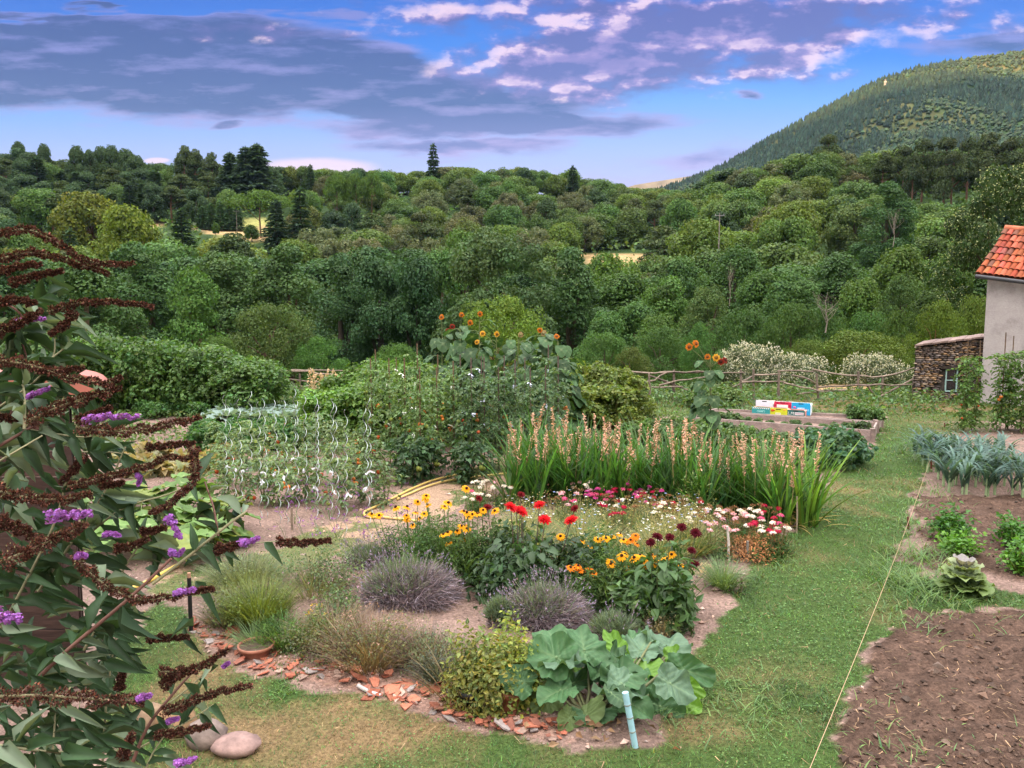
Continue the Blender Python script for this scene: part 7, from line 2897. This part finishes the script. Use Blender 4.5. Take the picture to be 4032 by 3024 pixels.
# ------------------------------------------------------------------ the butterfly bush close at hand
def spike(mb, pts, th, kind_='dry', y=2.0, o=None, tip=False):
    """a flower spike along a pixel polyline: th = thickness in photo pixels at its thick end"""
    y = y - .22
    P = np.array([AT(X, Y, y + dy) - o for X, Y, dy in [(a[0], a[1], a[2] if len(a) > 2 else 0) for a in pts]])
    P = smooth_line(P, 10)
    seg = np.r_[0, np.cumsum(np.linalg.norm(np.diff(P, axis=0), axis=1))]
    L = seg[-1]
    r0 = th / F * y / 2 * .70
    n = int(np.clip(L / (r0 * .030), 900, 5200) * 2.2) if kind_ == 'dry' else int(np.clip(L / (r0 * .05), 200, 900))
    f = np.sort(R.random(n))
    C = np.stack([np.interp(f * L, seg, P[:, k]) for k in range(3)], 1)
    tan = nrm(np.stack([np.interp(f * L, seg, np.gradient(P[:, k])) for k in range(3)], 1))
    q = nrm(np.cross(tan, rdir(n)))
    C = C + (np.sin(f * 23 + th)[:, None] * np.array([.3, .2, .9]) + np.sin(f * 41 + 2 * th)[:, None] * np.array([.4, .3, .5])) * r0 * .22
    lump = .75 + .35 * np.sin(f * L / r0 * 1.9) * R.uniform(.6, 1, n)
    rad_ = r0 * (1.15 - .80 * f ** 1.4) * lump
    pos = C + q * (rad_ * R.uniform(.25, 1.0, n))[:, None]
    if kind_ == 'dry':
        Yd = nrm(q + tan * .5 + R.normal(0, .45, (n, 3)))
        s = R.uniform(.0040, .0078, n) * (y / 2.0) ** .5
        col = vary((.080, .034, .026), n, .55, .10)
        g = R.random(n) < .07
        col[g] = vary((.20, .19, .10), int(g.sum()), .2)
        scatter(mb, LEAF2, pos, Yd, rdir(n), s * .75, s * 1.25, np.clip(col, 0, 1))
    else:
        for rep in range(4):
            Yd = nrm(np.cross(q, rdir(n)))
            s = R.uniform(.004, .006, n) * (y / 2.0) ** .5
            scatter(mb, PETAL, pos, Yd, q + R.normal(0, .25, (n, 3)), s * 1.1, s * 1.3, vary((.34, .13, .50), n, .22, .06))
    ax = MB()
    tube(mb, P[::3], np.linspace(.0035, .0015, len(P[::3])), 5, (.22, .20, .12), cap=False)
    return P


def butterfly_bush():
    base = np.array([-1.62, 2.2, 0])
    root = thing("butterfly_bush", "large butterfly bush with brown seeded spikes and a few purple flowers", "shrub", base)
    o = base
    S = [  # polyline, thickness, depth
        ([(-40, 925), (100, 905), (200, 940), (290, 1000), (400, 1040), (525, 1035)], 46, 2.3), ([(-40, 1030), (130, 995), (270, 1030), (425, 1077)], 44, 2.35), ([(-40, 1085), (70, 1050), (160, 1040)], 46, 2.5),
        ([(40, 1115), (140, 1085), (245, 1068)], 42, 2.4), ([(195, 1228), (300, 1195), (450, 1190), (602, 1206)], 38, 2.5), ([(292, 1225), (255, 1280), (200, 1312)], 52, 2.5),
        ([(-30, 1200), (60, 1180), (140, 1195)], 54, 2.3), ([(-20, 1310), (80, 1270), (160, 1225)], 60, 2.3), ([(-30, 1415), (130, 1440), (250, 1480), (400, 1508), (478, 1488)], 66, 2.1),
        ([(140, 1455), (230, 1460), (325, 1447)], 34, 2.3), ([(115, 1655), (250, 1595), (380, 1555), (474, 1530)], 86, 2.1), ([(300, 1655), (370, 1630), (435, 1605)], 36, 2.3),
        ([(300, 1680), (420, 1698), (560, 1692), (785, 1645)], 72, 2.15), ([(575, 1762), (680, 1752), (762, 1744)], 34, 2.5), ([(268, 1915), (450, 1870), (580, 1835), (650, 1805), (755, 1800)], 46, 2.3),
        ([(762, 1755), (768, 1880), (722, 1935), (660, 1990), (590, 2022)], 56, 2.35), ([(-30, 1930), (130, 1962), (250, 1965), (365, 1945)], 82, 1.9), ([(395, 1912), (440, 1908), (485, 1900)], 30, 2.4),
        ([(20, 2205), (120, 2165), (230, 2115), (335, 2070)], 118, 1.85), ([(-30, 2050), (60, 2075), (130, 2110)], 84, 1.9), ([(300, 2175), (340, 2245), (450, 2325), (560, 2362), (700, 2345), (745, 2332)], 66, 2.0),
        ([(555, 2095), (600, 2090), (650, 2078)], 38, 2.4), ([(845, 2165), (900, 2155), (950, 2140)], 48, 2.3), ([(1085, 2133), (1190, 2137), (1302, 2128)], 44, 2.4), ([(575, 2518), (660, 2512), (745, 2508)], 38, 2.6),
        ([(625, 2645), (740, 2642), (820, 2608), (895, 2555)], 58, 2.2), ([(640, 2805), (800, 2745), (900, 2715), (990, 2702)], 56, 2.2), ([(-60, 2745), (150, 2738), (300, 2748), (450, 2757), (570, 2758)], 120, 1.6),
        ([(610, 2892), (720, 2880), (825, 2858)], 42, 2.2), ([(480, 2985), (500, 2940), (520, 2890)], 60, 2.1), ([(730, 2330), (790, 2325), (840, 2318)], 26, 2.2), ([(450, 2160), (520, 2150), (580, 2120)], 40, 2.2),
        ([(330, 1790), (290, 1850), (240, 1900)], 50, 2.4), ([(640, 2700), (700, 2660), (760, 2630)], 60, 2.2), ([(470, 2720), (480, 2660), (490, 2620)], 44, 2.3), ([(-20, 1640), (60, 1650), (110, 1690)], 40, 2.5)]
    for pts, th, y in S:
        mb = MB()
        spike(mb, pts, th, 'dry', y, o)
        child(mb, "dried_flower_spike", M_DRY, root)
    Pp = [([(320, 1655), (420, 1640), (548, 1642)], 60, 2.2), ([(185, 2035), (280, 2030), (365, 2020)], 95, 1.95), ([(655, 2035), (685, 2070), (708, 2120)], 62, 2.3), ([(945, 2140), (985, 2132), (1015, 2120)], 50, 2.3),
          ([(-70, 2430), (10, 2430), (82, 2436)], 120, 1.6), ([(690, 2335), (730, 2330), (768, 2318)], 46, 2.0), ([(540, 1870), (552, 1885), (545, 1905)], 26, 2.3), ([(410, 2105), (440, 2100), (470, 2110)], 30, 2.3),
          ([(545, 2750), (570, 2745), (590, 2738)], 40, 1.6), ([(690, 3005), (730, 3000), (770, 2985)], 50, 2.1), ([(300, 2190), (320, 2185), (340, 2190)], 34, 1.95), ([(660, 2840), (680, 2835), (700, 2830)], 34, 2.2),
          ([(670, 2170), (700, 2185), (720, 2165)], 40, 2.3), ([(110, 1560), (150, 1545), (190, 1530)], 34, 2.3), ([(60, 1265), (120, 1258), (175, 1255)], 34, 2.4), ([(880, 2625), (890, 2618), (900, 2610)], 14, 2.2)]
    for pts, th, y in Pp:
        mb = MB()
        spike(mb, pts, th, 'fresh', y, o)
        child(mb, "flower_spike", M_PETAL, root)
    stems = [([(-60, 1790), (90, 1690), (145, 1640)], 15, 2.1), ([(95, 1690), (60, 1560), (0, 1470)], 12, 2.1), ([(100, 1690), (280, 1730), (330, 1728)], 9, 2.15), ([(-60, 1850), (95, 1735)], 10, 2.0),
             ([(60, 2760), (230, 2590), (470, 2385), (620, 2240)], 20, 1.9), ([(500, 3060), (560, 2890), (640, 2780), (720, 2690)], 16, 2.0), ([(-40, 2930), (110, 2995), (230, 3040)], 14, 1.7),
             ([(600, 2300), (730, 2200), (880, 2080), (930, 2045)], 15, 2.2), ([(720, 2195), (900, 2165), (1085, 2160)], 8, 2.3), ([(860, 2110), (820, 2010), (765, 1920)], 10, 2.3), ([(340, 2110), (470, 2010), (640, 1960), (760, 1900)], 9, 2.3),
             ([(150, 2330), (240, 2180), (370, 1960), (440, 1780)], 11, 2.2), ([(0, 2480), (80, 2300), (170, 2080), (200, 1900)], 13, 2.1), ([(330, 2560), (390, 2440), (440, 2300), (520, 2160), (620, 2060)], 10, 2.3),
             ([(0, 1600), (120, 1500), (170, 1400), (150, 1300)], 9, 2.3), ([(150, 1450), (190, 1400), (215, 1360)], 9, 2.3), ([(400, 3060), (400, 2800), (410, 2600), (430, 2450)], 10, 2.3), ([(200, 3060), (180, 2900), (150, 2800)], 10, 2.0),
             ([(640, 2790), (760, 2700), (880, 2560)], 8, 2.2), ([(0, 1180), (60, 1240), (40, 1330), (60, 1470)], 10, 2.4), ([(90, 1690), (190, 1590), (330, 1560)], 8, 2.2), ([(310, 1780), (400, 1790), (460, 1810)], 7, 2.3),
             ([(520, 2960), (700, 2880), (800, 2830)], 8, 2.1), ([(560, 3060), (580, 2990), (640, 2900)], 9, 2.0)]
    lv = MB()
    for pts, th, y in stems:
        mb = MB()
        P = smooth_line(np.array([AT(X, Y, y) - o for X, Y in pts]), 8)
        P[:, 1] += np.linspace(0, .08, len(P))
        tube(mb, P, np.linspace(th, th * .6, len(P)) / F * y / 2, 7, np.array((.235, .225, .130)) * R.uniform(.75, 1.15) if R.random() < .75 else np.array((.15, .075, .06)))
        child(mb, "stem", M_STEM, root)
        n = int(len(P) * .8)
        for k in range(n):
            i = R.integers(1, len(P) - 1)
            if project(P[i] + o)[0] > 430 and R.random() < .45:
                continue
            t_ = nrm(P[i + 1] - P[i - 1])
            side = nrm(np.cross(t_, rdir(1)[0]))
            d = nrm(side * R.uniform(.7, 1.3) + t_ * R.uniform(.1, .8) - UP * R.uniform(.0, .7))
            L = R.uniform(.06, .14)
            up = R.random() < .75
            c = np.array((.040, .082, .038)) * R.uniform(.65, 1.25) if up else np.array((.17, .23, .16)) * R.uniform(.8, 1.1)
            scatter(lv, LANCE, [P[i]], [d], [UP * .8 + np.array([0, -.6, 0]) + R.normal(0, .35, 3)], L * R.uniform(.24, .34), L, c, 0, True)
    # leaves filling the body of the bush
    for (xa, xb, ya, yb, n, da, db) in ((-60, 260, 1150, 1700, 60, 2.3, 2.9), (-60, 400, 1650, 2250, 95, 2.1, 2.9), (-60, 480, 2200, 2650, 100, 1.9, 2.8), (-60, 480, 2600, 3060, 120, 1.75, 2.7), (420, 700, 2850, 3060, 18, 2.0, 2.5), (380, 780, 2080, 2500, 12, 2.2, 2.6)):
        for k in range(n):
            X, Y, y = R.uniform(xa, xb), R.uniform(ya, yb), R.uniform(da, db)
            if X > 420 and R.random() < .35:
                continue
            p = AT(X, Y, y) - o
            a = R.normal(0.15, .9)
            d = nrm(np.array([math.cos(a), R.normal(0, .5), -.25 + .8 * math.sin(a) * .7]))
            if X < 150 and R.random() < .4:
                d[0] = -abs(d[0])
            L = R.uniform(.07, .145) * (y / 2.0)
            c = np.array((.036, .076, .036)) * R.uniform(.6, 1.25) if R.random() < .82 else np.array((.16, .22, .15)) * R.uniform(.8, 1.15)
            scatter(lv, LANCE, [p], [d], [UP * .7 + np.array([0, -.65, 0]) + R.normal(0, .35, 3)], L * R.uniform(.17, .28), L, c, 0, True)
    child(lv, "foliage", M_GLOSS, root)


butterfly_bush()


# ------------------------------------------------------------------ grass, weeds and litter: uncountable
def grass():
    mb = MB()
    for (ya, yb, dens, hh, ww) in ((3.9, 5.6, 5200, .034, .0042), (5.6, 8.0, 3000, .040, .0055), (8.0, 12.5, 1200, .048, .008), (12.5, 18.0, 520, .06, .013), (18.0, 23.5, 260, .08, .02)):
        xa, xb = -.75 * yb, .75 * yb
        n = int((xb - xa) * (yb - ya) * dens)
        x, y = R.uniform(xa, xb, n), R.uniform(ya, yb, n)
        k = (np.abs(x / y) < .70)
        x, y = x[k], y[k]
        lawn, dry, dark = ground_parts(x, y)
        pd = (fbm(x * 1.7, y * 1.7, 77, 4) < .5) & dry
        ok = lawn | (pd & (R.random(len(x)) < .6)) | (~dark & ~lawn & ~dry & (R.random(len(x)) < .02))
        x, y = x[ok], y[ok]
        d = dryness(x, y)
        keep = R.random(len(x)) < 1 - .35 * d
        x, y, d = x[keep], y[keep], d[keep]
        n = len(x)
        tall = smooth(fbm(x * 1.1 + 9, y * 1.1, 55, 3), .52, .68)
        tall = tall * (1 - d)
        h = hh * R.uniform(.5, 1.3, n) * (1 + 1.3 * tall)
        a = R.uniform(0, 6.28, n)
        Yd = np.stack([np.cos(a) * .9, np.sin(a) * .9, R.uniform(.35, 1.3, n)], 1)
        g = vary((.064, .150, .029), n, .34, .18) * (1 - .30 * tall[:, None]) * (.45 + 1.0 * fbm(x * 2.6, y * 2.6, 200, 3))[:, None]
        s = vary((.21, .15, .075), n, .30, .08)
        isdry = (R.random(n) < .05 + .72 * d)[:, None]
        scatter(mb, BLADE_T3, np.stack([x, y, gz(x, y) - .004], 1), Yd, np.stack([-np.cos(a), -np.sin(a), np.ones(n)], 1), ww * R.uniform(.7, 1.4, n), h, np.where(isdry, s, g))
        # clover and small round weeds
        m = int(n * .10)
        q = R.integers(0, n, m)
        cl = fbm(x[q] * 1.4, y[q] * 1.4, 123, 3) > .50
        q = q[cl]
        m = len(q)
        nn = nrm(UP + R.normal(0, .35, (m, 3)))
        scatter(mb, LEAF, np.stack([x[q], y[q], gz(x[q], y[q]) + R.uniform(.01, .03, m)], 1), rdir(m, -.1, .2), nn, ww * 3.2, ww * 3.6, vary((.105, .20, .055), m, .2, .1))
    tag(mb.build("grass", M_PLANT), kind='stuff')


BLADE_T3 = (np.array([[-.5, 0, 0], [.5, 0, 0], [.12, .9, -.12], [-.12, .9, -.12]]), np.array([[0, 1, 2, 3]]))
grass()


def tufts():
    """longer grass between the tilled beds, at the path's rim and along the fence"""
    mb = MB()
    spots = []
    for X, Y, n, s, L in ((3560, 2300, 260, .30, .26), (3620, 2200, 240, .28, .28), (3680, 2330, 200, .34, .22), (3900, 2400, 120, .5, .12), (3560, 2420, 120, .3, .12), (3600, 2080, 120, .3, .18), (3640, 1930, 160, .45, .16),
                          (2640, 2760, 160, .30, .12), (2950, 2760, 160, .3, .11), (3080, 2210, 90, .25, .10), (3560, 1990, 90, .4, .14), (3720, 1720, 160, .7, .2), (3650, 1800, 120, .5, .18), (3500, 2960, 150, .5, .09), (3900, 3030, 160, .6, .10),
                          (1130, 2700, 20, .1, .09), (3250, 1930, 120, .4, .12), (2880, 2330, 40, .2, .08)):
        p = G(X, Y)
        for k in range(n):
            spots.append((p[0] + R.normal(0, s * .5), p[1] + R.normal(0, s * .8), L))
    spots = np.array(spots)
    n = len(spots)
    a = R.uniform(0, 6.28, n)
    Yd = np.stack([np.cos(a) * .8, np.sin(a) * .8, R.uniform(.6, 1.6, n)], 1)
    scatter(mb, blade_t(5, .8), np.c_[spots[:, :2], np.zeros(n)], Yd, np.stack([-np.cos(a), -np.sin(a), np.full(n, .6)], 1), R.uniform(.005, .010, n), spots[:, 2] * R.uniform(.5, 1.25, n), vary((.115, .200, .060), n, .22, .12))
    tag(mb.build("long_grass", M_PLANT), kind='stuff')
    mb = MB()
    # rough weeds in front of the fence and behind the raised beds
    n = 16000
    y = R.uniform(18.3, 23.3, n)
    x = R.uniform(-.7, .72, n) * y
    f = smooth(fbm(x * .8, y * .8, 44, 3) + smooth(y, 19.3, 21.6) * .30 - smooth(np.abs(x - 9.1 - .42 * (y - 21)), 1.1, .5) * .6 * (y > 21.0), .50, .66)
    k = R.random(n) < f
    x, y, f = x[k], y[k], f[k]
    n = len(x)
    z = R.uniform(.0, .34, n) * f
    nn = nrm(UP * .8 + R.normal(0, .6, (n, 3)))
    scatter(mb, LEAF2, np.stack([x, y, z + np.where(y > 23.4, -.1, 0)], 1), nrm(np.cross(nn, R.normal(0, 1, (n, 3)))), nn, R.uniform(.05, .10, n), R.uniform(.09, .17, n), vary((.085, .150, .050), n, .28, .14))
    # ground leaves under the vegetables
    n = 9000
    y = R.uniform(13.5, 18.3, n)
    x = R.uniform(-.66, .25, n) * y
    k = fbm(x * .9, y * .9, 71, 3) > .50
    x, y = x[k], y[k]
    n = len(x)
    nn = nrm(UP * .8 + R.normal(0, .6, (n, 3)))
    scatter(mb, LEAF2, np.stack([x, y, R.uniform(.0, .18, n)], 1), nrm(np.cross(nn, R.normal(0, 1, (n, 3)))), nn, R.uniform(.04, .08, n), R.uniform(.07, .13, n), vary((.095, .155, .050), n, .28, .14))
    tag(mb.build("weeds", M_PLANT), kind='stuff')


tufts()


def litter():
    """clods, small stones and straw on the bare earth"""
    mb = MB()
    n = 22000
    y = 4.0 + 12 * R.random(n) ** 1.5
    x = R.uniform(-.72, .76, n) * y
    lawn, dry, dark = ground_parts(x, y)
    k = ~lawn & ((dark & (R.random(n) < .9)) | (~dark & (R.random(n) < .55)))
    x, y, dark = x[k], y[k], dark[k]
    n = len(x)
    s = np.where(dark, R.gamma(1.8, .0050, n), R.gamma(1.5, .0042, n)) * (1 + y * .02)
    s = np.clip(s, .004, .04)
    tv = np.array([[1, 0, 0], [-1, .2, 0], [.1, 1, .1], [0, -1, 0], [.1, 0, .75], [0, 0, -.6]], float)
    tf = np.array([[0, 2, 4], [2, 1, 4], [1, 3, 4], [3, 0, 4], [2, 0, 5], [1, 2, 5], [3, 1, 5], [0, 3, 5]])
    col = np.where(dark[:, None], vary((.090, .058, .044), n, .35, .06), vary((.31, .225, .195), n, .3, .05))
    scatter(mb, (tv, tf), np.stack([x, y, gz(x, y) + s * .2], 1), rdir(n, -.2, .2), nrm(UP + R.normal(0, .4, (n, 3))), s * R.uniform(.7, 1.3, n), s * R.uniform(.7, 1.3, n), col)
    tag(mb.build("soil_crumbs", M_STONE), kind='stuff')
    mb = MB()
    n = 3800
    y = 4.0 + 8 * R.random(n) ** 1.4
    x = R.uniform(-.5, .76, n) * y
    lawn, dry, dark = ground_parts(x, y)
    k = (dark & (R.random(n) < .75)) | (~lawn & (R.random(n) < .30)) | (R.random(n) < .10)
    x, y = x[k], y[k]
    n = len(x)
    a = R.uniform(0, 6.28, n)
    scatter(mb, BLADE_T3, np.stack([x, y, gz(x, y) + R.uniform(.006, .022, n)], 1), np.stack([np.cos(a), np.sin(a), R.normal(0, .12, n)], 1), np.tile(UP, (n, 1)), R.uniform(.003, .007, n), R.uniform(.025, .10, n), vary((.27, .18, .11), n, .35, .05))
    tag(mb.build("straw_litter", M_DRY), kind='stuff')


litter()


# ------------------------------------------------------------------ the evening air
def haze():
    mb = MB()
    box(mb, (-4200, -4700, -30), (4200, 2500, 640))
    o = mb.build("haze", [])
    m, t, out = new_mat("evening_air")
    v = t.n.new('ShaderNodeVolumePrincipled')
    v.inputs['Color'].default_value = (.45, .66, 1.0, 1)
    v.inputs['Density'].default_value = HAZE
    v.inputs['Anisotropy'].default_value = 0.0
    t.l.new(v.outputs[0], out.inputs['Volume'])
    o.data.materials.append(m)
    tag(o, kind='stuff')


HAZE = 0.00004
haze()
